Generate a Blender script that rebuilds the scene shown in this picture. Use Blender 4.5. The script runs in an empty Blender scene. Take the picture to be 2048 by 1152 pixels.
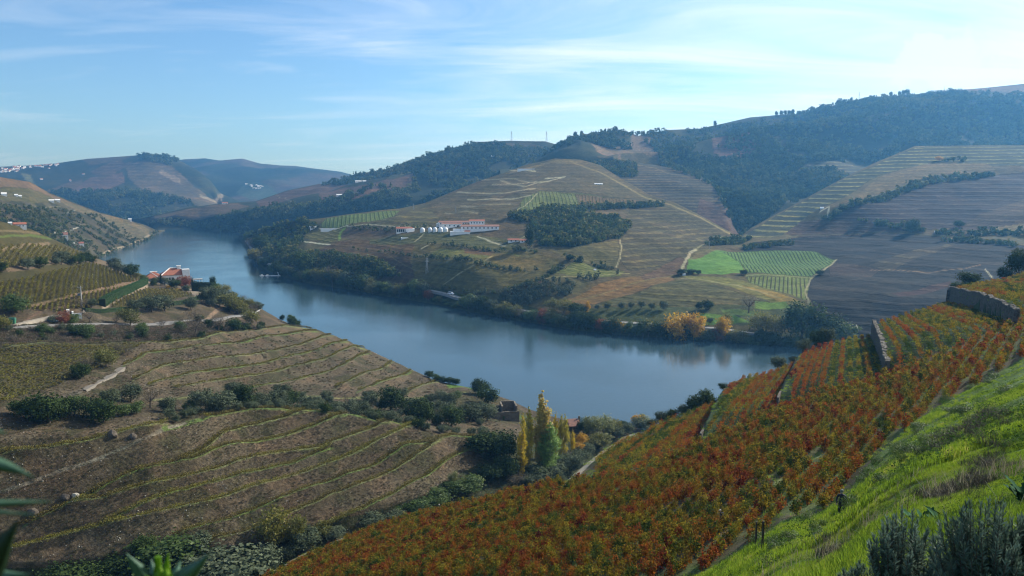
import bpy, math, random
import numpy as np
from mathutils import Vector, Matrix

# ------------------------------------------------------------------ camera, sky, sun
scene = bpy.context.scene
COL = scene.collection
CAMZ = 120.0
FPX = 1500.0
PITCH = math.atan(196.0 / FPX)
cam_d = bpy.data.cameras.new('camera')
cam = bpy.data.objects.new('camera', cam_d)
COL.objects.link(cam)
cam.location = (0, 0, CAMZ)
cam.rotation_euler = (math.pi / 2 - PITCH, 0, 0)
cam_d.sensor_width = 36.0
cam_d.lens = 36.0 * FPX / 2048.0
cam_d.clip_start = 0.05
cam_d.clip_end = 30000.0
cam_d.dof.use_dof = True
cam_d.dof.focus_distance = 60.0
cam_d.dof.aperture_fstop = 5.6
scene.camera = cam

SUN_AZ, SUN_EL = math.radians(55), math.radians(32)
SKY_STRENGTH = 0.10
SUN_STRENGTH = 5.0
EXPOSURE = 0.58
HAZE_DENSITY = 0.000115
HAZE_COLOR = (0.16, 0.50, 1.0)
sun_dir = Vector((math.sin(SUN_AZ) * math.cos(SUN_EL), math.cos(SUN_AZ) * math.cos(SUN_EL), math.sin(SUN_EL)))
sd = bpy.data.lights.new('sun', 'SUN')
sd.energy = SUN_STRENGTH
sd.angle = math.radians(0.53)
sd.color = (1.0, 0.95, 0.86)
so = bpy.data.objects.new('sun', sd)
COL.objects.link(so)
so.rotation_euler = (-sun_dir).to_track_quat('-Z', 'Y').to_euler()
so.location = (0, 0, 500)

vs = scene.view_settings
vs.view_transform = 'Standard'
vs.look = 'None'
vs.exposure = EXPOSURE
vs.gamma = 1.0
vs.use_curve_mapping = False
cy = scene.cycles
cy.use_denoising = True
cy.filter_width = 1.15
cy.max_bounces = 8
cy.diffuse_bounces = 2
cy.glossy_bounces = 2
cy.transmission_bounces = 3
cy.volume_bounces = 0
cy.transparent_max_bounces = 6
cy.sample_clamp_indirect = 4.0

def N(nt, typ, **kw):
    n = nt.nodes.new(typ)
    for k, v in kw.items():
        if k.startswith('i_'):
            key = k[2:]
            key = int(key) if key.isdigit() else key.replace('_', ' ')
            n.inputs[key].default_value = v
        else:
            setattr(n, k, v)
    return n

def ramp(nt, stops, interp='LINEAR'):
    r = nt.nodes.new('ShaderNodeValToRGB')
    cr = r.color_ramp
    cr.interpolation = interp
    while len(cr.elements) < len(stops):
        cr.elements.new(0.5)
    for e, (p, c) in zip(cr.elements, stops):
        e.position = p
        e.color = (c[0], c[1], c[2], 1) if not isinstance(c, (int, float)) else (c, c, c, 1)
    return r

def build_world():
    w = bpy.data.worlds.new("World")
    scene.world = w
    w.use_nodes = True
    nt = w.node_tree
    nt.nodes.clear()
    L = nt.links.new
    out = N(nt, 'ShaderNodeOutputWorld')
    bg = N(nt, 'ShaderNodeBackground')
    bg.inputs[1].default_value = SKY_STRENGTH
    sky = N(nt, 'ShaderNodeTexSky', sky_type='NISHITA')
    sky.sun_disc = False
    sky.sun_elevation = SUN_EL
    sky.sun_rotation = SUN_AZ
    sky.altitude = 100
    sky.air_density = 1.0
    sky.dust_density = 0.6
    sky.ozone_density = 2.0
    # clouds are laid out on a flat layer high above the ground
    tc = N(nt, 'ShaderNodeTexCoord')
    sep = N(nt, 'ShaderNodeSeparateXYZ')
    L(tc.outputs['Generated'], sep.inputs[0])
    zz = N(nt, 'ShaderNodeMath', operation='MAXIMUM', i_1=0.0); L(sep.outputs[2], zz.inputs[0])
    za = N(nt, 'ShaderNodeMath', operation='ADD', i_1=0.12); L(zz.outputs[0], za.inputs[0])
    dx = N(nt, 'ShaderNodeMath', operation='DIVIDE'); L(sep.outputs[0], dx.inputs[0]); L(za.outputs[0], dx.inputs[1])
    dy = N(nt, 'ShaderNodeMath', operation='DIVIDE'); L(sep.outputs[1], dy.inputs[0]); L(za.outputs[0], dy.inputs[1])
    cmb = N(nt, 'ShaderNodeCombineXYZ'); L(dx.outputs[0], cmb.inputs[0]); L(dy.outputs[0], cmb.inputs[1])
    mp = N(nt, 'ShaderNodeMapping'); L(cmb.outputs[0], mp.inputs[0])
    mp.inputs['Rotation'].default_value = (0, 0, math.radians(-28))
    mp.inputs['Scale'].default_value = (0.7, 2.0, 1)
    mp.inputs['Location'].default_value = (3.1, 1.7, 0)
    n1 = N(nt, 'ShaderNodeTexNoise', i_Scale=0.75, i_Detail=10.0, i_Roughness=0.62, i_Distortion=1.1); L(mp.outputs[0], n1.inputs[0])
    mp2 = N(nt, 'ShaderNodeMapping'); L(cmb.outputs[0], mp2.inputs[0])
    mp2.inputs['Location'].default_value = (7.7, 2.0, 0)
    n2 = N(nt, 'ShaderNodeTexNoise', i_Scale=0.42, i_Detail=3.0, i_Roughness=0.5); L(mp2.outputs[0], n2.inputs[0])
    # cover grows towards the west, where the layer thickens
    cov = N(nt, 'ShaderNodeMapRange'); L(sep.outputs[0], cov.inputs[0])
    cov.inputs[1].default_value = -0.35; cov.inputs[2].default_value = 0.55
    cov.inputs[3].default_value = -0.11; cov.inputs[4].default_value = 0.24
    s1 = N(nt, 'ShaderNodeMath', operation='MULTIPLY', i_1=0.45); L(n2.outputs[0], s1.inputs[0])
    s2 = N(nt, 'ShaderNodeMath', operation='ADD'); L(n1.outputs[0], s2.inputs[0]); L(s1.outputs[0], s2.inputs[1])
    s3 = N(nt, 'ShaderNodeMath', operation='ADD'); L(s2.outputs[0], s3.inputs[0]); L(cov.outputs[0], s3.inputs[1])
    cr = ramp(nt, [(0.0, 0.0), (0.60, 0.0), (0.76, 0.20), (0.92, 0.52), (1.0, 0.72)])
    L(s3.outputs[0], cr.inputs[0])
    # one small cumulus over the western ridge
    cd = Vector(((1890 - 1024) / FPX, math.cos(PITCH) + (576 - 128) / FPX * math.sin(PITCH), -math.sin(PITCH) + (576 - 128) / FPX * math.cos(PITCH))).normalized()
    sub = N(nt, 'ShaderNodeVectorMath', operation='SUBTRACT'); L(tc.outputs['Generated'], sub.inputs[0]); sub.inputs[1].default_value = cd
    scl = N(nt, 'ShaderNodeVectorMath', operation='MULTIPLY'); L(sub.outputs[0], scl.inputs[0]); scl.inputs[1].default_value = (14, 14, 24)
    n3 = N(nt, 'ShaderNodeTexNoise', i_Scale=26.0, i_Detail=6.0, i_Roughness=0.6); L(tc.outputs['Generated'], n3.inputs[0])
    ln = N(nt, 'ShaderNodeVectorMath', operation='LENGTH'); L(scl.outputs[0], ln.inputs[0])
    m3 = N(nt, 'ShaderNodeMath', operation='MULTIPLY_ADD', i_1=1.9, i_2=-0.95); L(n3.outputs[0], m3.inputs[0])
    m4 = N(nt, 'ShaderNodeMath', operation='ADD'); L(ln.outputs[1], m4.inputs[0]); L(m3.outputs[0], m4.inputs[1])
    cu = N(nt, 'ShaderNodeMapRange'); L(m4.outputs[0], cu.inputs[0])
    cu.inputs[1].default_value = 1.0; cu.inputs[2].default_value = 0.55; cu.inputs[3].default_value = 0.0; cu.inputs[4].default_value = 0.65
    mx = N(nt, 'ShaderNodeMath', operation='MAXIMUM'); L(cr.outputs[0], mx.inputs[0]); L(cu.outputs[0], mx.inputs[1])
    mix = N(nt, 'ShaderNodeMixRGB'); L(mx.outputs[0], mix.inputs[0])
    tint = N(nt, 'ShaderNodeMixRGB', blend_type='MULTIPLY', i_0=1.0); L(sky.outputs[0], tint.inputs[1]); tint.inputs[2].default_value = (0.68, 0.915, 1.12, 1)
    L(tint.outputs[0], mix.inputs[1]); mix.inputs[2].default_value = (7.4, 7.9, 8.3, 1)
    L(mix.outputs[0], bg.inputs[0])
    L(bg.outputs[0], out.inputs[0])
    scene.world.cycles.sampling_method = 'MANUAL'
    scene.world.cycles.sample_map_resolution = 512
build_world()

# ------------------------------------------------------------------ small helpers
rng = np.random.default_rng(7)
R = math.radians
CP, SP = math.cos(PITCH), math.sin(PITCH)

def ray(px, py):
    u = (np.asarray(px, float) - 1024) / FPX
    v = (576 - np.asarray(py, float)) / FPX
    ry = CP + v * SP
    rz = -SP + v * CP
    return u / ry, rz / ry            # x and z per metre of depth

def depth_for(px, py, z):
    return (z - CAMZ) / ray(px, py)[1]

def pix(p):
    p = np.asarray(p, float)
    x, y, z = p[..., 0], p[..., 1], p[..., 2] - CAMZ
    f = y * CP - z * SP
    up = y * SP + z * CP
    return 1024 + FPX * x / f, 576 - FPX * up / f

def lattice(ix, iy, seed):
    h = (ix.astype(np.int64) * 374761393 + iy.astype(np.int64) * 668265263 + seed * 1442695041) & 0x7fffffff
    h = ((h ^ (h >> 13)) * 1274126177) & 0x7fffffff
    h = h ^ (h >> 16)
    return (h & 0xffff) / 65535.0

def vnoise(x, y, seed=0):
    ix, iy = np.floor(x), np.floor(y)
    fx, fy = x - ix, y - iy
    fx = fx * fx * (3 - 2 * fx); fy = fy * fy * (3 - 2 * fy)
    a = lattice(ix, iy, seed); b = lattice(ix + 1, iy, seed)
    c = lattice(ix, iy + 1, seed); d = lattice(ix + 1, iy + 1, seed)
    return (a * (1 - fx) + b * fx) * (1 - fy) + (c * (1 - fx) + d * fx) * fy - 0.5

def fbm(x, y, oct=5, seed=0, gain=0.5):
    s = 0; a = 1.0
    for i in range(oct):
        c, sn = math.cos(0.7 * i), math.sin(0.7 * i)
        s = s + a * vnoise((x * c - y * sn) * 2 ** i, (x * sn + y * c) * 2 ** i, seed + i)
        a *= gain
    return s

def inpoly(x, y, poly):
    inside = np.zeros(np.shape(x), bool)
    n = len(poly)
    for i in range(n):
        x1, y1 = poly[i]; x2, y2 = poly[(i + 1) % n]
        if y1 == y2: continue
        c = ((y1 > y) != (y2 > y)) & (x < (x2 - x1) * (y - y1) / (y2 - y1) + x1)
        inside ^= c
    return inside

def linedist(x, y, line, xs=1.0, ys=1.0):
    d = np.full(np.shape(x), 1e9)
    for (x1, y1), (x2, y2) in zip(line[:-1], line[1:]):
        ax, ay = (x2 - x1) * xs, (y2 - y1) * ys
        bx, by = (x - x1) * xs, (y - y1) * ys
        t = np.clip((ax * bx + ay * by) / (ax * ax + ay * ay + 1e-9), 0, 1)
        d = np.minimum(d, np.hypot(bx - t * ax, by - t * ay))
    return d

def tag(o, label=None, cat=None, group=None, kind=None):
    if label: o['label'] = label
    if cat: o['category'] = cat
    if group: o['group'] = group
    if kind: o['kind'] = kind
    return o

def link(name, data, parent=None, loc=None):
    o = bpy.data.objects.new(name, data)
    COL.objects.link(o)
    if parent: o.parent = parent
    if loc is not None: o.location = loc
    return o

def new_mesh(name, V, F, mats=(), attrs=None, smooth=False):
    """V (n,3) array; F (m,3|4) array or a list of tuples; attrs {name: (type, domain, array)}"""
    me = bpy.data.meshes.new(name)
    V = np.asarray(V, np.float32)
    if isinstance(F, np.ndarray):
        k = F.shape[1]
        me.vertices.add(len(V)); me.vertices.foreach_set('co', V.ravel())
        me.loops.add(F.size); me.loops.foreach_set('vertex_index', F.astype(np.int32).ravel())
        me.polygons.add(len(F))
        me.polygons.foreach_set('loop_start', np.arange(0, F.size, k, dtype=np.int32))
        me.polygons.foreach_set('loop_total', np.full(len(F), k, dtype=np.int32))
    else:
        me.from_pydata([tuple(map(float, v)) for v in V], [], [tuple(f) for f in F])
    for m in mats: me.materials.append(m)
    if attrs:
        for nm, (ty, dom, arr) in attrs.items():
            a = me.attributes.new(nm, ty, dom)
            arr = np.asarray(arr, np.float32)
            key = {'FLOAT': 'value', 'FLOAT_COLOR': 'color', 'FLOAT_VECTOR': 'vector'}[ty]
            a.data.foreach_set(key, arr.ravel())
    if smooth: me.polygons.foreach_set('use_smooth', np.ones(len(me.polygons), bool))
    me.update(calc_edges=True)
    return me

def mat_base(name):
    m = bpy.data.materials.new(name)
    m.use_nodes = True
    nt = m.node_tree
    nt.nodes.clear()
    out = N(nt, 'ShaderNodeOutputMaterial')
    return m, nt, out

def simple_mat(name, c, rough=0.8, var=0.25, scale=3.0, bump=0.0, spec=0.3, c2=None, metal=0.0):
    m, nt, out = mat_base(name)
    L = nt.links.new
    b = N(nt, 'ShaderNodeBsdfPrincipled')
    b.inputs['Roughness'].default_value = rough
    b.inputs['Specular IOR Level'].default_value = spec
    b.inputs['Metallic'].default_value = metal
    g = N(nt, 'ShaderNodeTexCoord')
    n = N(nt, 'ShaderNodeTexNoise', i_Scale=scale, i_Detail=6.0, i_Roughness=0.65)
    L(g.outputs['Object'], n.inputs[0])
    c2 = c2 or tuple(x * (1 - var) for x in c)
    r = ramp(nt, [(0.3, c2), (0.7, tuple(min(1, x * (1 + var * 0.5)) for x in c))])
    L(n.outputs[0], r.inputs[0]); L(r.outputs[0], b.inputs['Base Color'])
    if bump:
        bp = N(nt, 'ShaderNodeBump', i_Strength=bump, i_Distance=0.1)
        L(n.outputs[0], bp.inputs['Height']); L(bp.outputs[0], b.inputs['Normal'])
    L(b.outputs[0], out.inputs[0])
    return m

def leaf_mat(name, stops, trans=0.35, big=0.06, bigamt=0.35, rnd=0.25, lv=0.5, rough=0.55, spec=0.25, base=0.0):
    """foliage: colour picked on a ramp by per-leaf value, per-plant value and patches of ground position"""
    m, nt, out = mat_base(name)
    L = nt.links.new
    at = N(nt, 'ShaderNodeAttribute', attribute_name='lv')
    oi = N(nt, 'ShaderNodeObjectInfo')
    ge = N(nt, 'ShaderNodeNewGeometry')
    no = N(nt, 'ShaderNodeTexNoise', i_Scale=big, i_Detail=3.0, i_Roughness=0.6); L(ge.outputs['Position'], no.inputs[0])
    a = N(nt, 'ShaderNodeMath', operation='MULTIPLY', i_1=lv); L(at.outputs['Fac'], a.inputs[0])
    b = N(nt, 'ShaderNodeMath', operation='MULTIPLY_ADD', i_1=rnd); L(oi.outputs['Random'], b.inputs[0]); L(a.outputs[0], b.inputs[2])
    c = N(nt, 'ShaderNodeMath', operation='MULTIPLY_ADD', i_1=bigamt * 3); L(no.outputs[0], c.inputs[0]); L(b.outputs[0], c.inputs[2])
    d = N(nt, 'ShaderNodeMath', operation='ADD', i_1=base - bigamt); L(c.outputs[0], d.inputs[0])
    r = ramp(nt, stops); L(d.outputs[0], r.inputs[0])
    p = N(nt, 'ShaderNodeBsdfPrincipled'); p.inputs['Roughness'].default_value = rough
    p.inputs['Specular IOR Level'].default_value = spec
    t = N(nt, 'ShaderNodeBsdfTranslucent')
    L(r.outputs[0], p.inputs['Base Color']); L(r.outputs[0], t.inputs[0])
    mx = N(nt, 'ShaderNodeMixShader', i_0=trans); L(p.outputs[0], mx.inputs[1]); L(t.outputs[0], mx.inputs[2])
    L(mx.outputs[0], out.inputs[0])
    return m
# ------------------------------------------------------------------ the land
def blur(A, it):
    for _ in range(it):
        B = A.copy()
        B[1:-1] = 0.25 * A[:-2] + 0.5 * A[1:-1] + 0.25 * A[2:]
        A = B.copy()
        A[:, 1:-1] = 0.25 * B[:, :-2] + 0.5 * B[:, 1:-1] + 0.25 * B[:, 2:]
    return A

class Land:
    """a hillside: columns of sight directions with a distance each, so every point is a real place"""
    def __init__(s, name, px0, px1, step, rows, rails, amp=0, nscale=100, seed=0, nblur=6, back=((60, -30), (260, -120)), crest_keep=0.25, inv=None, ridged=0.0, floor=-12.0):
        s.name, s.px0, s.step, s.shade = name, px0, step, (0.62, 0.64, 0.52)
        pxs = np.arange(px0, px1 + step, step, dtype=float)
        s.pxs = pxs
        m = len(pxs)
        RP, RI = [], []
        for mode, pts in rails:
            pts = sorted(pts)
            kx = np.array([p[0] for p in pts], float); ky = np.array([p[1] for p in pts], float); kv = np.array([p[2] for p in pts], float)
            Y = depth_for(kx, ky, kv) if mode == 'z' else kv
            RP.append(np.interp(pxs, kx, ky)); RI.append(1.0 / np.interp(pxs, kx, Y))
        RP = np.array(RP); RI = np.array(RI)
        for i in range(1, len(RP)):
            RP[i] = np.minimum(RP[i], RP[i - 1] - 0.7)
            if inv is None: RI[i] = np.minimum(RI[i], RI[i - 1] * 0.999)
        t = np.linspace(0, 1, rows)[:, None]
        PY = RP[0][None] * (1 - t) + RP[-1][None] * t
        PX = np.repeat(pxs[None], rows, 0)
        if inv is None:
            # smooth on an even grid of directions, then read off along each column
            gy = np.arange(RP.max() + 40, RP.min() - 40, -2.0); G = np.zeros((len(gy), m))
            for j in range(m):
                a_, b_ = RP[:, j], RI[:, j]
                G[:, j] = np.interp(-gy, -a_, b_)
                lo = gy > a_[0]; G[lo, j] = b_[0] + (gy[lo] - a_[0]) * (b_[0] - b_[1]) / (a_[0] - a_[1])
                hi = gy < a_[-1]; G[hi, j] = b_[-1] + (gy[hi] - a_[-1]) * (b_[-1] - b_[-2]) / (a_[-1] - a_[-2])
            G = np.maximum(blur(G, nblur), 1e-5)
            IY = np.zeros_like(PY)
            for j in range(m): IY[:, j] = np.interp(-PY[:, j], -gy, G[:, j])
        else:
            IY = inv(PX, PY)
        if inv is not None: IY = blur(IY, nblur)
        s.PX, s.PY, s.rows = PX, PY, rows
        Y = 1.0 / IY
        rx, rz = ray(PX, PY)
        P = np.stack([rx * Y, Y, CAMZ + rz * Y], -1)
        if amp:
            n = fbm(P[..., 0] / nscale, P[..., 1] / nscale, 6, seed)
            if ridged: n = n * (1 - ridged) + ridged * (0.35 - np.abs(fbm(P[..., 0] / nscale * 0.8 + 9, P[..., 1] / nscale * 0.8, 3, seed + 31)) * 2.0)
            fade = np.clip((1 - t) * 8, 0, 1) * (1 - crest_keep) + crest_keep
            lowf = np.clip((P[..., 2] + 1) / 10, 0, 1)
            P[..., 2] += amp * n * fade * lowf
        s.P = P
        s.back = back
        s.floor = floor
        s.col = np.zeros(P.shape[:2] + (3,)); s.col2 = np.zeros_like(s.col)
        s.phase = np.zeros(P.shape[:2]); s.amp = np.zeros(P.shape[:2]); s.rough = np.full(P.shape[:2], 0.5)
    def at(s, px, py):
        px = np.asarray(px, float); py = np.asarray(py, float)
        shp = np.broadcast(px, py).shape
        px = np.broadcast_to(px, shp).ravel(); py = np.broadcast_to(py, shp).ravel()
        c = np.clip((px - s.px0) / s.step, 0, len(s.pxs) - 1.001); j = c.astype(int); f = c - j
        out = np.zeros((len(px), 3))
        for w, jj in ((1 - f, j), (f, j + 1)):
            y0 = s.PY[0, jj]; y1 = s.PY[-1, jj]
            r = np.clip((py - y0) / (y1 - y0), 0, 0.99999) * (s.rows - 1); i = r.astype(int); g = r - i
            out += w[:, None] * (s.P[i, jj] * (1 - g)[:, None] + s.P[i + 1, jj] * g[:, None])
        return out.reshape(shp + (3,))
    def paint(s, poly, c, c2=None, phase=None, amp=0.0, rough=None, mask=None, mix=1.0):
        k = inpoly(s.PX, s.PY, poly) if mask is None else mask
        s.col[k] = np.array(c) * mix + s.col[k] * (1 - mix)
        s.col2[k] = c2 if c2 is not None else c
        if phase is None: s.phase[k] = 0
        elif isinstance(phase, (int, float)): s.phase[k] = s.P[..., 2][k] / phase
        else:
            a, per = phase; a = R(a)
            s.phase[k] = (s.P[..., 0][k] * math.cos(a) + s.P[..., 1][k] * math.sin(a)) / per
        s.amp[k] = amp
        if rough is not None: s.rough[k] = rough
    def stroke(s, line, w, c, w2=None, ys=1.6, mix=1.0):
        """a track or strip of given width in hundredths of the view; stays on the ground"""
        x0 = min(p[0] for p in line) - 30; x1 = max(p[0] for p in line) + 30
        cols = (s.pxs >= x0) & (s.pxs <= x1)
        if not cols.any(): return
        sub = np.ix_(np.arange(s.rows), np.nonzero(cols)[0])
        d = linedist(s.PX[sub], s.PY[sub], line, 1.0, ys)
        k = np.clip((w - d) / 1.2 + 0.5, 0, 1) * mix
        cc = s.col[sub]; s.col[sub] = cc * (1 - k[..., None]) + np.array(c) * k[..., None]
        s.amp[sub] *= (1 - k)
    def build(s, material):
        P = s.P; rows, m = P.shape[:2]
        ext = []
        crest = P[-1]
        d = crest[:, :2] / np.linalg.norm(crest[:, :2], axis=1)[:, None]
        for dy, dz in s.back:
            q = crest.copy(); q[:, :2] += d * dy; q[:, 2] = np.maximum(q[:, 2] + dz, s.floor)
            ext.append(q)
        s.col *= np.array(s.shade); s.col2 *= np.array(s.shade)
        A = np.concatenate([P, np.array(ext)], 0) if ext else P
        A[..., 2] = np.maximum(A[..., 2], s.floor)
        n = A.shape[0]
        def pad(a): return np.concatenate([a] + [a[-1:]] * (n - rows), 0)
        idx = np.arange(n * m).reshape(n, m)
        F = np.stack([idx[:-1, :-1].ravel(), idx[:-1, 1:].ravel(), idx[1:, 1:].ravel(), idx[1:, :-1].ravel()], 1)
        one = np.ones((n * m, 1))
        me = new_mesh(s.name, A.reshape(-1, 3), F, [material], {
            'Col': ('FLOAT_COLOR', 'POINT', np.hstack([pad(s.col).reshape(-1, 3), one])),
            'Col2': ('FLOAT_COLOR', 'POINT', np.hstack([pad(s.col2).reshape(-1, 3), one])),
            'phase': ('FLOAT', 'POINT', pad(s.phase).ravel()),
            'amp': ('FLOAT', 'POINT', pad(s.amp).ravel()),
            'rgh': ('FLOAT', 'POINT', pad(s.rough).ravel())}, smooth=True)
        o = link(s.name, me)
        o['kind'] = 'structure'
        s.obj = o
        return o

def land_mat(name, fine, coarse, bump, bdist, duty=(0.55, 0.8)):
    m, nt, out = mat_base(name)
    L = nt.links.new
    b = N(nt, 'ShaderNodeBsdfPrincipled'); b.inputs['Roughness'].default_value = 0.95; b.inputs['Specular IOR Level'].default_value = 0.08
    ge = N(nt, 'ShaderNodeNewGeometry')
    c1 = N(nt, 'ShaderNodeAttribute', attribute_name='Col'); c2 = N(nt, 'ShaderNodeAttribute', attribute_name='Col2')
    ph = N(nt, 'ShaderNodeAttribute', attribute_name='phase'); am = N(nt, 'ShaderNodeAttribute', attribute_name='amp')
    rg = N(nt, 'ShaderNodeAttribute', attribute_name='rgh')
    n1 = N(nt, 'ShaderNodeTexNoise', i_Scale=fine, i_Detail=8.0, i_Roughness=0.7); L(ge.outputs['Position'], n1.inputs[0])
    n2 = N(nt, 'ShaderNodeTexNoise', i_Scale=coarse, i_Detail=5.0, i_Roughness=0.6); L(ge.outputs['Position'], n2.inputs[0])
    # planting lines
    w = N(nt, 'ShaderNodeMath', operation='MULTIPLY_ADD', i_1=0.5); L(n2.outputs[0], w.inputs[0]); L(ph.outputs['Fac'], w.inputs[2])
    fr = N(nt, 'ShaderNodeMath', operation='FRACT'); L(w.outputs[0], fr.inputs[0])
    tri = N(nt, 'ShaderNodeMath', operation='PINGPONG', i_1=0.5); L(fr.outputs[0], tri.inputs[0])
    mr = N(nt, 'ShaderNodeMapRange', interpolation_type='SMOOTHSTEP'); L(tri.outputs[0], mr.inputs[0])
    mr.inputs[1].default_value = 0.5 * duty[0]; mr.inputs[2].default_value = 0.5 * duty[1]
    brk = N(nt, 'ShaderNodeMapRange'); L(n1.outputs[0], brk.inputs[0]); brk.inputs[1].default_value = 0.35; brk.inputs[2].default_value = 0.6
    brk.inputs[3].default_value = 0.45; brk.inputs[4].default_value = 1.0
    m1 = N(nt, 'ShaderNodeMath', operation='MULTIPLY'); L(mr.outputs[0], m1.inputs[0]); L(am.outputs['Fac'], m1.inputs[1])
    pt = N(nt, 'ShaderNodeMapRange'); L(n2.outputs[0], pt.inputs[0]); pt.inputs[1].default_value = 0.35; pt.inputs[2].default_value = 0.62; pt.inputs[3].default_value = 0.35; pt.inputs[4].default_value = 1.1
    m0 = N(nt, 'ShaderNodeMath', operation='MULTIPLY'); L(brk.outputs[0], m0.inputs[0]); L(pt.outputs[0], m0.inputs[1])
    m2 = N(nt, 'ShaderNodeMath', operation='MULTIPLY'); L(m1.outputs[0], m2.inputs[0]); L(m0.outputs[0], m2.inputs[1])
    mix = N(nt, 'ShaderNodeMixRGB'); L(m2.outputs[0], mix.inputs[0]); L(c1.outputs['Color'], mix.inputs[1]); L(c2.outputs['Color'], mix.inputs[2])
    # mottling
    r1 = ramp(nt, [(0.32, 0.40), (0.5, 1.0), (0.66, 1.9)]); L(n1.outputs[0], r1.inputs[0])
    r2 = ramp(nt, [(0.3, (0.78, 0.86, 0.75)), (0.5, (1, 1, 1)), (0.7, (1.3, 1.12, 1.05))]); L(n2.outputs[0], r2.inputs[0])
    k1 = N(nt, 'ShaderNodeMixRGB', blend_type='MULTIPLY'); L(rg.outputs['Fac'], k1.inputs[0]); L(mix.outputs[0], k1.inputs[1]); L(r1.outputs[0], k1.inputs[2])
    k2 = N(nt, 'ShaderNodeMixRGB', blend_type='MULTIPLY', i_0=0.9); L(k1.outputs[0], k2.inputs[1]); L(r2.outputs[0], k2.inputs[2])
    L(k2.outputs[0], b.inputs['Base Color'])
    hh = N(nt, 'ShaderNodeMath', operation='MULTIPLY_ADD', i_1=0.6); L(m1.outputs[0], hh.inputs[0]); L(n1.outputs[0], hh.inputs[2])
    bp = N(nt, 'ShaderNodeBump', i_Strength=bump, i_Distance=bdist); L(hh.outputs[0], bp.inputs['Height']); L(bp.outputs[0], b.inputs['Normal'])
    L(b.outputs[0], out.inputs[0])
    return m

# colours of ground cover (real base colours)
BROWN = (0.105, 0.072, 0.040); DARKBR = (0.065, 0.050, 0.030); PURPLE = (0.090, 0.052, 0.045); REDDISH = (0.15, 0.07, 0.04)
OLIVEG = (0.115, 0.105, 0.034); SCRUB = (0.050, 0.058, 0.026); WOOD = (0.026, 0.036, 0.016); DRY = (0.20, 0.155, 0.085)
BRIGHT = (0.115, 0.20, 0.035); PALEG = (0.15, 0.18, 0.065); GOLD = (0.22, 0.16, 0.04); SOIL = (0.155, 0.115, 0.078)
GRAVEL = (0.42, 0.37, 0.30); STONE = (0.30, 0.26, 0.21); LINE = (0.20, 0.19, 0.085); ROADC = (0.40, 0.38, 0.34); PINK = (0.26, 0.17, 0.13)

shore = [(300, 452), (310, 457), (400, 459), (470, 466), (492, 471)]
# --- far blue mountains
L1 = Land('far_hills', 330, 760, 4, 50, [
    ('Y', [(330, 440, 3800), (760, 440, 3800)]),
    ('Y', [(330, 400, 4300), (760, 400, 4300)]),
    ('Y', [(330, 360, 5000), (760, 370, 4300)]),
    ('Y', [(330, 322, 5800), (370, 318, 5800), (410, 316, 5800), (440, 321, 5800), (485, 317, 5800), (520, 327, 5800), (560, 330, 5700), (590, 331, 5700), (640, 338, 5500), (680, 343, 5500), (705, 350, 5400), (760, 372, 5400)])],
    amp=85, nscale=650, seed=3, nblur=3, ridged=0.6, crest_keep=0.06)
# --- mountain on the left
L2 = Land('left_mountain', -80, 520, 3, 110, [
    ('z', [(-80, 470, -8), (520, 462, -8)]),
    ('z', [(-80, 440, 10), (300, 440, 10), (520, 440, 10)]),
    ('Y', [(-80, 400, 3200), (200, 390, 3300), (400, 400, 3300), (520, 425, 3200)]),
    ('Y', [(-80, 360, 3700), (200, 350, 3800), (400, 370, 3600), (520, 420, 3400)]),
    ('Y', [(-80, 338, 4200), (0, 334, 4200), (60, 331, 4200), (110, 327, 4200), (175, 318, 4300), (260, 312, 4300), (290, 310, 4300), (340, 314, 4300), (360, 322, 4200), (395, 340, 4100), (420, 360, 4000), (440, 385, 3800), (460, 405, 3600), (520, 415, 3500)])],
    amp=110, nscale=700, seed=11, nblur=3, ridged=0.7, crest_keep=0.05)
# --- ridge behind the winery spur
L3 = Land('middle_ridge', 262, 1160, 3, 130, [
    ('z', [(262, 470, -10), (1160, 500, -10)]),
    ('z', [(262, 448, -1), (300, 453, -1), (310, 457.5, -1), (400, 459.5, -1), (470, 466, -1), (492, 471.5, -1), (540, 480, -1), (1160, 485, -1)]),
    ('z', [(262, 444, 10), (300, 448, 10), (400, 452, 8), (470, 458, 10), (540, 462, 14), (700, 455, 30), (1160, 450, 45)]),
    ('Y', [(262, 440, 2380), (400, 435, 2300), (540, 430, 2100), (700, 410, 2000), (900, 380, 1950), (1160, 360, 1950)]),
    ('Y', [(262, 438, 2480), (282, 437, 2500), (375, 415, 2520), (440, 407, 2560), (512, 402, 2600), (545, 391, 2650), (575, 381, 2680), (637, 368, 2700), (662, 366, 2700), (712, 347, 2700), (762, 341, 2680), (812, 324, 2650), (862, 309, 2600), (900, 297, 2550), (957, 284, 2500), (1020, 281, 2450), (1090, 282, 2400), (1115, 289, 2400), (1160, 310, 2300)])],
    amp=60, nscale=420, seed=21, nblur=4, ridged=0.6, crest_keep=0.05)
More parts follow.
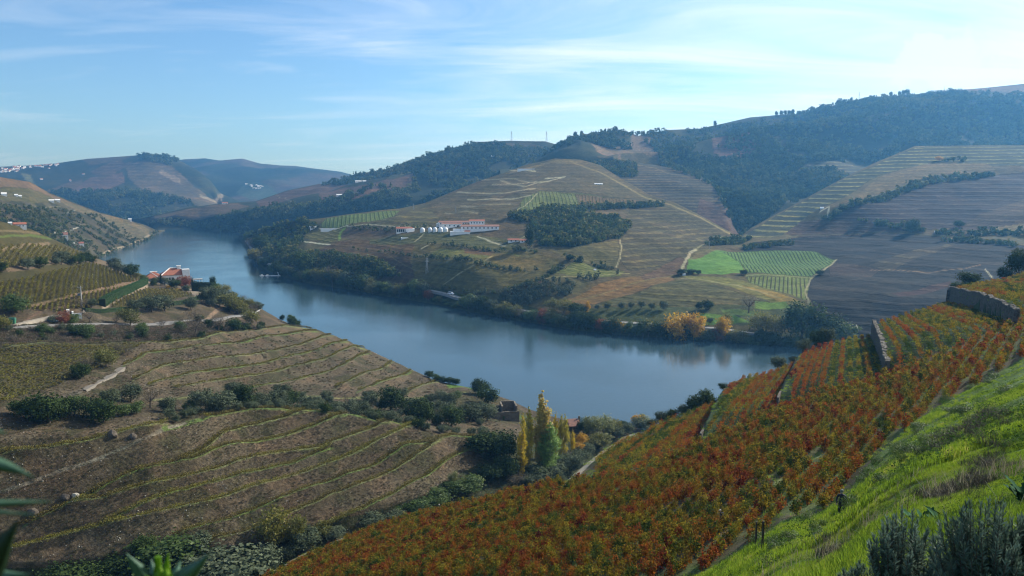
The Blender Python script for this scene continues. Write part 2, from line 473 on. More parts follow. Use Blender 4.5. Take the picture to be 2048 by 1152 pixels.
# --- wooded main ridge on the right
L4 = Land('wooded_ridge', 1000, 2110, 3, 190, [
    ('Y', [(1000, 500, 1200), (2110, 500, 1150)]),
    ('Y', [(1000, 400, 1450), (1470, 400, 1480), (2110, 380, 1400)]),
    ('Y', [(1000, 340, 1750), (1250, 320, 1800), (1500, 310, 1750), (1800, 300, 1650), (2110, 290, 1600)]),
    ('Y', [(1000, 352, 2000), (1060, 325, 2000), (1110, 296, 2000), (1140, 279, 2020), (1160, 270, 2040), (1200, 263, 2060), (1240, 259, 2080), (1262, 265, 2100), (1275, 271, 2120), (1300, 266, 2150), (1340, 259, 2200), (1400, 256, 2250), (1450, 245, 2280), (1500, 234, 2300), (1560, 229, 2300), (1600, 228, 2300), (1650, 217, 2280), (1700, 203, 2250), (1760, 194, 2220), (1820, 190, 2200), (1880, 183, 2200), (1950, 178, 2200), (2048, 168, 2200), (2110, 160, 2200)])],
    amp=75, nscale=330, seed=33, nblur=5, ridged=0.75, crest_keep=0.04)
# --- terraced hill between
L6 = Land('terraced_hill', 1168, 1492, 2.5, 100, [
    ('Y', [(1168, 480, 1200), (1492, 492, 1120)]),
    ('Y', [(1168, 400, 1380), (1300, 400, 1400), (1450, 430, 1280), (1492, 484, 1150)]),
    ('Y', [(1168, 332, 1700), (1210, 323, 1720), (1270, 325, 1720), (1330, 334, 1680), (1385, 347, 1620), (1420, 362, 1560), (1440, 380, 1480), (1455, 405, 1420), (1464, 440, 1320), (1475, 468, 1250), (1492, 480, 1200)])],
    amp=14, nscale=160, seed=41, nblur=4, crest_keep=0.1)
# --- hills of the opposite bank, from the shore to the terraces
L7 = Land('opposite_bank', 478, 2110, 2.5, 260, [
    ('z', [(478, 500, -9), (497, 540, -9), (620, 600, -9), (1050, 680, -9), (2110, 760, -9)]),
    ('z', [(478, 476, -.6), (492, 490, -.6), (497, 505, -.6), (505, 525, -.6), (530, 545, -.6), (560, 555, -.6), (620, 568, -.6), (700, 580, -.6), (760, 592, -.6), (850, 606, -.6), (950, 628, -.6), (1050, 645, -.6), (1150, 662, -.6), (1250, 672, -.6), (1350, 682, -.6), (1430, 690, -.6), (1520, 697, -.6), (1600, 701, -.6), (1700, 706, -.6), (2110, 720, -.6)]),
    ('z', [(478, 474, 2), (500, 496, 5), (530, 532, 6), (560, 542, 6), (620, 555, 6), (700, 567, 6), (760, 576, 6), (850, 591, 6), (930, 602, 6), (1050, 627, 6), (1150, 645, 6), (1250, 655, 6), (1350, 664, 6), (1430, 671, 6), (1520, 681, 6), (1600, 688, 6), (1700, 693, 6), (2110, 705, 8)]),
    ('z', [(478, 473, 3), (500, 486, 12), (530, 510, 18), (600, 512, 25), (700, 517, 32), (800, 522, 35), (930, 532, 38), (1050, 562, 28), (1150, 583, 24), (1250, 595, 21), (1350, 605, 19), (1520, 600, 23), (1600, 606, 22), (1700, 612, 24), (1900, 602, 30), (2110, 590, 34)]),
    ('z', [(478, 472, 5), (500, 478, 20), (600, 466, 44), (700, 466, 54), (800, 466, 61), (930, 466, 65), (1050, 480, 61), (1150, 490, 57), (1250, 492, 54), (1350, 502, 48), (1400, 508, 45), (1520, 512, 40), (1600, 497, 46), (1700, 480, 55), (1900, 470, 66), (2110, 460, 76)]),
    ('z', [(478, 471.5, 6), (500, 470, 27), (600, 450, 57), (700, 440, 70), (800, 430, 80), (930, 410, 96), (1050, 390, 112), (1150, 400, 104), (1250, 430, 83), (1350, 450, 71), (1400, 465, 62), (1480, 480, 54), (1520, 470, 60), (1600, 440, 78), (1700, 400, 106), (1900, 400, 106), (2110, 400, 107)]),
    ('Y', [(478, 471, 1750), (500, 466, 1520), (520, 460, 1450), (560, 449, 1420), (600, 440, 1400), (640, 437, 1380), (700, 428, 1350), (760, 420, 1350), (800, 417, 1360), (850, 406, 1400), (900, 385, 1430), (950, 365, 1460), (1000, 348, 1480), (1050, 330, 1500), (1110, 317, 1500), (1160, 319, 1480), (1200, 330, 1450), (1240, 356, 1380), (1300, 390, 1270), (1350, 405, 1210), (1400, 430, 1150), (1450, 458, 1080), (1480, 474, 1050), (1500, 457, 1080), (1560, 425, 1150), (1620, 392, 1200), (1680, 360, 1250), (1750, 325, 1310), (1830, 292, 1370), (1900, 292, 1350), (2048, 290, 1330), (2110, 288, 1330)])],
    amp=11, nscale=130, seed=51, nblur=22, crest_keep=0.12, back=((80, -40), (300, -150)))
# --- hill of the left bank behind the near spur
M1 = Land('left_bank_hill', -80, 330, 2.5, 130, [
    ('z', [(-80, 600, -10), (100, 600, -10), (330, 480, -10)]),
    ('z', [(-80, 560, -.6), (100, 560, -.6), (215, 521, -.6), (235, 512, -.6), (250, 506, -.6), (275, 497, -.6), (290, 486, -.6), (310, 471, -.6), (322, 463, -.6), (330, 461, -.6)]),
    ('z', [(-80, 535, 9), (100, 530, 9), (205, 509, 8), (250, 492, 8), (300, 470, 7), (318, 462.5, 3), (330, 460.6, 1)]),
    ('z', [(-80, 480, 48), (0, 478, 48), (110, 466, 48), (160, 452, 50), (220, 450, 40), (280, 452, 26), (312, 460.5, 8), (330, 460.3, 2)]),
    ('Y', [(-80, 340, 1480), (0, 354, 1520), (60, 364, 1600), (100, 386, 1680), (150, 406, 1750), (200, 425, 1800), (260, 441, 1850), (290, 450, 1900), (312, 459.5, 2000), (330, 460, 2020)])],
    amp=14, nscale=150, seed=61, nblur=4, crest_keep=0.08)
# --- near spur on the left bank, down to the stream under the camera's slope
N1 = Land('near_spur', -80, 1340, 2.5, 420, [
    ('z', [(-80, 1330, 6), (300, 1300, 4), (500, 1270, 3), (700, 1200, 2), (900, 1120, 1), (1050, 1050, 0), (1150, 1000, -2), (1340, 930, -8)]),
    ('z', [(-80, 1160, 14), (0, 1152, 14), (300, 1135, 12), (500, 1110, 11), (700, 1065, 10), (900, 1000, 9), (1050, 950, 8), (1150, 905, 5), (1240, 872, 2), (1340, 862, -2)]),
    ('z', [(-80, 1128, 22), (0, 1120, 20), (300, 1110, 17), (500, 1090, 16), (700, 1030, 15), (850, 985, 14), (950, 932, 13), (1050, 915, 9), (1150, 890, 5), (1240, 862, 1.5), (1340, 856, -2)]),
    ('z', [(-80, 885, 48), (0, 876, 46), (150, 866, 44), (300, 852, 42), (400, 838, 39), (500, 823, 36), (600, 828, 33), (700, 839, 30), (800, 851, 27), (870, 868, 23), (980, 882, 17), (1050, 885, 11), (1150, 870, 4.5), (1240, 858, 1), (1340, 852, -2)]),
    ('z', [(-80, 842, 49), (0, 836, 47), (150, 828, 43), (300, 816, 38), (500, 806, 28), (700, 816, 20), (870, 836, 14), (1000, 842, 8), (1060, 858, 6), (1150, 860, 3.5), (1240, 855, .8), (1340, 848, -2)]),
    ('z', [(-80, 808, 50), (0, 800, 48), (150, 791, 42), (300, 797, 34), (500, 793, 26), (700, 795, 18), (880, 790, 10), (960, 795, 6), (1020, 822, 5), (1060, 840, 4), (1150, 855, 3), (1240, 853, .6), (1340, 844, -2)]),
    ('z', [(-80, 690, 53), (0, 683, 51), (150, 679, 47), (300, 674, 41), (400, 668, 37), (500, 652, 30), (560, 660, 24), (640, 700, 21), (700, 720, 19), (760, 745, 14), (820, 765, 10), (880, 778, 7), (960, 790, 4.5), (1020, 812, 4), (1060, 832, 3), (1150, 851, 2), (1240, 851, .5), (1340, 841, -2)]),
    ('z', [(-80, 655, 56), (20, 655, 54), (120, 652, 50), (300, 645, 42), (400, 642, 36), (460, 637, 31), (520, 632, 27), (560, 650, 22), (640, 680, 19), (700, 702, 17), (760, 728, 12), (820, 752, 8.5), (880, 772, 5.5), (960, 786, 3.8), (1020, 806, 3), (1060, 826, 2.5), (1150, 848, 1.5), (1240, 849.5, .4), (1340, 840, -2)]),
    ('z', [(-80, 640, 57), (20, 640, 56), (120, 632, 54), (200, 620, 50), (300, 612, 45), (400, 606, 40), (460, 612, 33), (520, 624, 28), (560, 642, 20), (640, 668, 18), (700, 690, 15.5), (760, 718, 11), (820, 745, 8), (880, 768, 5), (960, 783, 3.4), (1020, 803, 2.6), (1060, 822, 2), (1150, 847, 1), (1240, 849, .3), (1340, 839, -2)]),
    ('z', [(-80, 560, 72), (60, 560, 68), (150, 562, 62), (250, 572, 50), (300, 585, 43), (400, 590, 37), (440, 590, 35), (480, 600, 31), (520, 616, 27), (560, 640, 19), (640, 664, 17), (700, 686, 14.5), (760, 714, 10.5), (820, 741, 7.5), (880, 766, 4.5), (960, 781, 3.1), (1020, 801, 2.3), (1060, 820, 1.8), (1150, 846.5, .8), (1340, 838, -2)]),
    ('z', [(-80, 425, 103), (0, 442, 97), (30, 450, 92), (60, 458, 86), (100, 475, 76), (150, 498, 62), (190, 515, 54), (230, 530, 46), (290, 552, 38), (330, 566, 36), (400, 570, 34), (440, 580, 32), (500, 606, 28), (530, 622, 24), (545, 636, 19), (600, 652, 17), (640, 661, 16), (700, 683, 13.5), (760, 711, 10), (820, 738, 7), (880, 764, 4), (960, 780, 2.6), (1000, 795, 2), (1040, 813, 1.5), (1100, 838, .8), (1150, 846, .3), (1240, 848, -.3), (1340, 837, -2)])],
    amp=2.2, nscale=26, seed=71, nblur=5, crest_keep=0.3, back=((15, -8), (45, -28), (160, -90)))

# --- the slope under the camera: a plane falling to the left, steep bank near the camera
def plane_inv(px, py):
    rx, rz = ray(px, py)
    return (-rz + 0.37 * rx - 0.286) / 21.0
def grass_edge(px):      # border between vines and the grassy bank
    return np.interp(px, [1330, 1400, 1500, 1560, 1640, 1700, 1760, 1850, 1950, 2048, 2130, 2300], [1175, 1152, 1090, 1050, 1030, 985, 915, 838, 775, 722, 690, 620])
def slope_inv(PX, PY):
    """the plane, steepening upwards into the grassy bank the camera stands on"""
    g = PY - grass_edge(PX)
    gs = 12 * np.log1p(np.exp(np.clip(g / 12, -30, 60)))
    k = np.interp(PX, [1330, 1420, 1500, 1600, 1750, 1900, 2050], [0.0, 0.006, 0.0095, 0.0125, 0.0105, 0.0078, 0.0066])
    return np.maximum(plane_inv(PX, PY), 1 / 420.0) * np.exp(2.5 * np.tanh(k * gs / 2.5 * 1.05))
crestA = [(380, 1235), (440, 1200), (530, 1152), (600, 1112), (680, 1078), (780, 1045), (880, 1018), (960, 1000), (1030, 982), (1080, 972), (1130, 962), (1160, 938), (1200, 905), (1245, 873), (1290, 858), (1330, 842), (1390, 822), (1440, 800), (1480, 775), (1540, 752), (1590, 728), (1640, 703), (1700, 682), (1750, 672), (1800, 652), (1850, 630), (1900, 606), (1930, 592), (1960, 578), (2000, 565), (2048, 545), (2130, 505), (2330, 430)]
A = Land('vineyard_slope', 380, 2300, 2.5, 330, [
    ('Y', [(380, 1260, 100), (2300, 1260, 3)]),
    ('Y', [(a, b, 100) for a, b in crestA])],
    amp=0, nblur=4, inv=slope_inv, back=((6, -5), (30, -24), (90, -70)), floor=-12)
# stone-walled steps in the upper plots: ground right of each wall is higher
WALLS = [  # far end, near end (foot of the wall), height in metres at far and near end
    ((1441, 806), (1402, 884), 3.0, 2.6),
    ((1592, 733), (1556, 812), 2.4, 2.6),
    ((1745, 674), (1768, 744), 3.6, 2.6),
    ((1899, 607), (2020, 648), 4.6, 3.2)]
def wall_x(i, py):
    (x0, y0), (x1, y1), _, _ = WALLS[i]
    return x0 + (py - y0) * (x1 - x0) / (y1 - y0)
def plot_front(px):      # where the upper plots meet the near vines
    return np.interp(px, [1200, 1245, 1300, 1400, 1480, 1556, 1640, 1768, 1850, 1930, 2020, 2130, 2300], [960, 955, 938, 890, 852, 815, 790, 748, 722, 690, 652, 610, 550])
px_, py_ = A.PX, A.PY
front = np.clip((plot_front(px_) - py_) / 16.0, 0, 1)
H_ = np.zeros(px_.shape)
for i in range(len(WALLS)):
    xl = wall_x(i, py_)
    xr = wall_x(i + 1, py_) if i + 1 < len(WALLS) else xl + 260
    t_ = (px_ - xl) / np.maximum(xr - xl, 30)
    h0, h1 = WALLS[i][2:]
    k = (t_ >= 0) & (t_ < 1)
    fy = np.clip((py_ - WALLS[i][0][1]) / (WALLS[i][1][1] - WALLS[i][0][1]), 0, 1)
    H_[k] = ((h0 * (1 - fy) + h1 * fy) * (1 - t_))[k]
A.P[..., 2] += H_ * front
Aground = A.P.copy()
wx, wy = A.P[..., 0], A.P[..., 1]
dist = np.hypot(wx, wy)
A.P[..., 2] += fbm(wx / 6, wy / 6, 4, 81) * np.clip(dist / 60, 0.12, 0.7) * np.clip((A.PY[0] - 0 * wx) * 0 + 1, 0, 1)
# ------------------------------------------------------------------ what grows where (fields traced on the land)
def base_cover(l, ca, cb, scale, seed, cc=None, thr=0.0):
    n = fbm(l.P[..., 0] / scale, l.P[..., 1] / scale, 4, seed)
    k = np.clip(n * 2.2 + 0.5, 0, 1)[..., None]
    l.col[:] = np.array(ca) * (1 - k) + np.array(cb) * k
    if cc is not None:
        m = np.clip((fbm(l.P[..., 0] / scale * 1.7 + 5, l.P[..., 1] / scale * 1.7, 3, seed + 5) - thr) * 8, 0, 1)[..., None]
        l.col[:] = l.col * (1 - m) + np.array(cc) * m
    l.col2[:] = l.col

def band(l, line_hi, line_lo=None):
    pass

# far hills
base_cover(L1, (0.05, 0.06, 0.03), (0.15, 0.10, 0.07), 260, 1)
L1.paint([(470, 380), (500, 365), (545, 372), (560, 395), (500, 400)], (0.13, 0.14, 0.08))
# left mountain
base_cover(L2, (0.045, 0.055, 0.028), (0.085, 0.085, 0.045), 240, 2)
for poly, c in [
    ([(130, 365), (180, 345), (245, 338), (250, 352), (190, 368), (140, 370)], (0.20, 0.12, 0.09)),
    ([(180, 335), (240, 320), (255, 330), (200, 350)], (0.15, 0.10, 0.06)),
    ([(250, 325), (345, 330), (380, 350), (440, 395), (440, 410), (380, 395), (300, 372), (255, 345)], (0.19, 0.135, 0.085)),
    ([(320, 333), (360, 345), (358, 350), (318, 338)], (0.40, 0.28, 0.19)),
    ([(400, 372), (446, 388), (444, 393), (398, 378)], (0.36, 0.27, 0.19)),
    ([(40, 345), (60, 345), (80, 365), (76, 378), (60, 360)], (0.19, 0.17, 0.08)),
    ([(230, 370), (290, 366), (290, 382), (240, 385)], (0.14, 0.09, 0.07)),
    ([(150, 315), (260, 308), (262, 318), (180, 330)], (0.14, 0.10, 0.06)),
    ([(90, 366), (130, 352), (165, 346), (160, 356), (110, 374)], (0.16, 0.11, 0.07)),
    ([(345, 385), (440, 420), (430, 445), (350, 425)], (0.11, 0.095, 0.05))]:
    L2.paint(poly, c, c2=tuple(x * 1.5 for x in c), phase=16.0, amp=0.4)
# middle ridge
base_cover(L3, (0.045, 0.055, 0.027), (0.07, 0.07, 0.034), 120, 3)
for poly, c in [
    ([(282, 438), (375, 417), (470, 408), (500, 420), (440, 436), (380, 440), (300, 446)], (0.17, 0.115, 0.07)),
    ([(512, 404), (560, 388), (640, 368), (700, 368), (690, 382), (640, 396), (560, 414), (520, 428)], (0.15, 0.09, 0.065)),
    ([(560, 432), (640, 418), (700, 405), (760, 384), (830, 352), (822, 372), (740, 400), (660, 428), (580, 446)], (0.18, 0.10, 0.065)),
    ([(640, 396), (720, 380), (790, 372), (800, 382), (700, 404), (640, 412)], (0.15, 0.09, 0.065)),
    ([(780, 360), (825, 350), (828, 344), (780, 354)], (0.22, 0.19, 0.09)),
    ([(900, 302), (960, 286), (1060, 284), (1110, 296), (1070, 310), (960, 312), (880, 330), (850, 340)], (0.13, 0.10, 0.06)),
    ([(1020, 296), (1090, 294), (1095, 300), (1025, 302)], (0.24, 0.13, 0.10)),
    ([(850, 335), (900, 322), (960, 322), (940, 340), (870, 352)], (0.11, 0.07, 0.055))]:
    L3.paint(poly, c, c2=tuple(x * 1.35 for x in c), phase=9.0, amp=0.5)
for ln, w in [([(552, 390), (570, 405), (583, 415), (580, 422)], 1.0), ([(818, 362), (823, 368), (815, 378)], 1.2), ([(635, 418), (690, 408), (720, 396), (760, 382)], 0.9), ([(545, 446), (560, 432), (600, 424)], 0.9)]:
    L3.stroke(ln, w, (0.32, 0.25, 0.16))
# wooded ridge
base_cover(L4, (0.030, 0.040, 0.018), (0.052, 0.060, 0.026), 90, 4)
for poly, c, c2, per in [
    ([(1180, 285), (1260, 278), (1310, 282), (1322, 330), (1240, 335), (1195, 315)], (0.17, 0.12, 0.085), (0.26, 0.20, 0.13), 5),
    ([(1262, 268), (1300, 270), (1310, 285), (1262, 285)], (0.16, 0.11, 0.075), None, None),
    ([(1415, 285), (1500, 280), (1530, 300), (1510, 312), (1430, 308)], (0.16, 0.085, 0.065), (0.22, 0.13, 0.09), 6),
    ([(1620, 262), (1650, 244), (1700, 240), (1690, 252), (1640, 268)], (0.17, 0.09, 0.055), None, None),
    ([(1680, 245), (1705, 242), (1700, 250), (1682, 254)], (0.26, 0.12, 0.05), None, None),
    ([(1610, 315), (1700, 293), (1830, 294), (1730, 342), (1640, 325)], (0.06, 0.058, 0.036), (0.22, 0.20, 0.10), 7.5),
    ([(1900, 180), (2048, 170), (2110, 168), (2110, 195), (2048, 190), (1960, 186)], (0.13, 0.08, 0.05), None, None),
    ([(1190, 325), (1260, 318), (1320, 320), (1330, 332), (1240, 334)], (0.13, 0.11, 0.06), None, None)]:
    L4.paint(poly, c, c2=c2 or c, phase=float(per) if per else None, amp=0.85 if per else 0)
L4.stroke([(1195, 312), (1215, 322), (1238, 325), (1240, 333)], 3.0, PINK)
L4.stroke([(1205, 300), (1200, 313)], 1.2, PINK)
# terraced hill
base_cover(L6, (0.075, 0.060, 0.036), (0.10, 0.085, 0.046), 60, 5)
L6.paint([(1160, 300), (1500, 300), (1500, 500), (1160, 500)], (0.055, 0.045, 0.032), c2=(0.18, 0.155, 0.08), phase=5.2, amp=0.8, mix=0.8)
L6.paint([(1400, 400), (1470, 420), (1480, 480), (1380, 470)], (0.11, 0.062, 0.045), c2=(0.16, 0.11, 0.07), phase=5.2, amp=0.5)
L6.stroke([(1275, 330), (1310, 338), (1345, 355)], 1.0, DRY)
L6.paint([(1160, 320), (1272, 326), (1276, 356), (1250, 360), (1200, 335)], WOOD)

# opposite bank
l = L7
l.shade = (0.74, 0.76, 0.56)
base_cover(l, (0.085, 0.066, 0.038), (0.105, 0.088, 0.042), 70, 6)
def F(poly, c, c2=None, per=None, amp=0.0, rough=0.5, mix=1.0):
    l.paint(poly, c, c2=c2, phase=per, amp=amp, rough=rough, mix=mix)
# bank of the river
F([(470, 470), (500, 470), (560, 520), (640, 548), (760, 572), (900, 590), (1050, 612), (1200, 645), (1350, 655), (1500, 668), (1700, 660), (1700, 760), (478, 760)], SCRUB)
# spur with the winery
F([(500, 462), (600, 440), (640, 450), (620, 480), (600, 520), (560, 545), (520, 520), (498, 490)], (0.055, 0.055, 0.028))
F([(560, 510), (680, 500), (760, 495), (860, 500), (960, 530), (980, 590), (800, 575), (640, 550), (570, 535)], (0.075, 0.052, 0.034), (0.11, 0.085, 0.05), 6.0, 0.35)
F([(640, 500), (700, 480), (760, 478), (860, 500), (860, 520), (700, 512)], (0.10, 0.065, 0.038), (0.13, 0.10, 0.05), 5.0, 0.5)
F([(612, 470), (640, 457), (695, 455), (680, 478), (660, 490), (620, 482), (608, 478)], OLIVEG, (0.16, 0.15, 0.06), 3.5, 0.6)
F([(640, 450), (652, 437), (700, 429), (770, 421), (800, 421), (786, 434), (752, 446), (700, 450), (645, 453)], (0.125, 0.165, 0.055), (0.065, 0.085, 0.03), (11, 7.0), 1.0)
F([(740, 446), (800, 428), (850, 412), (880, 430), (880, 448), (760, 452)], (0.085, 0.075, 0.040), LINE, 5.5, 0.5)
F([(695, 458), (800, 455), (800, 462), (700, 478), (680, 478)], (0.10, 0.070, 0.045))
F([(740, 476), (850, 462), (1000, 468), (1080, 500), (960, 500), (820, 490), (740, 488)], (0.085, 0.085, 0.036), (0.13, 0.125, 0.05), 3.0, 0.5)
F([(830, 492), (930, 490), (1060, 498), (1120, 520), (1115, 560), (1010, 590), (880, 588), (830, 560), (820, 520)], (0.105, 0.090, 0.036), (0.14, 0.12, 0.05), 4.5, 0.25)
F([(880, 500), (950, 498), (1040, 506), (1040, 514), (930, 520), (860, 512)], (0.125, 0.125, 0.040))
F([(930, 494), (990, 497), (985, 512), (930, 506)], (0.11, 0.068, 0.04))
F([(985, 500), (1090, 520), (1110, 545), (1050, 540), (980, 520)], (0.13, 0.10, 0.036))
# the knoll
F([(860, 412), (900, 388), (1000, 350), (1110, 318), (1180, 322), (1230, 352), (1300, 392), (1330, 408), (1180, 412), (1060, 402), (1000, 440), (900, 438)], (0.105, 0.084, 0.050), (0.17, 0.145, 0.080), 6.0, 0.4)
F([(1010, 348), (1110, 319), (1170, 322), (1150, 328), (1100, 326), (1040, 346)], (0.17, 0.135, 0.075))
F([(1045, 398), (1080, 386), (1180, 392), (1300, 402), (1330, 408), (1240, 412), (1110, 424), (1030, 430)], (0.125, 0.145, 0.048), (0.085, 0.085, 0.035), (0, 6.0), 0.9)
F([(1150, 392), (1240, 396), (1320, 404), (1330, 409), (1250, 412), (1160, 412)], (0.14, 0.095, 0.052), (0.08, 0.075, 0.035), (-4, 5.5), 0.9)
F([(1180, 420), (1330, 410), (1400, 432), (1465, 468), (1480, 480), (1400, 500), (1370, 520), (1260, 540), (1235, 520), (1250, 450)], (0.072, 0.060, 0.036), (0.17, 0.145, 0.075), 4.6, 0.7)
F([(1180, 420), (1260, 418), (1250, 440), (1200, 440)], (0.115, 0.085, 0.052), (0.17, 0.14, 0.08), 5.0, 0.5)
F([(1100, 500), (1160, 490), (1235, 486), (1240, 500), (1232, 532), (1140, 520)], (0.10, 0.085, 0.040), (0.16, 0.14, 0.06), 3.6, 0.5)
F([(1110, 550), (1150, 524), (1250, 540), (1240, 552), (1160, 556)], (0.125, 0.14, 0.045), (0.14, 0.085, 0.04), (62, 6.0), 0.7)
F([(1120, 606), (1200, 566), (1290, 546), (1340, 545), (1350, 562), (1280, 585), (1190, 608)], (0.165, 0.098, 0.042), (0.13, 0.10, 0.04), 2.6, 0.3)
F([(1180, 612), (1290, 585), (1350, 562), (1420, 578), (1500, 602), (1560, 615), (1400, 618), (1250, 616)], (0.080, 0.075, 0.036), (0.14, 0.13, 0.055), 3.0, 0.65)
F([(1280, 548), (1360, 515), (1376, 525), (1362, 545), (1340, 548), (1290, 562)], (0.11, 0.065, 0.045), (0.17, 0.12, 0.07), 2.4, 0.5)
# slopes on the right, then the green fields in front of them
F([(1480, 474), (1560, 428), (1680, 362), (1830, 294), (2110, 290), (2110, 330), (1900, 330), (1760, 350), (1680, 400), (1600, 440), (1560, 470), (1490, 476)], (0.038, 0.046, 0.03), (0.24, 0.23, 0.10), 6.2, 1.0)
F([(1690, 405), (1770, 348), (1860, 326), (1980, 328), (2000, 345), (1860, 372), (1740, 400), (1680, 415)], (0.125, 0.092, 0.048), (0.20, 0.16, 0.08), 5.0, 0.5)
F([(1650, 432), (1750, 388), (1900, 352), (2110, 335), (2110, 470), (1900, 455), (1800, 460), (1640, 448)], (0.026, 0.018, 0.024), (0.068, 0.056, 0.052), 5.8, 0.8)  # ground colour lowered to carry part of this slope's shade
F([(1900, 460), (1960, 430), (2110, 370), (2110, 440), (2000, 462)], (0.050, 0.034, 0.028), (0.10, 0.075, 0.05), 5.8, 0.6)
F([(1940, 468), (2000, 452), (2110, 440), (2110, 485), (2048, 482)], (0.15, 0.12, 0.06), (0.19, 0.16, 0.08), 4.0, 0.4)
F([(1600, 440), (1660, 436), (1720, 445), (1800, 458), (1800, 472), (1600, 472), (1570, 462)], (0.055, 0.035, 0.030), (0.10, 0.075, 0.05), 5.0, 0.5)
F([(1480, 520), (1500, 490), (1600, 472), (1850, 468), (2030, 490), (2110, 500), (2110, 700), (1700, 690), (1640, 640), (1612, 600), (1622, 565), (1670, 525)], (0.010, 0.012, 0.014), (0.040, 0.036, 0.034), 4.4, 0.75)  # near-black base paints in the shade of the slope turned from the sun
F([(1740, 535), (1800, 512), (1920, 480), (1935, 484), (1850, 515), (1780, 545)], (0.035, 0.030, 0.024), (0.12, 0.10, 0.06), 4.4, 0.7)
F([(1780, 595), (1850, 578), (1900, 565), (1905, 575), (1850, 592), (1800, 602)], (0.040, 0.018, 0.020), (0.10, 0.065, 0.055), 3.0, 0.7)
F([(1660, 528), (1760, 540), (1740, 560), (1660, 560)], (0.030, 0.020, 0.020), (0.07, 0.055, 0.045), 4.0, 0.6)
# green fields
F([(1372, 545), (1378, 520), (1395, 508), (1450, 510), (1478, 530), (1490, 555), (1440, 556), (1390, 548)], (0.11, 0.23, 0.045), None, None, 0, 0.3)
F([(1378, 522), (1395, 506), (1440, 508), (1400, 518)], (0.15, 0.12, 0.06))
F([(1440, 512), (1530, 508), (1630, 512), (1672, 522), (1650, 545), (1622, 560), (1560, 560), (1492, 556), (1478, 530)], (0.10, 0.18, 0.055), (0.032, 0.06, 0.025), (-12, 3.8), 1.3, 0.4)
F([(1490, 562), (1620, 563), (1616, 590), (1612, 612), (1560, 592), (1500, 572)], (0.14, 0.175, 0.05), (0.06, 0.06, 0.025), (-20, 3.8), 1.2)
F([(1365, 552), (1440, 560), (1500, 572), (1570, 598), (1615, 622), (1560, 618), (1460, 585), (1380, 562)], (0.155, 0.145, 0.045), (0.20, 0.15, 0.04), 2.2, 0.4)
F([(1480, 578), (1540, 590), (1600, 612), (1560, 612)], (0.23, 0.155, 0.035))
# near shore meadows
F([(1130, 615), (1300, 618), (1480, 620), (1620, 625), (1680, 650), (1500, 660), (1300, 650), (1150, 632)], (0.060, 0.072, 0.030))
F([(1390, 645), (1400, 636), (1470, 642), (1500, 655), (1400, 657)], (0.10, 0.18, 0.035), None, None, 0, 0.4)
F([(1510, 612), (1570, 612), (1580, 624), (1510, 626)], (0.115, 0.19, 0.035))
F([(1440, 628), (1520, 632), (1540, 642), (1450, 640)], (0.09, 0.14, 0.04))
F([(950, 600), (1040, 572), (1100, 562), (1200, 552), (1150, 585), (1060, 612), (960, 615)], (0.085, 0.078, 0.042))
F([(1000, 585), (1080, 566), (1095, 562), (1100, 570), (1010, 592)], (0.12, 0.08, 0.05))
# woods and scrub on this bank
for p in [[(1060, 440), (1120, 420), (1180, 432), (1245, 440), (1262, 460), (1240, 482), (1160, 492), (1080, 486)], [(1400, 500), (1440, 478), (1480, 474), (1500, 480), (1470, 498)],
          [(1012, 432), (1100, 418), (1220, 408), (1330, 406), (1330, 412), (1200, 420), (1060, 440)], [(1640, 436), (1700, 402), (1760, 388), (1850, 360), (1990, 340), (1990, 350), (1860, 370), (1770, 398), (1700, 415), (1660, 440)],
          [(1480, 500), (1580, 486), (1590, 494), (1490, 504)]]:
    F(p, WOOD)
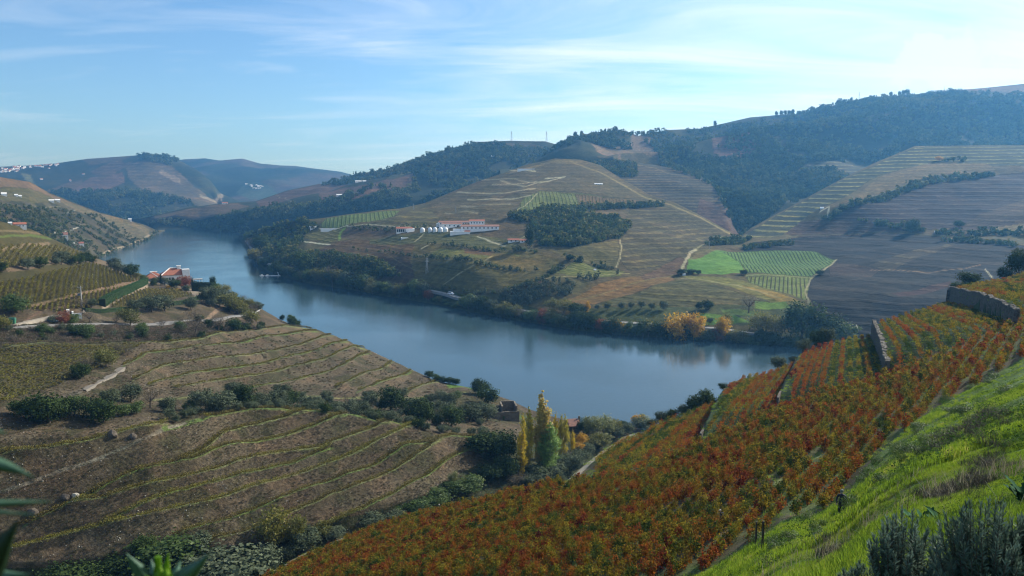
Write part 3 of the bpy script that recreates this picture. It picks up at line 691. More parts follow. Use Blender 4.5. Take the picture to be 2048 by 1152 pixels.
# tracks, walls and roads
for ln, w, c in [
    ([(985, 370), (1080, 362), (1100, 362)], 0.8, GRAVEL), ([(1010, 340), (1040, 342), (1070, 343)], 1.3, (0.5, 0.46, 0.4)), ([(1090, 356), (1130, 355)], 1.4, (0.5, 0.46, 0.4)),
    ([(940, 360), (1030, 358), (1080, 366), (1130, 355)], 0.9, (0.36, 0.33, 0.27)),
    ([(1000, 362), (1050, 372), (1092, 362), (1130, 355)], 1.2, (0.40, 0.36, 0.30)),
    ([(915, 384), (1000, 386), (1070, 381)], 1.2, (0.42, 0.38, 0.32)), ([(935, 396), (1020, 397), (1062, 393)], 1.4, (0.40, 0.36, 0.30)),
    ([(920, 408), (1000, 410), (1020, 409)], 1.0, (0.34, 0.31, 0.26)), ([(890, 420), (955, 426)], 1.0, (0.34, 0.31, 0.26)),
    ([(1030, 428), (1048, 412), (1075, 390)], 1.1, (0.34, 0.30, 0.22)), ([(1080, 384), (1180, 391), (1280, 397), (1320, 402)], 1.0, (0.05, 0.05, 0.03)),
    ([(1140, 322), (1200, 345), (1250, 372), (1290, 394), (1340, 408), (1400, 434), (1450, 462), (1480, 476)], 2.0, (0.23, 0.185, 0.10)),
    ([(1030, 478), (1060, 460), (1110, 440), (1160, 424)], 1.4, (0.26, 0.23, 0.15)), ([(1240, 484), (1243, 500), (1240, 520), (1232, 532)], 1.4, (0.34, 0.30, 0.22)),
    ([(1362, 548), (1366, 530), (1380, 510), (1392, 506)], 3.0, (0.40, 0.34, 0.27)), ([(1392, 506), (1430, 482), (1445, 472)], 1.4, (0.30, 0.27, 0.19)),
    ([(1350, 552), (1370, 560), (1400, 563), (1480, 582), (1560, 605)], 1.2, (0.28, 0.25, 0.16)), ([(1120, 606), (1190, 588), (1290, 560), (1345, 548)], 0.9, (0.19, 0.165, 0.08)),
    ([(1672, 522), (1650, 548), (1622, 562), (1610, 595), (1618, 620), (1640, 645)], 2.0, (0.28, 0.26, 0.18)), ([(1492, 560), (1560, 561), (1622, 562)], 1.3, (0.20, 0.25, 0.10)),
    ([(885, 580), (930, 545), (985, 512)], 1.3, (0.30, 0.25, 0.15)), ([(1105, 545), (1120, 538), (1240, 542)], 0.8, (0.22, 0.20, 0.10)),
    ([(1000, 582), (1060, 572), (1095, 562)], 1.2, (0.34, 0.29, 0.19)), ([(1095, 562), (1180, 552), (1260, 543)], 0.9, (0.26, 0.24, 0.13)),
    ([(600, 460), (594, 470), (598, 484), (620, 489)], 1.5, (0.42, 0.40, 0.37)), ([(615, 487), (640, 491), (660, 493)], 1.8, (0.55, 0.53, 0.50)),
    ([(640, 455), (695, 456)], 1.8, (0.55, 0.53, 0.50)), ([(695, 458), (740, 452), (800, 450), (870, 450)], 1.2, (0.36, 0.34, 0.30)),
    ([(690, 460), (681, 470), (678, 484)], 2.2, (0.17, 0.26, 0.06)), ([(828, 484), (838, 476), (848, 466)], 1.3, (0.36, 0.33, 0.26)), ([(843, 502), (868, 490)], 1.3, (0.36, 0.33, 0.26)),
    ([(955, 468), (990, 478), (1010, 486)], 2.0, (0.36, 0.35, 0.32)), ([(1130, 505), (1150, 522), (1240, 540)], 1.6, (0.05, 0.055, 0.03)),
    ([(1650, 430), (1700, 405), (1800, 375), (1900, 356)], 1.0, (0.16, 0.16, 0.09)), ([(1655, 433), (1658, 415), (1640, 425)], 1.4, (0.40, 0.38, 0.34)),
    ([(1480, 470), (1600, 468), (1800, 466), (1900, 470), (2048, 484)], 1.3, (0.10, 0.10, 0.065)), ([(1970, 540), (1985, 555)], 1.5, (0.4, 0.36, 0.3)),
    ([(1740, 542), (1860, 545), (1930, 540), (1960, 533)], 1.0, (0.20, 0.13, 0.09)), ([(760, 505), (790, 520), (830, 545)], 0.8, (0.17, 0.14, 0.09)),
    ([(700, 500), (860, 520), (1040, 540), (1100, 548)], 1.0, (0.05, 0.055, 0.032)), ([(790, 512), (900, 545), (1000, 552)], 0.9, (0.05, 0.05, 0.03)),
    ([(830, 495), (900, 493), (1080, 500)], 1.2, (0.05, 0.055, 0.032))]:
    l.stroke(ln, w, c)
SHORE_ROAD = [(492, 478), (512, 508), (530, 522), (548, 534), (556, 534), (600, 541), (640, 549), (700, 561), (760, 571), (810, 580), (860, 590), (895, 596), (930, 603), (1050, 622), (1150, 638), (1250, 650), (1330, 656), (1390, 660), (1440, 664), (1470, 668), (1540, 675), (1620, 682)]
l.stroke(SHORE_ROAD, 2.3, (0.42, 0.42, 0.40), ys=2.0)

# left bank hill
l = M1
base_cover(l, (0.062, 0.064, 0.034), (0.10, 0.082, 0.048), 50, 7, (0.13, 0.11, 0.065), 0.1)
F([(-80, 345), (60, 366), (100, 388), (130, 400), (130, 405), (60, 402), (-80, 398)], (0.13, 0.115, 0.055), (0.18, 0.14, 0.07), 5, 0.4)
F([(-80, 330), (60, 364), (100, 388), (150, 408), (200, 428), (200, 436), (140, 412), (60, 376), (-80, 370)], (0.20, 0.135, 0.085))
F([(120, 400), (200, 426), (260, 441), (300, 460), (300, 478), (270, 465), (200, 440), (130, 410)], (0.20, 0.155, 0.09), (0.14, 0.11, 0.06), 6, 0.5)
F([(190, 430), (260, 448), (295, 470), (260, 480), (220, 455)], (0.17, 0.14, 0.08), (0.11, 0.09, 0.05), 6, 0.5)
for ln, w, c in [([(110, 470), (135, 462), (150, 456), (166, 450), (160, 446)], 1.8, (0.42, 0.39, 0.34)), ([(203, 509), (225, 500), (250, 492), (280, 480), (303, 468)], 2.4, (0.34, 0.27, 0.20)), ([(0, 412), (60, 410), (120, 412)], 1.0, (0.22, 0.19, 0.12)), ([(130, 423), (150, 419)], 1.0, (0.35, 0.33, 0.28))]:
    l.stroke(ln, w, c)

# near spur
l = N1
l.shade = (0.56, 0.55, 0.53)
base_cover(l, (0.105, 0.085, 0.054), (0.15, 0.122, 0.080), 14, 8, (0.085, 0.078, 0.042), 0.12)
l.rough[:] = 0.85
UP = (0.090, 0.078, 0.034)
F([(-80, 425), (60, 455), (190, 512), (300, 560), (300, 580), (250, 570), (140, 600), (-80, 640)], UP, (0.125, 0.15, 0.045), (115, 2.4), 0.5, 0.8)
for ln, w, c in [([(-80, 505), (0, 500), (60, 490), (95, 488)], 5, (0.22, 0.17, 0.10)), ([(-80, 480), (60, 470), (100, 478)], 3, (0.13, 0.17, 0.05)), ([(-80, 465), (40, 462), (80, 468)], 3, (0.19, 0.15, 0.08)),
                 ([(-80, 545), (0, 540), (60, 535), (100, 525), (180, 520), (215, 528)], 6, (0.20, 0.15, 0.095)), ([(195, 522), (240, 545), (280, 562)], 3, (0.20, 0.16, 0.10)),
                 ([(50, 612), (120, 600), (180, 585), (250, 567), (280, 562)], 4.5, (0.23, 0.165, 0.105))]:
    l.stroke(ln, w, c, ys=1.3)
F([(50, 615), (180, 588), (250, 572), (210, 600), (190, 612), (130, 620)], (0.09, 0.07, 0.035), (0.10, 0.12, 0.04), (115, 2.2), 0.4, 0.8)
F([(215, 612), (290, 577), (350, 578), (390, 590), (330, 602), (260, 614)], (0.105, 0.095, 0.040), (0.13, 0.15, 0.045), (115, 2.2), 0.5, 0.8)
F([(380, 582), (400, 578), (420, 595), (395, 600)], (0.42, 0.36, 0.27), None, None, 0, 0.2)
l.stroke([(208, 616), (250, 590), (292, 573)], 4.0, (0.38, 0.31, 0.225), ys=1.4)
l.stroke([(290, 573), (300, 560), (380, 580), (400, 590)], 3.0, (0.36, 0.30, 0.22), ys=1.4)
l.stroke([(410, 640), (425, 628), (440, 618), (455, 608)], 4.0, (0.30, 0.22, 0.15), ys=1.2)
l.stroke([(55, 640), (90, 616), (130, 612)], 3.0, (0.17, 0.12, 0.085))
# scrubby bank below the road
F([(-80, 662), (500, 640), (540, 650), (500, 662), (380, 680), (-80, 698)], (0.075, 0.058, 0.038), None, None, 0, 1.0, 0.75)
F([(-80, 700), (290, 684), (260, 700), (170, 745), (110, 770), (60, 780), (0, 820), (-80, 820)], (0.085, 0.080, 0.042), (0.135, 0.125, 0.065), (100, 2.2), 0.55, 0.8)
F([(960, 775), (1010, 800), (1060, 832), (1100, 850), (1000, 845), (900, 835), (760, 800), (880, 790)], (0.085, 0.085, 0.040), None, None, 0, 0.9, 0.6)
F([(500, 640), (560, 655), (640, 664), (700, 685), (700, 700), (520, 660)], (0.20, 0.15, 0.09), None, None, 0, 0.9, 0.4)
# valley bottom
F([(-80, 1135), (300, 1118), (500, 1098), (700, 1040), (850, 990), (950, 930), (990, 890), (1060, 880), (1200, 880), (1340, 860), (1340, 1330), (-80, 1330)], (0.050, 0.065, 0.028), None, None, 0, 0.9, 0.85)
l.stroke([(800, 1015), (850, 1000), (900, 985)], 8, (0.075, 0.13, 0.035))
l.stroke([(900, 772), (930, 770), (955, 778)], 7, (0.12, 0.21, 0.04), ys=1.6)
l.stroke([(1005, 833), (1040, 835)], 4, (0.12, 0.19, 0.05)); l.stroke([(975, 810), (1030, 828), (1080, 840)], 3, (0.10, 0.13, 0.05))
l.stroke([(250, 1098), (350, 1080)], 5, (0.12, 0.18, 0.045)); l.stroke([(360, 1110), (480, 1108), (500, 1106)], 5, (0.11, 0.20, 0.04))
# roads and tracks
ROAD = [(12, 657), (60, 653), (130, 651), (220, 648), (300, 645), (380, 641), (440, 636), (480, 630), (510, 624), (520, 616), (500, 606), (490, 600)]
TRACKS = {'dirt_track': ([(20, 652), (60, 643), (100, 635), (125, 630)], 3.2), 'gravel_path': ([(160, 782), (190, 768), (220, 748), (250, 728), (275, 712), (295, 701)], 3.6)}
l.stroke([(300, 800), (400, 796), (470, 794), (560, 793), (640, 792), (760, 793), (880, 790), (930, 785)], 2.6, (0.22, 0.23, 0.10), ys=1.8)
l.stroke([(-80, 1010), (0, 988), (65, 961), (155, 928), (258, 890), (339, 857)], 4.6, (0.20, 0.19, 0.145), ys=1.5)
l.stroke([(330, 860), (370, 850), (420, 838)], 6.0, (0.14, 0.20, 0.06), ys=1.5)
l.stroke([(339, 857), (370, 848)], 4.0, (0.26, 0.24, 0.18), ys=1.5)
l.stroke([(90, 800), (130, 790), (160, 782)], 6, (0.16, 0.14, 0.11), ys=1.6)
TLINES = {
 'lower': [
  [(0, 912), (97, 901), (194, 878), (290, 858), (340, 852)],
  [(400, 842), (512, 827), (567, 827), (614, 832), (677, 835), (716, 840), (763, 847), (853, 852)],
  [(355, 922), (413, 899), (458, 867), (512, 856), (571, 843), (618, 833)],
  [(42, 1051), (107, 1019), (168, 993), (207, 974), (245, 956), (274, 945), (381, 925), (452, 899), (512, 888), (590, 871), (669, 845), (700, 840)],
  [(123, 1009), (207, 995), (290, 974), (355, 964), (452, 938), (512, 918), (563, 906), (649, 894), (708, 876), (763, 855), (787, 850)],
  [(200, 1048), (258, 1025), (323, 999), (355, 989), (420, 974), (512, 948), (590, 927), (669, 898)],
  [(-40, 1112), (0, 1103), (65, 1083), (129, 1067), (207, 1054), (271, 1041), (323, 1032), (387, 1016), (452, 999), (512, 980), (598, 953), (685, 920), (763, 884), (810, 861), (849, 853)],
  [(339, 1083), (387, 1067), (452, 1045), (512, 1024), (590, 994), (677, 961), (747, 931), (806, 900), (865, 886), (904, 878), (983, 878)],
  [(410, 1092), (450, 1080), (512, 1061), (560, 1043), (649, 1004), (732, 967), (787, 943), (865, 896), (889, 884)],
  [(600, 1078), (661, 1053), (732, 1020), (787, 992), (845, 955), (904, 920), (936, 904), (985, 884)]],
 'upper': [
  [(0, 701), (102, 692), (205, 687), (294, 684), (335, 686), (376, 682), (444, 670), (512, 662), (570, 655), (630, 660)],
  [(240, 735), (297, 708), (376, 697), (444, 690), (512, 681), (580, 670), (640, 664)],
  [(260, 765), (318, 737), (410, 725), (512, 711), (598, 692), (649, 675), (668, 672)],
  [(290, 776), (342, 757), (444, 742), (547, 725), (632, 704), (665, 690), (700, 684)],
  [(342, 778), (444, 761), (547, 746), (632, 726), (667, 712), (706, 696), (735, 700)],
  [(440, 786), (500, 778), (560, 768), (603, 759), (646, 747), (689, 731), (715, 716), (745, 706)],
  [(663, 780), (700, 764), (732, 752), (766, 739), (788, 724), (790, 724)],
  [(710, 787), (753, 771), (796, 758), (818, 747), (828, 738)],
  [(807, 787), (839, 776), (871, 766), (885, 762)]]}
ALL_T = [(k, i, ln) for k in TLINES for i, ln in enumerate(TLINES[k])]
dz = np.zeros(l.PX.shape); near_line = np.full(l.PX.shape, 99.0)
for k_, i_, ln in ALL_T:
    lx = np.array([p[0] for p in ln], float); ly = np.array([p[1] for p in ln], float)
    sc_ = 1.0 if k_ == 'lower' else 0.72
    yl = np.interp(l.PX, lx, ly)
    endf = np.clip((l.PX - lx[0]) / 25, 0, 1) * np.clip((lx[-1] - l.PX) / 25, 0, 1)
    slope_ = np.interp(l.PX, (lx[:-1] + lx[1:]) / 2, np.diff(ly) / np.diff(lx))
    dd = (yl - l.PY) / np.sqrt(1 + slope_ ** 2) / sc_ + fbm(l.P[..., 0] / 5, l.P[..., 1] / 5, 3, 5) * 1.6
    prof = np.interp(dd, [-12, -1.5, 0, 7, 11, 22], [0, 1.4, 1.4, -0.9, -0.9, 0])
    dz += prof * endf * (0.85 if k_ == 'lower' else 1.0)
    g = np.clip(1 - np.abs(dd - 0.3) / 3.0, 0, 1) ** 0.6 * np.clip(endf * 3, 0, 1) * (0.9 + 0.6 * fbm(l.P[..., 0] / 9, l.P[..., 1] / 9, 3, 55))
    g = np.clip(g, 0, 1)[..., None]
    gc = np.array((0.15, 0.23, 0.05)) if i_ % 2 else np.array((0.21, 0.25, 0.09))
    l.col = l.col * (1 - g) + gc * g
    v = (np.clip(1 - np.abs(dd - 6) / 6.0, 0, 1) * endf * 0.85)[..., None]
    l.col = l.col * (1 - v) + np.array((0.12, 0.112, 0.036)) * v
    near_line = np.minimum(near_line, np.abs(dd - 3.5) + (1 - endf) * 50)
l.P[..., 2] += np.clip(dz, -1.6, 1.6)
# vineyard slope cover
l = A
l.shade = (0.85, 0.85, 0.85)
base_cover(l, (0.085, 0.075, 0.045), (0.07, 0.10, 0.035), 7, 9)
l.rough[:] = 0.8
F([(1200, 960), (1440, 806), (1592, 733), (1745, 660), (1900, 560), (2130, 500), (2130, 600), (2020, 652), (1768, 748), (1556, 815), (1400, 890), (1245, 955)], (0.036, 0.058, 0.020), (0.09, 0.07, 0.04), None, 0, 0.8)
ge_ = grass_edge(l.PX)
gk = l.PY > ge_ - 6
n_ = np.clip(fbm(l.P[..., 0] / 2.2, l.P[..., 1] / 2.2, 4, 12) * 2 + 0.5, 0, 1)[..., None]
gcol = np.array((0.065, 0.115, 0.024)) * (1 - n_) + np.array((0.10, 0.16, 0.035)) * n_
l.col[gk] = gcol[gk]; l.col2[gk] = l.col[gk]
l.stroke([(1550, 975), (1580, 950), (1640, 908)], 4, (0.16, 0.19, 0.07), ys=1.0)
l.stroke([(1700, 672), (1740, 668)], 8, (0.19, 0.21, 0.08)); l.stroke([(1445, 785), (1470, 775)], 8, (0.14, 0.19, 0.06))
l.stroke([(1132, 966), (1160, 938), (1200, 905), (1245, 873), (1270, 868)], 7, (0.30, 0.27, 0.21), ys=1.0)
l.stroke([(1132, 966), (1160, 938), (1200, 905), (1245, 873)], 1.2, (0.13, 0.13, 0.07), ys=1.0)
l.stroke([(480, 1175), (530, 1148), (600, 1108), (680, 1076)], 9, (0.22, 0.20, 0.13), ys=1.0)

M_FAR = land_mat('far_land', 0.035, 0.006, 0.5, 8.0)
M_MID = land_mat('hill_land', 0.16, 0.02, 0.7, 1.6)
M_NEAR = land_mat('near_land', 0.9, 0.08, 1.0, 0.6)
M_FG = land_mat('slope_land', 5.0, 0.4, 0.9, 0.08)
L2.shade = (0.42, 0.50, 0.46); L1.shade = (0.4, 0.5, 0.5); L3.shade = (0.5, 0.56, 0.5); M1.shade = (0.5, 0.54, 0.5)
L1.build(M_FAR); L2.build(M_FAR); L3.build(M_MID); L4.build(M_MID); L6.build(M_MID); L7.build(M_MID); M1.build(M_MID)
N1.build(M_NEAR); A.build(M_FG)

# the same hillside beside, below and behind the camera
PA = A.P[::4, ::8].reshape(-1, 3); PA = PA[PA[:, 1] < 190]
def plane_z(x, y): return 99 + 0.37 * x - 0.286 * y
anch = [(0, 0, 118.35), (-2.5, 0, 117.9), (2.5, 0, 118.7), (0, -3, 119.0), (0, -30, 128), (-20, 0, 110.5), (-50, 0, 98), (-50, -40, 108), (30, -40, 142), (40, 0, 131), (80, 0, 146), (100, -40, 160), (-12, 12, 108), (-25, 25, 92), (-50, 40, 76), (0, 12, 112.5), (0, 30, 98), (160, 0, 170), (160, 60, 150)]
for yy in (15, 40, 70, 110, 150, 190):
    e = A.at(2290, float(np.interp(yy, [15, 190], [900, 700])));
    anch.append((0.86 * yy + 35, yy, plane_z(0.86 * yy + 35, yy) + max(0, 16 - yy * .12)))
    anch.append((-0.45 * yy - 40, yy, plane_z(-0.45 * yy - 40, yy)))
sel = PA[::max(1, len(PA) // 260)]
cc = np.concatenate([np.array(anch, float), sel])
def tps(c, X, Y, reg=1e-3):
    x, y, v = c[:, 0] / 100, c[:, 1] / 100, c[:, 2]; n = len(x)
    r2 = (x[:, None] - x) ** 2 + (y[:, None] - y) ** 2
    M = np.zeros((n + 3, n + 3)); M[:n, :n] = 0.5 * r2 * np.log(r2 + 1e-12) + np.eye(n) * reg
    M[:n, n] = 1; M[:n, n + 1] = x; M[:n, n + 2] = y; M[n:, :n] = M[:n, n:].T
    w = np.linalg.solve(M, np.concatenate([v, np.zeros(3)])); X = X / 100; Y = Y / 100
    o = w[-3] + w[-2] * X + w[-1] * Y
    for i in range(n):
        q = (X - x[i]) ** 2 + (Y - y[i]) ** 2; o = o + w[i] * 0.5 * q * np.log(q + 1e-12)
    return o
gx = np.concatenate([np.arange(-90, -12, 2.5), np.arange(-12, 16, 0.5), np.arange(16, 190, 2.5)]); gy_ = np.concatenate([np.arange(-60, -8, 2.5), np.arange(-8, 20, 0.5), np.arange(20, 190, 2.5)])
GX, GY = np.meshgrid(gx, gy_, indexing='ij'); GZ = tps(cc, GX, GY) - 0.05
q_ = np.stack([GX, GY, GZ], -1); qx, qy = pix(np.where(q_[..., 1:2] > 1.0, q_, np.array([0, 1.0, 0])))
ins = (GY > 2.4) & (qx > 360) & (qx < 2320) & (qy < 1290)
far0 = A.P[::3, ::5].reshape(-1, 3); far0 = far0[far0[:, 1] < 200]
ii = np.nonzero(ins.ravel())[0]; fx, fy, fz = GX.ravel(), GY.ravel(), GZ.ravel().copy()
for c0 in range(0, len(ii), 400):
    k = ii[c0:c0 + 400]; d2 = (fx[k][:, None] - far0[:, 0]) ** 2 + (fy[k][:, None] - far0[:, 1]) ** 2
    nb = np.argpartition(d2, 4, axis=1)[:, :4]; fz[k] = np.minimum(fz[k], far0[nb, 2].min(1)) - 0.35
GZ = fz.reshape(GX.shape)
cp_ = np.interp(qx, [p[0] for p in crestA], [p[1] for p in crestA])
GZ = np.where((GY > 2.4) & (qx < 2330) & (qy < cp_ + 6), np.minimum(GZ, GZ - 8 - (cp_ + 6 - qy) * 0.4), GZ)
GZ = np.maximum(np.where(ins, GZ, GZ + 0.12 * fbm(GX / 3, GY / 3, 4, 5)), -12.2)
nx_, ny_ = GX.shape; idx = np.arange(nx_ * ny_).reshape(nx_, ny_)
F = np.stack([idx[:-1, :-1].ravel(), idx[1:, :-1].ravel(), idx[1:, 1:].ravel(), idx[:-1, 1:].ravel()], 1)
nn_ = np.clip(fbm(GX / 2.2, GY / 2.2, 4, 12) * 2 + 0.5, 0, 1)[..., None]
cg = (np.array((0.065, 0.115, 0.024)) * (1 - nn_) + np.array((0.10, 0.16, 0.035)) * nn_).reshape(-1, 3) * 0.85
one = np.ones((len(cg), 1)); zz = np.zeros(len(cg))
me = new_mesh('hillside', np.stack([GX, GY, GZ], -1).reshape(-1, 3), F, [M_FG], {'Col': ('FLOAT_COLOR', 'POINT', np.hstack([cg, one])), 'Col2': ('FLOAT_COLOR', 'POINT', np.hstack([cg, one])), 'phase': ('FLOAT', 'POINT', zz), 'amp': ('FLOAT', 'POINT', zz), 'rgh': ('FLOAT', 'POINT', zz + 0.8)}, smooth=True)
tag(link('hillside', me), kind='structure')
HILL = (gx, gy_, GZ, ins)

# valley floor: one sheet under everything, out to the horizon
me = new_mesh('ground', [(-8900, -270, -12.3), (8900, -270, -12.3), (8900, 6600, -12.3), (-8900, 6600, -12.3)], [(0, 1, 2, 3)], [simple_mat('ground_soil', (0.10, 0.09, 0.05), scale=0.01)])
tag(link('ground', me), kind='structure')

# river
m, nt, out = mat_base('river_water')
b = N(nt, 'ShaderNodeBsdfPrincipled'); b.inputs['Base Color'].default_value = (0.030, 0.060, 0.074, 1)
b.inputs['Roughness'].default_value = 0.06; b.inputs['IOR'].default_value = 1.33; b.inputs['Specular IOR Level'].default_value = 0.5
ge = N(nt, 'ShaderNodeNewGeometry')
mp = N(nt, 'ShaderNodeMapping'); nt.links.new(ge.outputs['Position'], mp.inputs[0]); mp.inputs['Rotation'].default_value = (0, 0, R(25)); mp.inputs['Scale'].default_value = (0.55, 1.2, 1)
n1 = N(nt, 'ShaderNodeTexNoise', i_Scale=0.55, i_Detail=5.0, i_Roughness=0.6); nt.links.new(mp.outputs[0], n1.inputs[0])
n2 = N(nt, 'ShaderNodeTexNoise', i_Scale=0.012, i_Detail=3.0); nt.links.new(ge.outputs['Position'], n2.inputs[0])
mr = N(nt, 'ShaderNodeMapRange'); nt.links.new(n2.outputs[0], mr.inputs[0]); mr.inputs[1].default_value = 0.35; mr.inputs[2].default_value = 0.65; mr.inputs[3].default_value = 0.25; mr.inputs[4].default_value = 0.7
bp = N(nt, 'ShaderNodeBump', i_Distance=0.16); nt.links.new(n1.outputs[0], bp.inputs['Height']); nt.links.new(mr.outputs[0], bp.inputs['Strength'])
nt.links.new(bp.outputs[0], b.inputs['Normal']); nt.links.new(b.outputs[0], out.inputs[0])
rv = [(-1500, 600), (-1500, 2600), (400, 2600), (900, 1200), (900, 200), (60, 200), (-300, 420)]
me = new_mesh('river', [(x, y, 0) for x, y in rv], [tuple(range(len(rv)))], [m])
tag(link('river', me), kind='structure')

# haze in the valley air
hm = bpy.data.materials.new('haze_air'); hm.use_nodes = True
nt = hm.node_tree; nt.nodes.clear()
out = N(nt, 'ShaderNodeOutputMaterial')
pv = N(nt, 'ShaderNodeVolumePrincipled'); pv.inputs['Density'].default_value = HAZE_DENSITY
pv.inputs['Color'].default_value = HAZE_COLOR + (1,); pv.inputs['Anisotropy'].default_value = 0.5; pv.inputs['Absorption Color'].default_value = (0.35, 0.35, 0.35, 1)
nt.links.new(pv.outputs[0], out.inputs['Volume'])
hx, hy0, hy1, hz0, hz1 = 9000, -280, 6700, -13.4, 485
hv = [(x, y, z) for z in (hz0, hz1) for y in (hy0, hy1) for x in (-hx, hx)]
me = new_mesh('haze', hv, [(0, 1, 3, 2), (4, 6, 7, 5), (0, 4, 5, 1), (2, 3, 7, 6), (0, 2, 6, 4), (1, 5, 7, 3)], [hm])
import bmesh
bm_ = bmesh.new(); bm_.from_mesh(me); bmesh.ops.recalc_face_normals(bm_, faces=bm_.faces); bm_.to_mesh(me); bm_.free()
tag(link('haze', me), kind='stuff')
# ------------------------------------------------------------------ plants
def unit(v): return v / (np.linalg.norm(v, axis=-1, keepdims=True) + 1e-9)

def leaves(C, Nn, size, r, aspect=1.0, jit=0.35, up=None):
    """one small quad per centre C facing roughly Nn; returns verts and faces"""
    n = len(C)
    Nn = unit(Nn + r.normal(0, jit, (n, 3)))
    a = unit(np.cross(Nn, r.normal(0, 1, (n, 3)) if up is None else up + r.normal(0, 0.3, (n, 3))))
    b = np.cross(Nn, a)
    s = size * r.uniform(0.65, 1.35, (n, 1))
    V = np.stack([C - a * s * 0.5, C + b * s * 0.5 * aspect - a * s * 0.08, C + a * s * 0.5, C - b * s * 0.5 * aspect + a * s * 0.08], 1).reshape(-1, 3)
    return V, np.arange(4 * n).reshape(n, 4)

def crown_mesh(name, mat, lobes, n, size, seed, aspect=1.0, jit=0.45, inner=0.25, drop=0.0):
    """leaf clumps spread through several uneven lobes (x, y, z, radius, radius z)"""
    r = np.random.default_rng(seed)
    L_ = np.array(lobes, float)
    w = L_[:, 3] ** 2 * L_[:, 4] ** 0.5; w /= w.sum()
    # clumps on the lobes, leaves round the clumps
    nc = max(12, n // 14)
    li = r.choice(len(L_), nc, p=w)
    d = unit(r.normal(0, 1, (nc, 3)))
    rad = np.where(r.random(nc) < inner, r.uniform(0.3, 0.8, nc), r.uniform(0.82, 1.08, nc))[:, None]
    cc = L_[li, :3] + d * rad * np.stack([L_[li, 3], L_[li, 3], L_[li, 4]], 1)
    tone = r.random(nc)
    k = r.integers(0, nc, n)
    cs = L_[li, 3][k][:, None] * 0.24
    off = r.normal(0, 1, (n, 3)) * cs * np.array([1, 1, 0.8])
    C = cc[k] + off
    if drop: C = C[r.random(len(C)) > drop]; k = k[:len(C)]
    nn = unit(d[k[:len(C)]] * 0.8 + unit(off[:len(C)]) * 0.6 + np.array([0, 0, 0.35]))
    V, F = leaves(C, nn, size, r, aspect, jit)
    lv = np.clip(tone[k[:len(C)]] * 0.7 + r.random(len(C)) * 0.3, 0, 1)
    return new_mesh(name, V, F, [mat], {'lv': ('FLOAT', 'POINT', np.repeat(lv, 4))})

def tube(pts, rads, sides=6):
    pts = np.asarray(pts, float); V = []; F = []
    for i, p in enumerate(pts):
        d = pts[min(i + 1, len(pts) - 1)] - pts[max(i - 1, 0)]
        d = d / (np.linalg.norm(d) + 1e-9)
        a = np.cross(d, (0.3, 0.9, 0.1)); a /= np.linalg.norm(a) + 1e-9; b = np.cross(d, a)
        for k in range(sides):
            t = 2 * math.pi * k / sides
            V.append(p + (a * math.cos(t) + b * math.sin(t)) * rads[i])
    for i in range(len(pts) - 1):
        for k in range(sides):
            k2 = (k + 1) % sides
            F.append((i * sides + k, i * sides + k2, (i + 1) * sides + k2, (i + 1) * sides + k))
    F.append(tuple(range((len(pts) - 1) * sides, len(pts) * sides)))
    return V, F

class MB:
    """collects simple solids into one mesh"""
    def __init__(s): s.V = []; s.F = []
    def add(s, V, F):
        o = len(s.V); s.V += [tuple(map(float, v)) for v in V]; s.F += [tuple(o + i for i in f) for f in F]; return s
    def tube(s, pts, rads, sides=6): return s.add(*tube(pts, rads, sides))
    def box(s, x0, x1, y0, y1, z0, z1):
        V = [(x, y, z) for z in (z0, z1) for y in (y0, y1) for x in (x0, x1)]
        return s.add(V, [(0, 2, 3, 1), (4, 5, 7, 6), (0, 1, 5, 4), (2, 6, 7, 3), (0, 4, 6, 2), (1, 3, 7, 5)])
    def bar(s, p, q, w):
        return s.tube([p, q], [w, w], 4)
    def mesh(s, name, mats): return new_mesh(name, s.V, s.F, mats)
    def build(s, name, mat, parent=None, loc=None):
        return link(name, s.mesh(name, [mat]), parent, loc)

def trunk_mesh(name, mat, h, r0, spread, seed, limbs=4, fork=0.45, lean=0.1):
    r = np.random.default_rng(seed); b = MB()
    top = np.array([r.normal(0, lean), r.normal(0, lean), h * fork])
    b.tube([(0, 0, -0.6), (0, 0, 0), top * 0.5 + r.normal(0, 0.04, 3), top], [r0 * 1.3, r0 * 1.1, r0 * 0.85, r0 * 0.7], 7)
    for i in range(limbs):
        a = 2 * math.pi * (i + r.random() * 0.6) / limbs
        q = np.array([math.cos(a) * spread, math.sin(a) * spread, h * r.uniform(0.75, 0.95)])
        mid = top * 0.45 + q * 0.55 + np.array([0, 0, -h * 0.06])
        b.tube([top * 0.96, mid, q], [r0 * 0.55, r0 * 0.35, r0 * 0.12], 5)
    return b.mesh(name, [mat])

def rlobes(r, n, R0, H, base, zr):
    out = [(0, 0, base + H * 0.5, R0 * 0.75, H * 0.5)]
    for i in range(n):
        a = r.uniform(0, 2 * math.pi); q = R0 * r.uniform(0.35, 0.68); rr = R0 * r.uniform(0.3, 0.5)
        out.append((math.cos(a) * q, math.sin(a) * q, base + H * r.uniform(0.25, 0.85), rr, rr * zr))
    return out

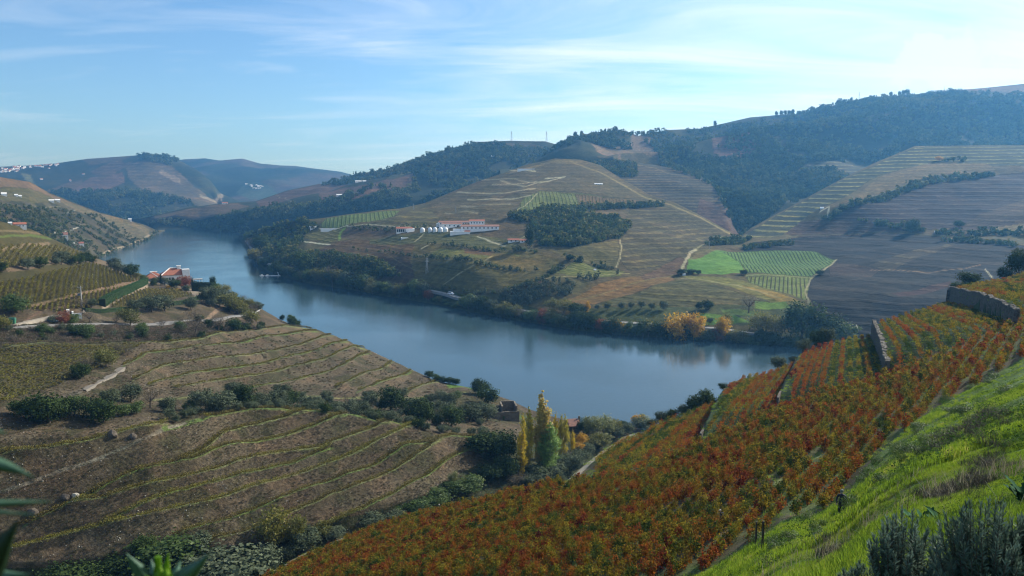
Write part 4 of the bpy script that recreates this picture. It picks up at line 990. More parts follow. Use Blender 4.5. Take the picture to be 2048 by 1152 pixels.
M_BARK = simple_mat('bark', (0.10, 0.08, 0.06), 0.9, 0.4, 6, 0.5)
M_PALEBARK = simple_mat('pale_bark', (0.26, 0.24, 0.20), 0.9, 0.4, 6, 0.5)
M_OLIVE = leaf_mat('olive_leaves', [(0.0, (0.030, 0.042, 0.021)), (0.45, (0.075, 0.095, 0.052)), (0.8, (0.125, 0.148, 0.088)), (1.0, (0.18, 0.20, 0.125))], 0.25, 0.05, 0.18, 0.25, 0.6, 0.85, 0.08)
M_DARK = leaf_mat('evergreen_leaves', [(0.0, (0.014, 0.024, 0.010)), (0.5, (0.034, 0.055, 0.018)), (1.0, (0.075, 0.11, 0.030))], 0.25, 0.05, 0.18, 0.3, 0.6, 0.85, 0.05)
M_GREEN = leaf_mat('green_leaves', [(0.0, (0.030, 0.050, 0.014)), (0.5, (0.070, 0.115, 0.026)), (1.0, (0.14, 0.19, 0.040))], 0.4, 0.05, 0.18, 0.3, 0.6)
M_YGREEN = leaf_mat('turning_leaves', [(0.0, (0.060, 0.062, 0.018)), (0.5, (0.13, 0.14, 0.032)), (1.0, (0.26, 0.22, 0.045))], 0.4, 0.05, 0.18, 0.3, 0.6)
M_PALEY = leaf_mat('pale_willow_leaves', [(0.0, (0.10, 0.12, 0.05)), (0.5, (0.20, 0.22, 0.085)), (1.0, (0.32, 0.31, 0.12))], 0.45, 0.05, 0.1, 0.2, 0.6)
M_GOLD = leaf_mat('golden_leaves', [(0.0, (0.25, 0.13, 0.012)), (0.5, (0.52, 0.30, 0.02)), (1.0, (0.72, 0.48, 0.045))], 0.5, 0.05, 0.12, 0.2, 0.6)
M_POPY = leaf_mat('poplar_yellow_leaves', [(0.0, (0.22, 0.21, 0.02)), (0.45, (0.46, 0.40, 0.035)), (1.0, (0.70, 0.52, 0.06))], 0.5, 0.12, 0.25, 0.25, 0.6)
M_POPT = leaf_mat('poplar_amber_leaves', [(0.0, (0.22, 0.20, 0.03)), (0.45, (0.46, 0.38, 0.08)), (1.0, (0.68, 0.46, 0.14))], 0.5, 0.12, 0.25, 0.25, 0.6)
M_POPG = leaf_mat('poplar_green_leaves', [(0.0, (0.09, 0.15, 0.035)), (0.5, (0.18, 0.29, 0.06)), (1.0, (0.32, 0.42, 0.09))], 0.4, 0.12, 0.2, 0.25, 0.6)
M_RUST = leaf_mat('rust_leaves', [(0.0, (0.10, 0.035, 0.02)), (0.5, (0.22, 0.075, 0.035)), (1.0, (0.34, 0.13, 0.05))], 0.4, 0.05, 0.15, 0.3, 0.6)
M_BROWNL = leaf_mat('brown_twigs', [(0.0, (0.055, 0.045, 0.032)), (0.5, (0.11, 0.09, 0.058)), (1.0, (0.17, 0.14, 0.08))], 0.2, 0.05, 0.15, 0.3, 0.6)
M_PINE = leaf_mat('pine_needles', [(0.0, (0.016, 0.030, 0.013)), (0.5, (0.034, 0.056, 0.022)), (1.0, (0.07, 0.095, 0.035))], 0.15, 0.02, 0.2, 0.3, 0.6)
M_VINE = leaf_mat('vine_leaves', [(0.0, (0.024, 0.008, 0.010)), (0.20, (0.065, 0.012, 0.010)), (0.34, (0.19, 0.040, 0.013)), (0.45, (0.30, 0.095, 0.016)), (0.54, (0.22, 0.11, 0.014)), (0.64, (0.085, 0.062, 0.012)), (0.76, (0.30, 0.22, 0.020)), (0.87, (0.105, 0.12, 0.016)), (1.0, (0.035, 0.06, 0.012))],
                   0.45, 0.13, 0.50, 0.55, 0.42, 0.85, 0.06, base=-0.07)
M_VINEG = leaf_mat('vine_leaves_olive', [(0.0, (0.075, 0.05, 0.016)), (0.4, (0.14, 0.115, 0.022)), (0.7, (0.19, 0.18, 0.028)), (1.0, (0.30, 0.25, 0.035))], 0.35, 0.08, 0.3, 0.2, 0.5)

SPEC = {}
def species(key, mat, bark, R0, H, base, n, size, zr=0.8, nl=7, variants=3, fork=0.4, aspect=1.0, inner=0.25, tr=0.16, drop=0.0, limbs=4):
    ms = []
    for v in range(variants):
        r = np.random.default_rng(hash_key(key) + v)
        lob = rlobes(r, nl, R0, H, base, zr)
        cm = crown_mesh(key + '_crown', mat, lob, int(n * 1.9), size * 0.74, hash_key(key) + 50 + v, aspect, inner=inner, drop=drop)
        tm = trunk_mesh(key + '_trunk', bark, base + H * 0.75, tr, R0 * 0.5, v + 3, limbs, fork)
        ms.append((cm, tm))
    SPEC[key] = (ms, 2 * R0, base + H)
def hash_key(k): return sum(ord(c) * (i + 3) for i, c in enumerate(k)) % 9973
# unit trees: crown width 2*R0, height base+H
species('olive_tree', M_OLIVE, M_BARK, 2.5, 3.4, 1.1, 1500, 0.34, nl=8, variants=4)
species('evergreen_tree', M_DARK, M_BARK, 2.6, 3.8, 0.5, 1600, 0.36, nl=9, variants=3)
species('green_tree', M_GREEN, M_BARK, 2.6, 4.4, 0.9, 1500, 0.36, nl=8, variants=3)
species('turning_tree', M_YGREEN, M_BARK, 2.6, 4.4, 1.0, 1300, 0.36, nl=8, variants=3, drop=0.1)
species('willow_tree', M_PALEY, M_PALEBARK, 2.6, 4.0, 0.8, 1700, 0.30, nl=9, variants=2)
species('golden_tree', M_GOLD, M_BARK, 2.6, 4.6, 0.8, 1500, 0.36, nl=9, variants=2)
species('rust_tree', M_RUST, M_BARK, 2.6, 3.8, 0.6, 1300, 0.34, nl=8, variants=2, drop=0.1)
species('bare_tree', M_BROWNL, M_BARK, 2.5, 4.0, 0.5, 900, 0.26, nl=6, variants=3, inner=0.7, aspect=0.3, limbs=7)
species('shrub', M_DARK, M_BARK, 1.5, 1.7, 0.0, 500, 0.26, nl=5, variants=3, fork=0.2, tr=0.06)
species('grey_shrub', M_OLIVE, M_BARK, 1.5, 1.6, 0.0, 500, 0.24, nl=5, variants=3, fork=0.2, tr=0.06)
species('dry_shrub', M_BROWNL, M_BARK, 1.5, 1.6, 0.0, 420, 0.22, nl=5, variants=2, fork=0.2, tr=0.05, aspect=0.35, inner=0.6)

def poplar(key, mat, n, seed, w=0.14):
    r = np.random.default_rng(seed)
    lob = []
    for i in range(34):
        t = i / 33.0
        rr = w * (0.35 + 0.65 * math.sin(math.pi * min(1, (t + 0.12) * 0.72)) ** 0.8) * (1 - 0.75 * t ** 3) * r.uniform(0.8, 1.15)
        aa = r.uniform(0, 6.283); lob.append((math.cos(aa) * rr * .45, math.sin(aa) * rr * .45, 0.08 + 0.86 * t, rr * r.uniform(.4, .65), 0.07))
    cm = crown_mesh(key + '_crown', mat, lob, int(n * 2.2), 0.019, seed, 0.8, 0.5, 0.35)
    b = MB(); b.tube([(0, 0, -0.03), (0, 0, 0.3), (0.01, 0, 0.6), (0, 0, 0.95)], [0.018, 0.014, 0.009, 0.002], 6)
    for i in range(14):
        a = r.uniform(0, 6.28); z = 0.12 + 0.05 * i
        b.tube([(0, 0, z), (math.cos(a) * w * 0.6, math.sin(a) * w * 0.6, z + 0.12)], [0.005, 0.001], 4)
    return cm, b.mesh(key + '_trunk', [M_PALEBARK])
POP = {'yellow': [poplar('poplar', M_POPY, 2600, 5), poplar('poplar', M_POPY, 2600, 6)], 'gold': [poplar('poplar', leaf_mat('poplar_bright_leaves', [(0.0, (0.30, 0.22, 0.015)), (0.5, (0.58, 0.43, 0.02)), (1.0, (0.78, 0.62, 0.05))], 0.5, 0.05, 0.12, 0.2, 0.6), 2600, 7)],
       'amber': [poplar('poplar', M_POPT, 5200, 8, 0.125)], 'green': [poplar('poplar', M_POPG, 4200, 9, 0.17)]}

tree_count = {}
def plant(key, pos, width, height=None, label=None, group=None, cat='tree', name=None, parts=True, rz=None, meshes=None, unitw=None, unith=None, vi=None):
    ms, uw, uh = SPEC[key] if meshes is None else (meshes, unitw, unith)
    k = tree_count[key] = tree_count.get(key, 0) + 1
    cm, tm = ms[(k if vi is None else vi) % len(ms)]
    sx = width / uw; sz = (height / uh) if height else sx
    nm = name or key
    if parts:
        o = link(nm, None)
        c = link('crown', cm, o); t = link('trunk', tm, o)
    else:
        o = link(nm, cm)
    o.location = pos; o.scale = (sx, sx, sz); o.rotation_euler = (0, 0, rz if rz is not None else (k * 2.399) % 6.283)
    tag(o, label, cat, group)
    return o

def on(l, px, py, sink=0.15):
    p = l.at(px, py); return Vector((float(p[0]), float(p[1]), float(p[2]) - sink))
def mpp(p):          # metres per pixel of the photograph at a place
    return (p[1] * CP - (p[2] - CAMZ) * SP) / FPX

# --- scattered instances -------------------------------------------------
def scatter(name, P, rot, scl, meshes, kind='stuff', label=None, tilt=None):
    me = bpy.data.meshes.new(name); P = np.asarray(P, np.float32); n = len(P)
    me.vertices.add(n); me.vertices.foreach_set('co', P.ravel())
    r = np.zeros((n, 3), np.float32); r[:, 2] = rot
    if tilt is not None: r[:, :2] = tilt
    a = me.attributes.new('rot', 'FLOAT_VECTOR', 'POINT'); a.data.foreach_set('vector', r.ravel())
    s = np.asarray(scl, np.float32)
    if s.ndim == 1: s = np.repeat(s[:, None], 3, 1)
    a = me.attributes.new('scl', 'FLOAT_VECTOR', 'POINT'); a.data.foreach_set('vector', s.ravel())
    a = me.attributes.new('pick', 'INT', 'POINT'); a.data.foreach_set('value', (np.arange(n) * 7919 % 101 % len(meshes)).astype(np.int32))
    o = link(name, me)
    ng = bpy.data.node_groups.new(name + '_planting', 'GeometryNodeTree')
    ng.interface.new_socket('Geometry', in_out='INPUT', socket_type='NodeSocketGeometry')
    ng.interface.new_socket('Geometry', in_out='OUTPUT', socket_type='NodeSocketGeometry')
    gi = ng.nodes.new('NodeGroupInput'); go = ng.nodes.new('NodeGroupOutput')
    ip = ng.nodes.new('GeometryNodeInstanceOnPoints'); ip.inputs['Pick Instance'].default_value = True
    jn = ng.nodes.new('GeometryNodeJoinGeometry')
    for mm in meshes:
        src = bpy.data.objects.new(name + '_source', mm)
        oi = ng.nodes.new('GeometryNodeObjectInfo'); oi.inputs['Object'].default_value = src; oi.inputs['As Instance'].default_value = True
        ng.links.new(oi.outputs['Geometry'], jn.inputs[0])
    def na(nm, ty):
        x = ng.nodes.new('GeometryNodeInputNamedAttribute'); x.data_type = ty; x.inputs['Name'].default_value = nm; return x.outputs['Attribute']
    mtp = ng.nodes.new('GeometryNodeMeshToPoints')
    ng.links.new(gi.outputs[0], mtp.inputs['Mesh'])
    ng.links.new(mtp.outputs[0], ip.inputs['Points'])
    ng.links.new(jn.outputs[0], ip.inputs['Instance'])
    ng.links.new(na('pick', 'INT'), ip.inputs['Instance Index'])
    ng.links.new(na('rot', 'FLOAT_VECTOR'), ip.inputs['Rotation'])
    ng.links.new(na('scl', 'FLOAT_VECTOR'), ip.inputs['Scale'])
    ng.links.new(ip.outputs[0], go.inputs[0])
    md = o.modifiers.new('planting', 'NODES'); md.node_group = ng
    tag(o, label, None, None, kind)
    return o

def small_crown(name, mat, seed, conical=False, n=110):
    r = np.random.default_rng(seed)
    lob = [(0, 0, 0.55, 0.42, 0.42)] + [(r.normal(0, 0.22), r.normal(0, 0.22), r.uniform(0.35, 0.8), 0.26, 0.24) for _ in range(4)]
    if conical: lob = [(0, 0, z, 0.42 * (1.05 - z), 0.2) for z in (0.2, 0.4, 0.6, 0.8, 0.95)]
    return crown_mesh(name, mat, lob, n, 0.21, seed, 0.9, 0.4, 0.1)
M_WOOD = leaf_mat('far_wood_leaves', [(0.0, (0.022, 0.040, 0.016)), (0.45, (0.055, 0.082, 0.030)), (0.8, (0.10, 0.13, 0.045)), (1.0, (0.16, 0.16, 0.06))], 0.25, 0.006, 0.45, 0.45, 0.5, 1.0, 0.0)
FAR_T = [small_crown('wood_tree', M_WOOD, 1), small_crown('wood_tree', M_WOOD, 2), small_crown('wood_tree', M_WOOD, 3), small_crown('wood_tree', M_WOOD, 4, True), small_crown('wood_tree', M_WOOD, 5)]
FAR_MIX = FAR_T + [small_crown('wood_tree', M_GREEN, 6), small_crown('wood_tree', M_YGREEN, 7)]
OLV_S = [small_crown('grove_tree', M_OLIVE, 8), small_crown('grove_tree', M_OLIVE, 9)]

def wood(name, l, polys, spacing_px, size, meshes, seed, vary=0.4, dens=None, label=None, tall=1.2):
    """fill traced areas with trees, spaced as seen"""
    r = np.random.default_rng(seed); out = []; sc = []
    for poly in polys:
        xs = [p[0] for p in poly]; ys = [p[1] for p in poly]
        x0, x1, y0, y1 = min(xs), max(xs), min(ys), max(ys)
        n = int((x1 - x0) * (y1 - y0) / (spacing_px * spacing_px * 0.45))
        X = r.uniform(x0, x1, n); Y = r.uniform(y0, y1, n)
        k = inpoly(X, Y, poly)
        X, Y = X[k], Y[k]
        P = l.at(X, Y)
        if dens is not None:
            d = fbm(P[:, 0] / dens[0], P[:, 1] / dens[0], 3, seed) > dens[1]
            P = P[d]
        out.append(P)
    P = np.concatenate(out); n = len(P)
    s = size * r.uniform(1 - vary, 1 + vary, n)
    P[:, 2] -= s * 0.12
    S = np.stack([s * 1.05, s * 1.05, s * tall * r.uniform(0.8, 1.3, n)], 1)
    return scatter(name, P, r.uniform(0, 6.28, n), S, meshes, label=label)
# ------------------------------------------------------------------ woods (nobody could count them)
W = wood
wood('ridge_wood', L4, [[(1060, 335), (1110, 300), (1140, 280), (1200, 264), (1240, 260), (1262, 268), (1262, 285), (1180, 284), (1150, 300), (1090, 312)],
     [(1262, 268), (1400, 257), (1560, 231), (1700, 205), (1820, 192), (1900, 188), (1960, 192), (2048, 196), (2110, 200), (2110, 296), (1830, 292), (1700, 294), (1610, 315), (1560, 345), (1640, 325), (1730, 345), (1600, 410), (1470, 478), (1450, 440), (1440, 380), (1340, 340), (1322, 330), (1310, 285)]],
     4.6, 9.0, FAR_T, 1, dens=(60, -0.27), label='dense dark evergreen wood covering the high ridge')
wood('knoll_scrub', L6, [[(1160, 322), (1272, 327), (1276, 356), (1255, 362), (1200, 338)], [(1330, 335), (1385, 347), (1440, 378), (1470, 430), (1480, 474), (1455, 430), (1425, 378), (1370, 352)]], 5, 6.5, FAR_MIX, 2, label='scrub wood between terraced hills')
wood('gully_wood', L7, [[(1060, 440), (1120, 420), (1180, 432), (1245, 440), (1262, 460), (1240, 482), (1160, 492), (1080, 486)], [(1012, 434), (1100, 420), (1220, 410), (1330, 406), (1330, 413), (1200, 422), (1060, 442)]], 5, 6.0, FAR_MIX, 3, label='dark wood filling the hollow above the fields')
wood('slope_scrub', L7, [[(1400, 500), (1440, 478), (1480, 474), (1500, 480), (1470, 498)], [(1640, 438), (1700, 404), (1760, 390), (1850, 362), (1990, 342), (1990, 350), (1860, 372), (1770, 400), (1700, 417), (1660, 442)],
     [(1480, 502), (1580, 487), (1590, 494), (1490, 508)], [(1700, 440), (1800, 452), (1900, 462), (2110, 470), (2110, 476), (1900, 470), (1700, 450)], [(1880, 478), (2048, 495), (2048, 500), (1890, 484)], [(1885, 318), (1930, 316), (1932, 324), (1885, 324)]],
     5, 4.6, FAR_MIX, 4, dens=(20, -0.3), label='scrub and hedges between the terraced vineyards')
wood('spur_wood', L7, [[(495, 478), (520, 462), (600, 442), (640, 452), (612, 470), (598, 500), (610, 530), (560, 530), (520, 505), (505, 498)], [(560, 520), (640, 510), (760, 530), (800, 556), (720, 560), (620, 545)]], 5, 6.5, FAR_MIX, 5, dens=(25, -0.3), label='dark wood round the tip of the river spur')
wood('middle_wood', L3, [[(700, 350), (762, 342), (862, 311), (950, 288), (1110, 295), (1160, 320), (1100, 320), (1000, 345), (900, 385), (820, 420), (700, 432), (620, 440), (560, 450), (520, 458), (560, 440), (680, 424), (790, 385), (828, 370), (830, 352), (712, 364), (640, 372)],
     [(430, 440), (520, 430), (640, 412), (720, 395), (790, 380), (680, 420), (560, 446), (500, 455), (440, 450)], [(300, 447), (400, 448), (500, 455), (500, 470), (400, 458), (300, 452)]], 4.4, 9.5, FAR_T, 6, dens=(90, -0.3), label='dark wood on the ridge behind the winery')
wood('mountain_wood', L2, [[(100, 372), (250, 372), (300, 378), (400, 400), (470, 430), (460, 440), (300, 440), (200, 425), (110, 395)], [(270, 312), (300, 310), (345, 314), (360, 322), (340, 330), (280, 325)]], 4.2, 13, FAR_T, 7, dens=(120, -0.25), label='woods on the lower flank of the far mountain')
wood('left_hill_scrub', M1, [[(-80, 410), (100, 412), (200, 432), (260, 462), (290, 480), (240, 505), (215, 518), (120, 540), (-80, 560)]], 4.6, 4.2, FAR_MIX, 8, dens=(30, -0.12), label='scrub scattered over the left bank hillside')
wood('left_bank_thicket', M1, [[(200, 524), (240, 512), (275, 498), (295, 484), (312, 470), (322, 464), (312, 462), (300, 474), (270, 490), (235, 503), (205, 512)]], 4.6, 6.0, FAR_MIX, 9, label='thicket of shrubs along the left bank')
wood('grove_scrub', L7, [[(1000, 598), (1060, 580), (1110, 566), (1160, 572), (1130, 596), (1060, 610), (1000, 612)], [(1130, 560), (1200, 552), (1250, 546), (1190, 562)]], 9, 4.2, OLV_S, 10, vary=0.2, label='grey olive grove planted above the river')
wood('terrace_hedges', L7, [[(700, 499), (860, 518), (1040, 538), (1100, 546), (1040, 542), (860, 523)], [(830, 494), (900, 492), (1080, 499), (1080, 502), (900, 496)], [(850, 586), (1000, 588), (1080, 562), (1125, 535), (1128, 540), (1085, 568), (1000, 594)], [(1120, 505), (1150, 520), (1240, 538), (1240, 542), (1145, 525)],
     [(700, 458), (860, 449), (860, 454), (700, 464)]], 5.5, 3.6, OLV_S + FAR_MIX[:2], 11, label='low hedges and olives lining the vineyard terraces')

# trees of the opposite shore: each its own
SHL = [(500, 490), (507, 520), (532, 538), (560, 551), (620, 564), (700, 576), (760, 588), (850, 603), (950, 624), (1050, 641), (1150, 658), (1250, 669), (1350, 679), (1430, 687), (1520, 695), (1600, 699), (1690, 704)]
sx_ = np.array([p[0] for p in SHL]); sy_ = np.array([p[1] for p in SHL])
KIND_TXT = {'evergreen_tree': 'dark evergreen tree', 'green_tree': 'leafy green tree', 'turning_tree': 'tree with yellowing leaves', 'olive_tree': 'grey-green olive tree', 'bare_tree': 'nearly bare brown tree', 'rust_tree': 'rust coloured tree',
            'golden_tree': 'golden autumn tree', 'willow_tree': 'pale yellow-green willow', 'shrub': 'dark green shrub', 'grey_shrub': 'grey-green shrub', 'dry_shrub': 'dry brown shrub'}
def reach(px):
    if px < 560: return 'at the tip of the spur'
    if px < 760: return 'below the winery spur'
    if px < 930: return 'before the open stretch of road'
    if px < 1130: return 'below the olive grove'
    if px < 1320: return 'left of the big golden tree'
    if px < 1470: return 'beside the big golden tree'
    return 'below the green meadow'
r_ = np.random.default_rng(17)
x = 499.0
while x < 1690:
    w = r_.uniform(15, 27) * (0.8 if x < 640 else 1.0)
    if 860 < x < 925: w *= 0.5
    py = float(np.interp(x, sx_, sy_)) + r_.uniform(-4, 1)
    key = r_.choice(['evergreen_tree', 'green_tree', 'turning_tree', 'olive_tree', 'bare_tree', 'rust_tree'], p=[.30, .28, .22, .08, .08, .04])
    p = on(L7, x, py)
    s = mpp(p)
    plant(key, p, w * s * 1.35, w * s * r_.uniform(0.95, 1.35) * (0.6 if 860 < x < 925 else 1), KIND_TXT[key] + ' on the opposite shore ' + reach(x), 'trees along the opposite shore')
    x += w * r_.uniform(0.36, 0.6)
# specific trees over there: px, base py, width, height (in pixels of the photo)
for key, px, py, w, h, lab in [
    ('golden_tree', 1358, 690, 50, 62, 'big golden tree leaning over the opposite shore, left half of the pair'),
    ('golden_tree', 1392, 684, 30, 52, 'golden tree just right of the biggest golden tree on the shore'),
    ('golden_tree', 1446, 676, 26, 40, 'smaller yellow tree by the shore road right of the golden pair'),
    ('turning_tree', 1452, 664, 22, 30, 'olive-green tree behind the smaller yellow shore tree'),
    ('golden_tree', 1230, 665, 20, 24, 'orange-yellow bush on the opposite bank left of the golden pair'),
    ('golden_tree', 1248, 668, 14, 20, 'small amber bush next to the orange-yellow one on the bank'),
    ('rust_tree', 1085, 650, 20, 30, 'lone orange tree hanging over the water below the olive grove'),
    ('golden_tree', 676, 558, 11, 16, 'tiny round yellow tree above the shore road by a tall brown tree'),
    ('bare_tree', 664, 575, 26, 42, 'tall brown tree between the shore road and river'),
    ('turning_tree', 745, 590, 28, 24, 'yellow-brown round tree in the dark shore thicket'),
    ('evergreen_tree', 715, 580, 40, 26, 'dark bushy evergreen standing above the shore road'),
    ('evergreen_tree', 608, 550, 40, 44, 'large dark pointed evergreen on the spur slope'),
    ('evergreen_tree', 524, 508, 26, 34, 'dark evergreen by the white house at the spur tip'),
    ('bare_tree', 505, 505, 26, 30, 'brown tree overhanging the river at the spur tip'),
    ('turning_tree', 514, 526, 30, 26, 'tawny tree on the bank below the white house'),
    ('turning_tree', 1104, 622, 26, 24, 'broad yellow-green tree above the river thicket'),
    ('turning_tree', 1128, 626, 30, 26, 'second yellow-green tree above the river thicket'),
    ('evergreen_tree', 1155, 628, 34, 20, 'low dark tree cluster right of the yellow-green trees'),
    ('golden_tree', 1175, 625, 9, 22, 'slim orange tree at the lower tip of the rusty field'),
    ('turning_tree', 1520, 672, 44, 42, 'broad olive-green tree near the shore meadow, left one'),
    ('turning_tree', 1553, 674, 36, 38, 'broad olive-green tree near the shore meadow, right one'),
    ('evergreen_tree', 1600, 680, 66, 68, 'big dark tree on the right end of the opposite shore'),
    ('evergreen_tree', 1652, 678, 60, 52, 'dark tree beside the biggest one on the right of the shore'),
    ('green_tree', 1632, 690, 40, 34, 'leafy green tree in front of the big dark shore trees'),
    ('green_tree', 1690, 686, 44, 40, 'green tree near the wall end of the vine slope'),
    ('bare_tree', 1497, 634, 40, 38, 'violet-grey bare tree above the meadow'),
    ('evergreen_tree', 1417, 630, 22, 18, 'dark round tree on the terrace above the meadow'),
    ('evergreen_tree', 1398, 628, 14, 14, 'small dark tree left of the round terrace tree'),
    ('evergreen_tree', 1058, 492, 18, 44, 'tall dark cypress-like tree by the red roof near the hollow wood'),
    ('evergreen_tree', 1140, 523, 16, 10, 'dark round tree at the corner of striped field'),
    ('evergreen_tree', 1364, 549, 20, 10, 'dark bushy tree beside the small white hut'),
    ('evergreen_tree', 1382, 549, 18, 9, 'dark tree right of the small white hut'),
    ('evergreen_tree', 1397, 551, 9, 8, 'last dark shrub of the row by the white hut'),
    ('evergreen_tree', 1488, 559, 14, 9, 'dark shrub at the corner of the green field'),
    ('evergreen_tree', 1640, 557, 14, 9, 'dark shrub on the right rim of the striped green field'),
    ('evergreen_tree', 1822, 465, 24, 24, 'dark tree on the road across the right-hand vineyards'),
    ('golden_tree', 1878, 322, 12, 9, 'pale golden tree beside a dark clump high on the terraces'),
    ('evergreen_tree', 1918, 452, 18, 12, 'dark bush above the road on the right-hand slope')]:
    p = on(L7, px, py); s = mpp(p)
    plant(key, p, w * s * 1.25, h * s * 1.08, lab, 'trees of the opposite bank')
for i, (px, py, w) in enumerate([(1195, 620, 10), (1215, 622, 12), (1242, 622, 14), (1262, 622, 12), (1282, 625, 13), (1303, 627, 12), (1328, 628, 18), (1210, 658, 14), (1420, 655, 12)]):
    p = on(L7, px, py); s = mpp(p)
    plant('olive_tree', p, w * s * 1.2, None, 'small grey olive in the row on the terrace between field and shore', 'olives on the terrace above the shore')
# tall pines on the skyline
for px, h in [(1137, 10), (1150, 12), (1430, 10), (1782, 9), (1799, 9), (1806, 10), (1814, 12), (1553, 9), (1562, 9), (1570, 10), (1578, 9), (1585, 10), (1140, 8), (1163, 9), (1675, 9), (1688, 8), (1702, 8), (1035, 7), (1120, 8), (1210, 7), (1233, 8)]:
    py = float(np.interp(px, [1000, 1060, 1110, 1140, 1160, 1200, 1240, 1262, 1275, 1300, 1340, 1400, 1450, 1500, 1560, 1600, 1650, 1700, 1760, 1820], [352, 325, 296, 279, 270, 263, 259, 265, 271, 266, 259, 256, 245, 234, 229, 228, 217, 203, 194, 190])) + 1.5
    p = on(L4, px, py); s = mpp(p)
    plant('evergreen_tree', p, h * 0.8 * s, h * s * 1.1, 'dark pine standing out on the skyline ' + ('of the right ridge' if px > 1400 else 'of the middle knoll'), 'skyline pines', parts=False, name='pine_tree')
# row of small round trees on the ridge road
for i in range(22):
    px = 1858 + i * 3.1
    py = 185 - i * 0.18
    p = on(L4, px, py); plant('evergreen_tree', p, 3.2, 5.0, 'small round tree in the row along the top of the right ridge', 'tree row on the ridge', parts=False, name='round_tree')

# ---- near spur trees: (x, base y, width, kind) traced
def near(l, lst, group, where, hs=1.0):
    for px, py, w, key in lst:
        p = on(l, px, py, 0.25); s = mpp(p)
        sz = 'large' if w > 32 else ('small' if w < 17 else 'mid-sized')
        k_ = 0.72 if (py < 592 and 280 < px < 440) else 1.0
        plant(key, p, w * s * 1.42 * k_, w * s * 1.05 * hs * k_ * (1.15 if key == 'bare_tree' else 1), sz + ' ' + KIND_TXT[key] + ' ' + where(px, py), group, cat='shrub' if 'shrub' in key else 'tree')
g = []
for x, y, w, k in [(20, 720, 130, 'O'), (200, 730, 70, 'O'), (430, 740, 90, 'O'), (100, 800, 130, 'E'), (240, 820, 110, 'O'), (345, 840, 110, 'O'), (540, 860, 120, 'O'), (660, 870, 130, 'O'), (770, 880, 130, 'O'), (830, 740, 100, 'O'),
                   (840, 800, 120, 'O'), (1030, 850, 200, 'E'), (1140, 840, 110, 'O'), (900, 930, 110, 'E'), (1010, 920, 100, 'O'), (1135, 720, 90, 'O'), (1230, 840, 110, 'O'), (1340, 860, 110, 'O'), (1450, 870, 120, 'O'), (1400, 760, 90, 'O'),
                   (1490, 770, 110, 'O'), (1580, 800, 120, 'O'), (1300, 960, 220, 'E'), (1570, 870, 110, 'O'), (1590, 1000, 180, 'E'), (1770, 960, 160, 'O'), (1930, 950, 150, 'O'), (1900, 860, 90, 'O'), (1690, 860, 80, 'O'), (1930, 775, 150, 'E'), (1870, 700, 140, 'E'), (1640, 730, 80, 'G'), (1820, 940, 120, 'G'), (1480, 930, 90, 'D'), (1680, 960, 80, 'D')]:
    g.append((560 + x / 4.655, 640 + y / 4.655, w / 4.655, {'O': 'olive_tree', 'E': 'evergreen_tree', 'G': 'green_tree', 'D': 'bare_tree'}[k]))
for x, y, w, k in [(110, 510, 90, 'E'), (210, 530, 130, 'E'), (290, 545, 170, 'E'), (360, 520, 110, 'E'), (440, 505, 110, 'G'), (540, 520, 120, 'E'), (610, 545, 130, 'E'), (650, 440, 90, 'O'), (765, 415, 95, 'O'), (880, 455, 120, 'B'), (980, 490, 80, 'O'), (1110, 480, 60, 'G'), (1200, 480, 120, 'O'), (1300, 490, 120, 'O'),
                   (1380, 390, 85, 'O'), (1430, 460, 120, 'E'), (1540, 455, 80, 'O'), (1610, 450, 100, 'O'), (1260, 470, 70, 'E'), (1030, 470, 60, 'B'), (720, 510, 70, 'G'), (800, 500, 70, 'G')]:
    g.append((x / 2.926, 660 + y / 2.926, w / 2.926, {'O': 'olive_tree', 'E': 'evergreen_tree', 'G': 'green_tree', 'B': 'bare_tree'}[k]))
near(N1, g, 'trees in the gully between the terraced slopes', lambda px, py: 'in the gully ' + ('at its left end beside the gravel path' if px < 260 else 'under the grassy track' if px < 560 else 'in the thick of the olive band' if px < 800 else 'near the ruined stone walls'))
g = []
for x, y, w, k in [(320, 150, 90, 'E'), (225, 160, 90, 'O'), (20, 190, 80, 'E'), (490, 120, 100, 'O'), (570, 120, 80, 'E'), (635, 115, 70, 'E'), (690, 105, 80, 'E'), (745, 105, 60, 'E'), (910, 150, 80, 'O'), (945, 190, 90, 'O'), (1045, 220, 100, 'E'), (1150, 250, 70, 'G'),
                   (450, 125, 60, 'O'), (990, 175, 50, 'Y'), (1090, 235, 50, 'Y')]:
    g.append((x / 4, 500 + y / 4, w / 4, {'O': 'olive_tree', 'E': 'evergreen_tree', 'G': 'green_tree', 'B': 'bare_tree', 'Y': 'turning_tree'}[k]))
near(N1, g, 'trees on the upper left vineyard', lambda px, py: 'in the upper left vineyard ' + ('by the left edge' if px < 100 else 'in the row above the sunny path' if px < 200 else 'left of the red-roofed villa'))
g = []
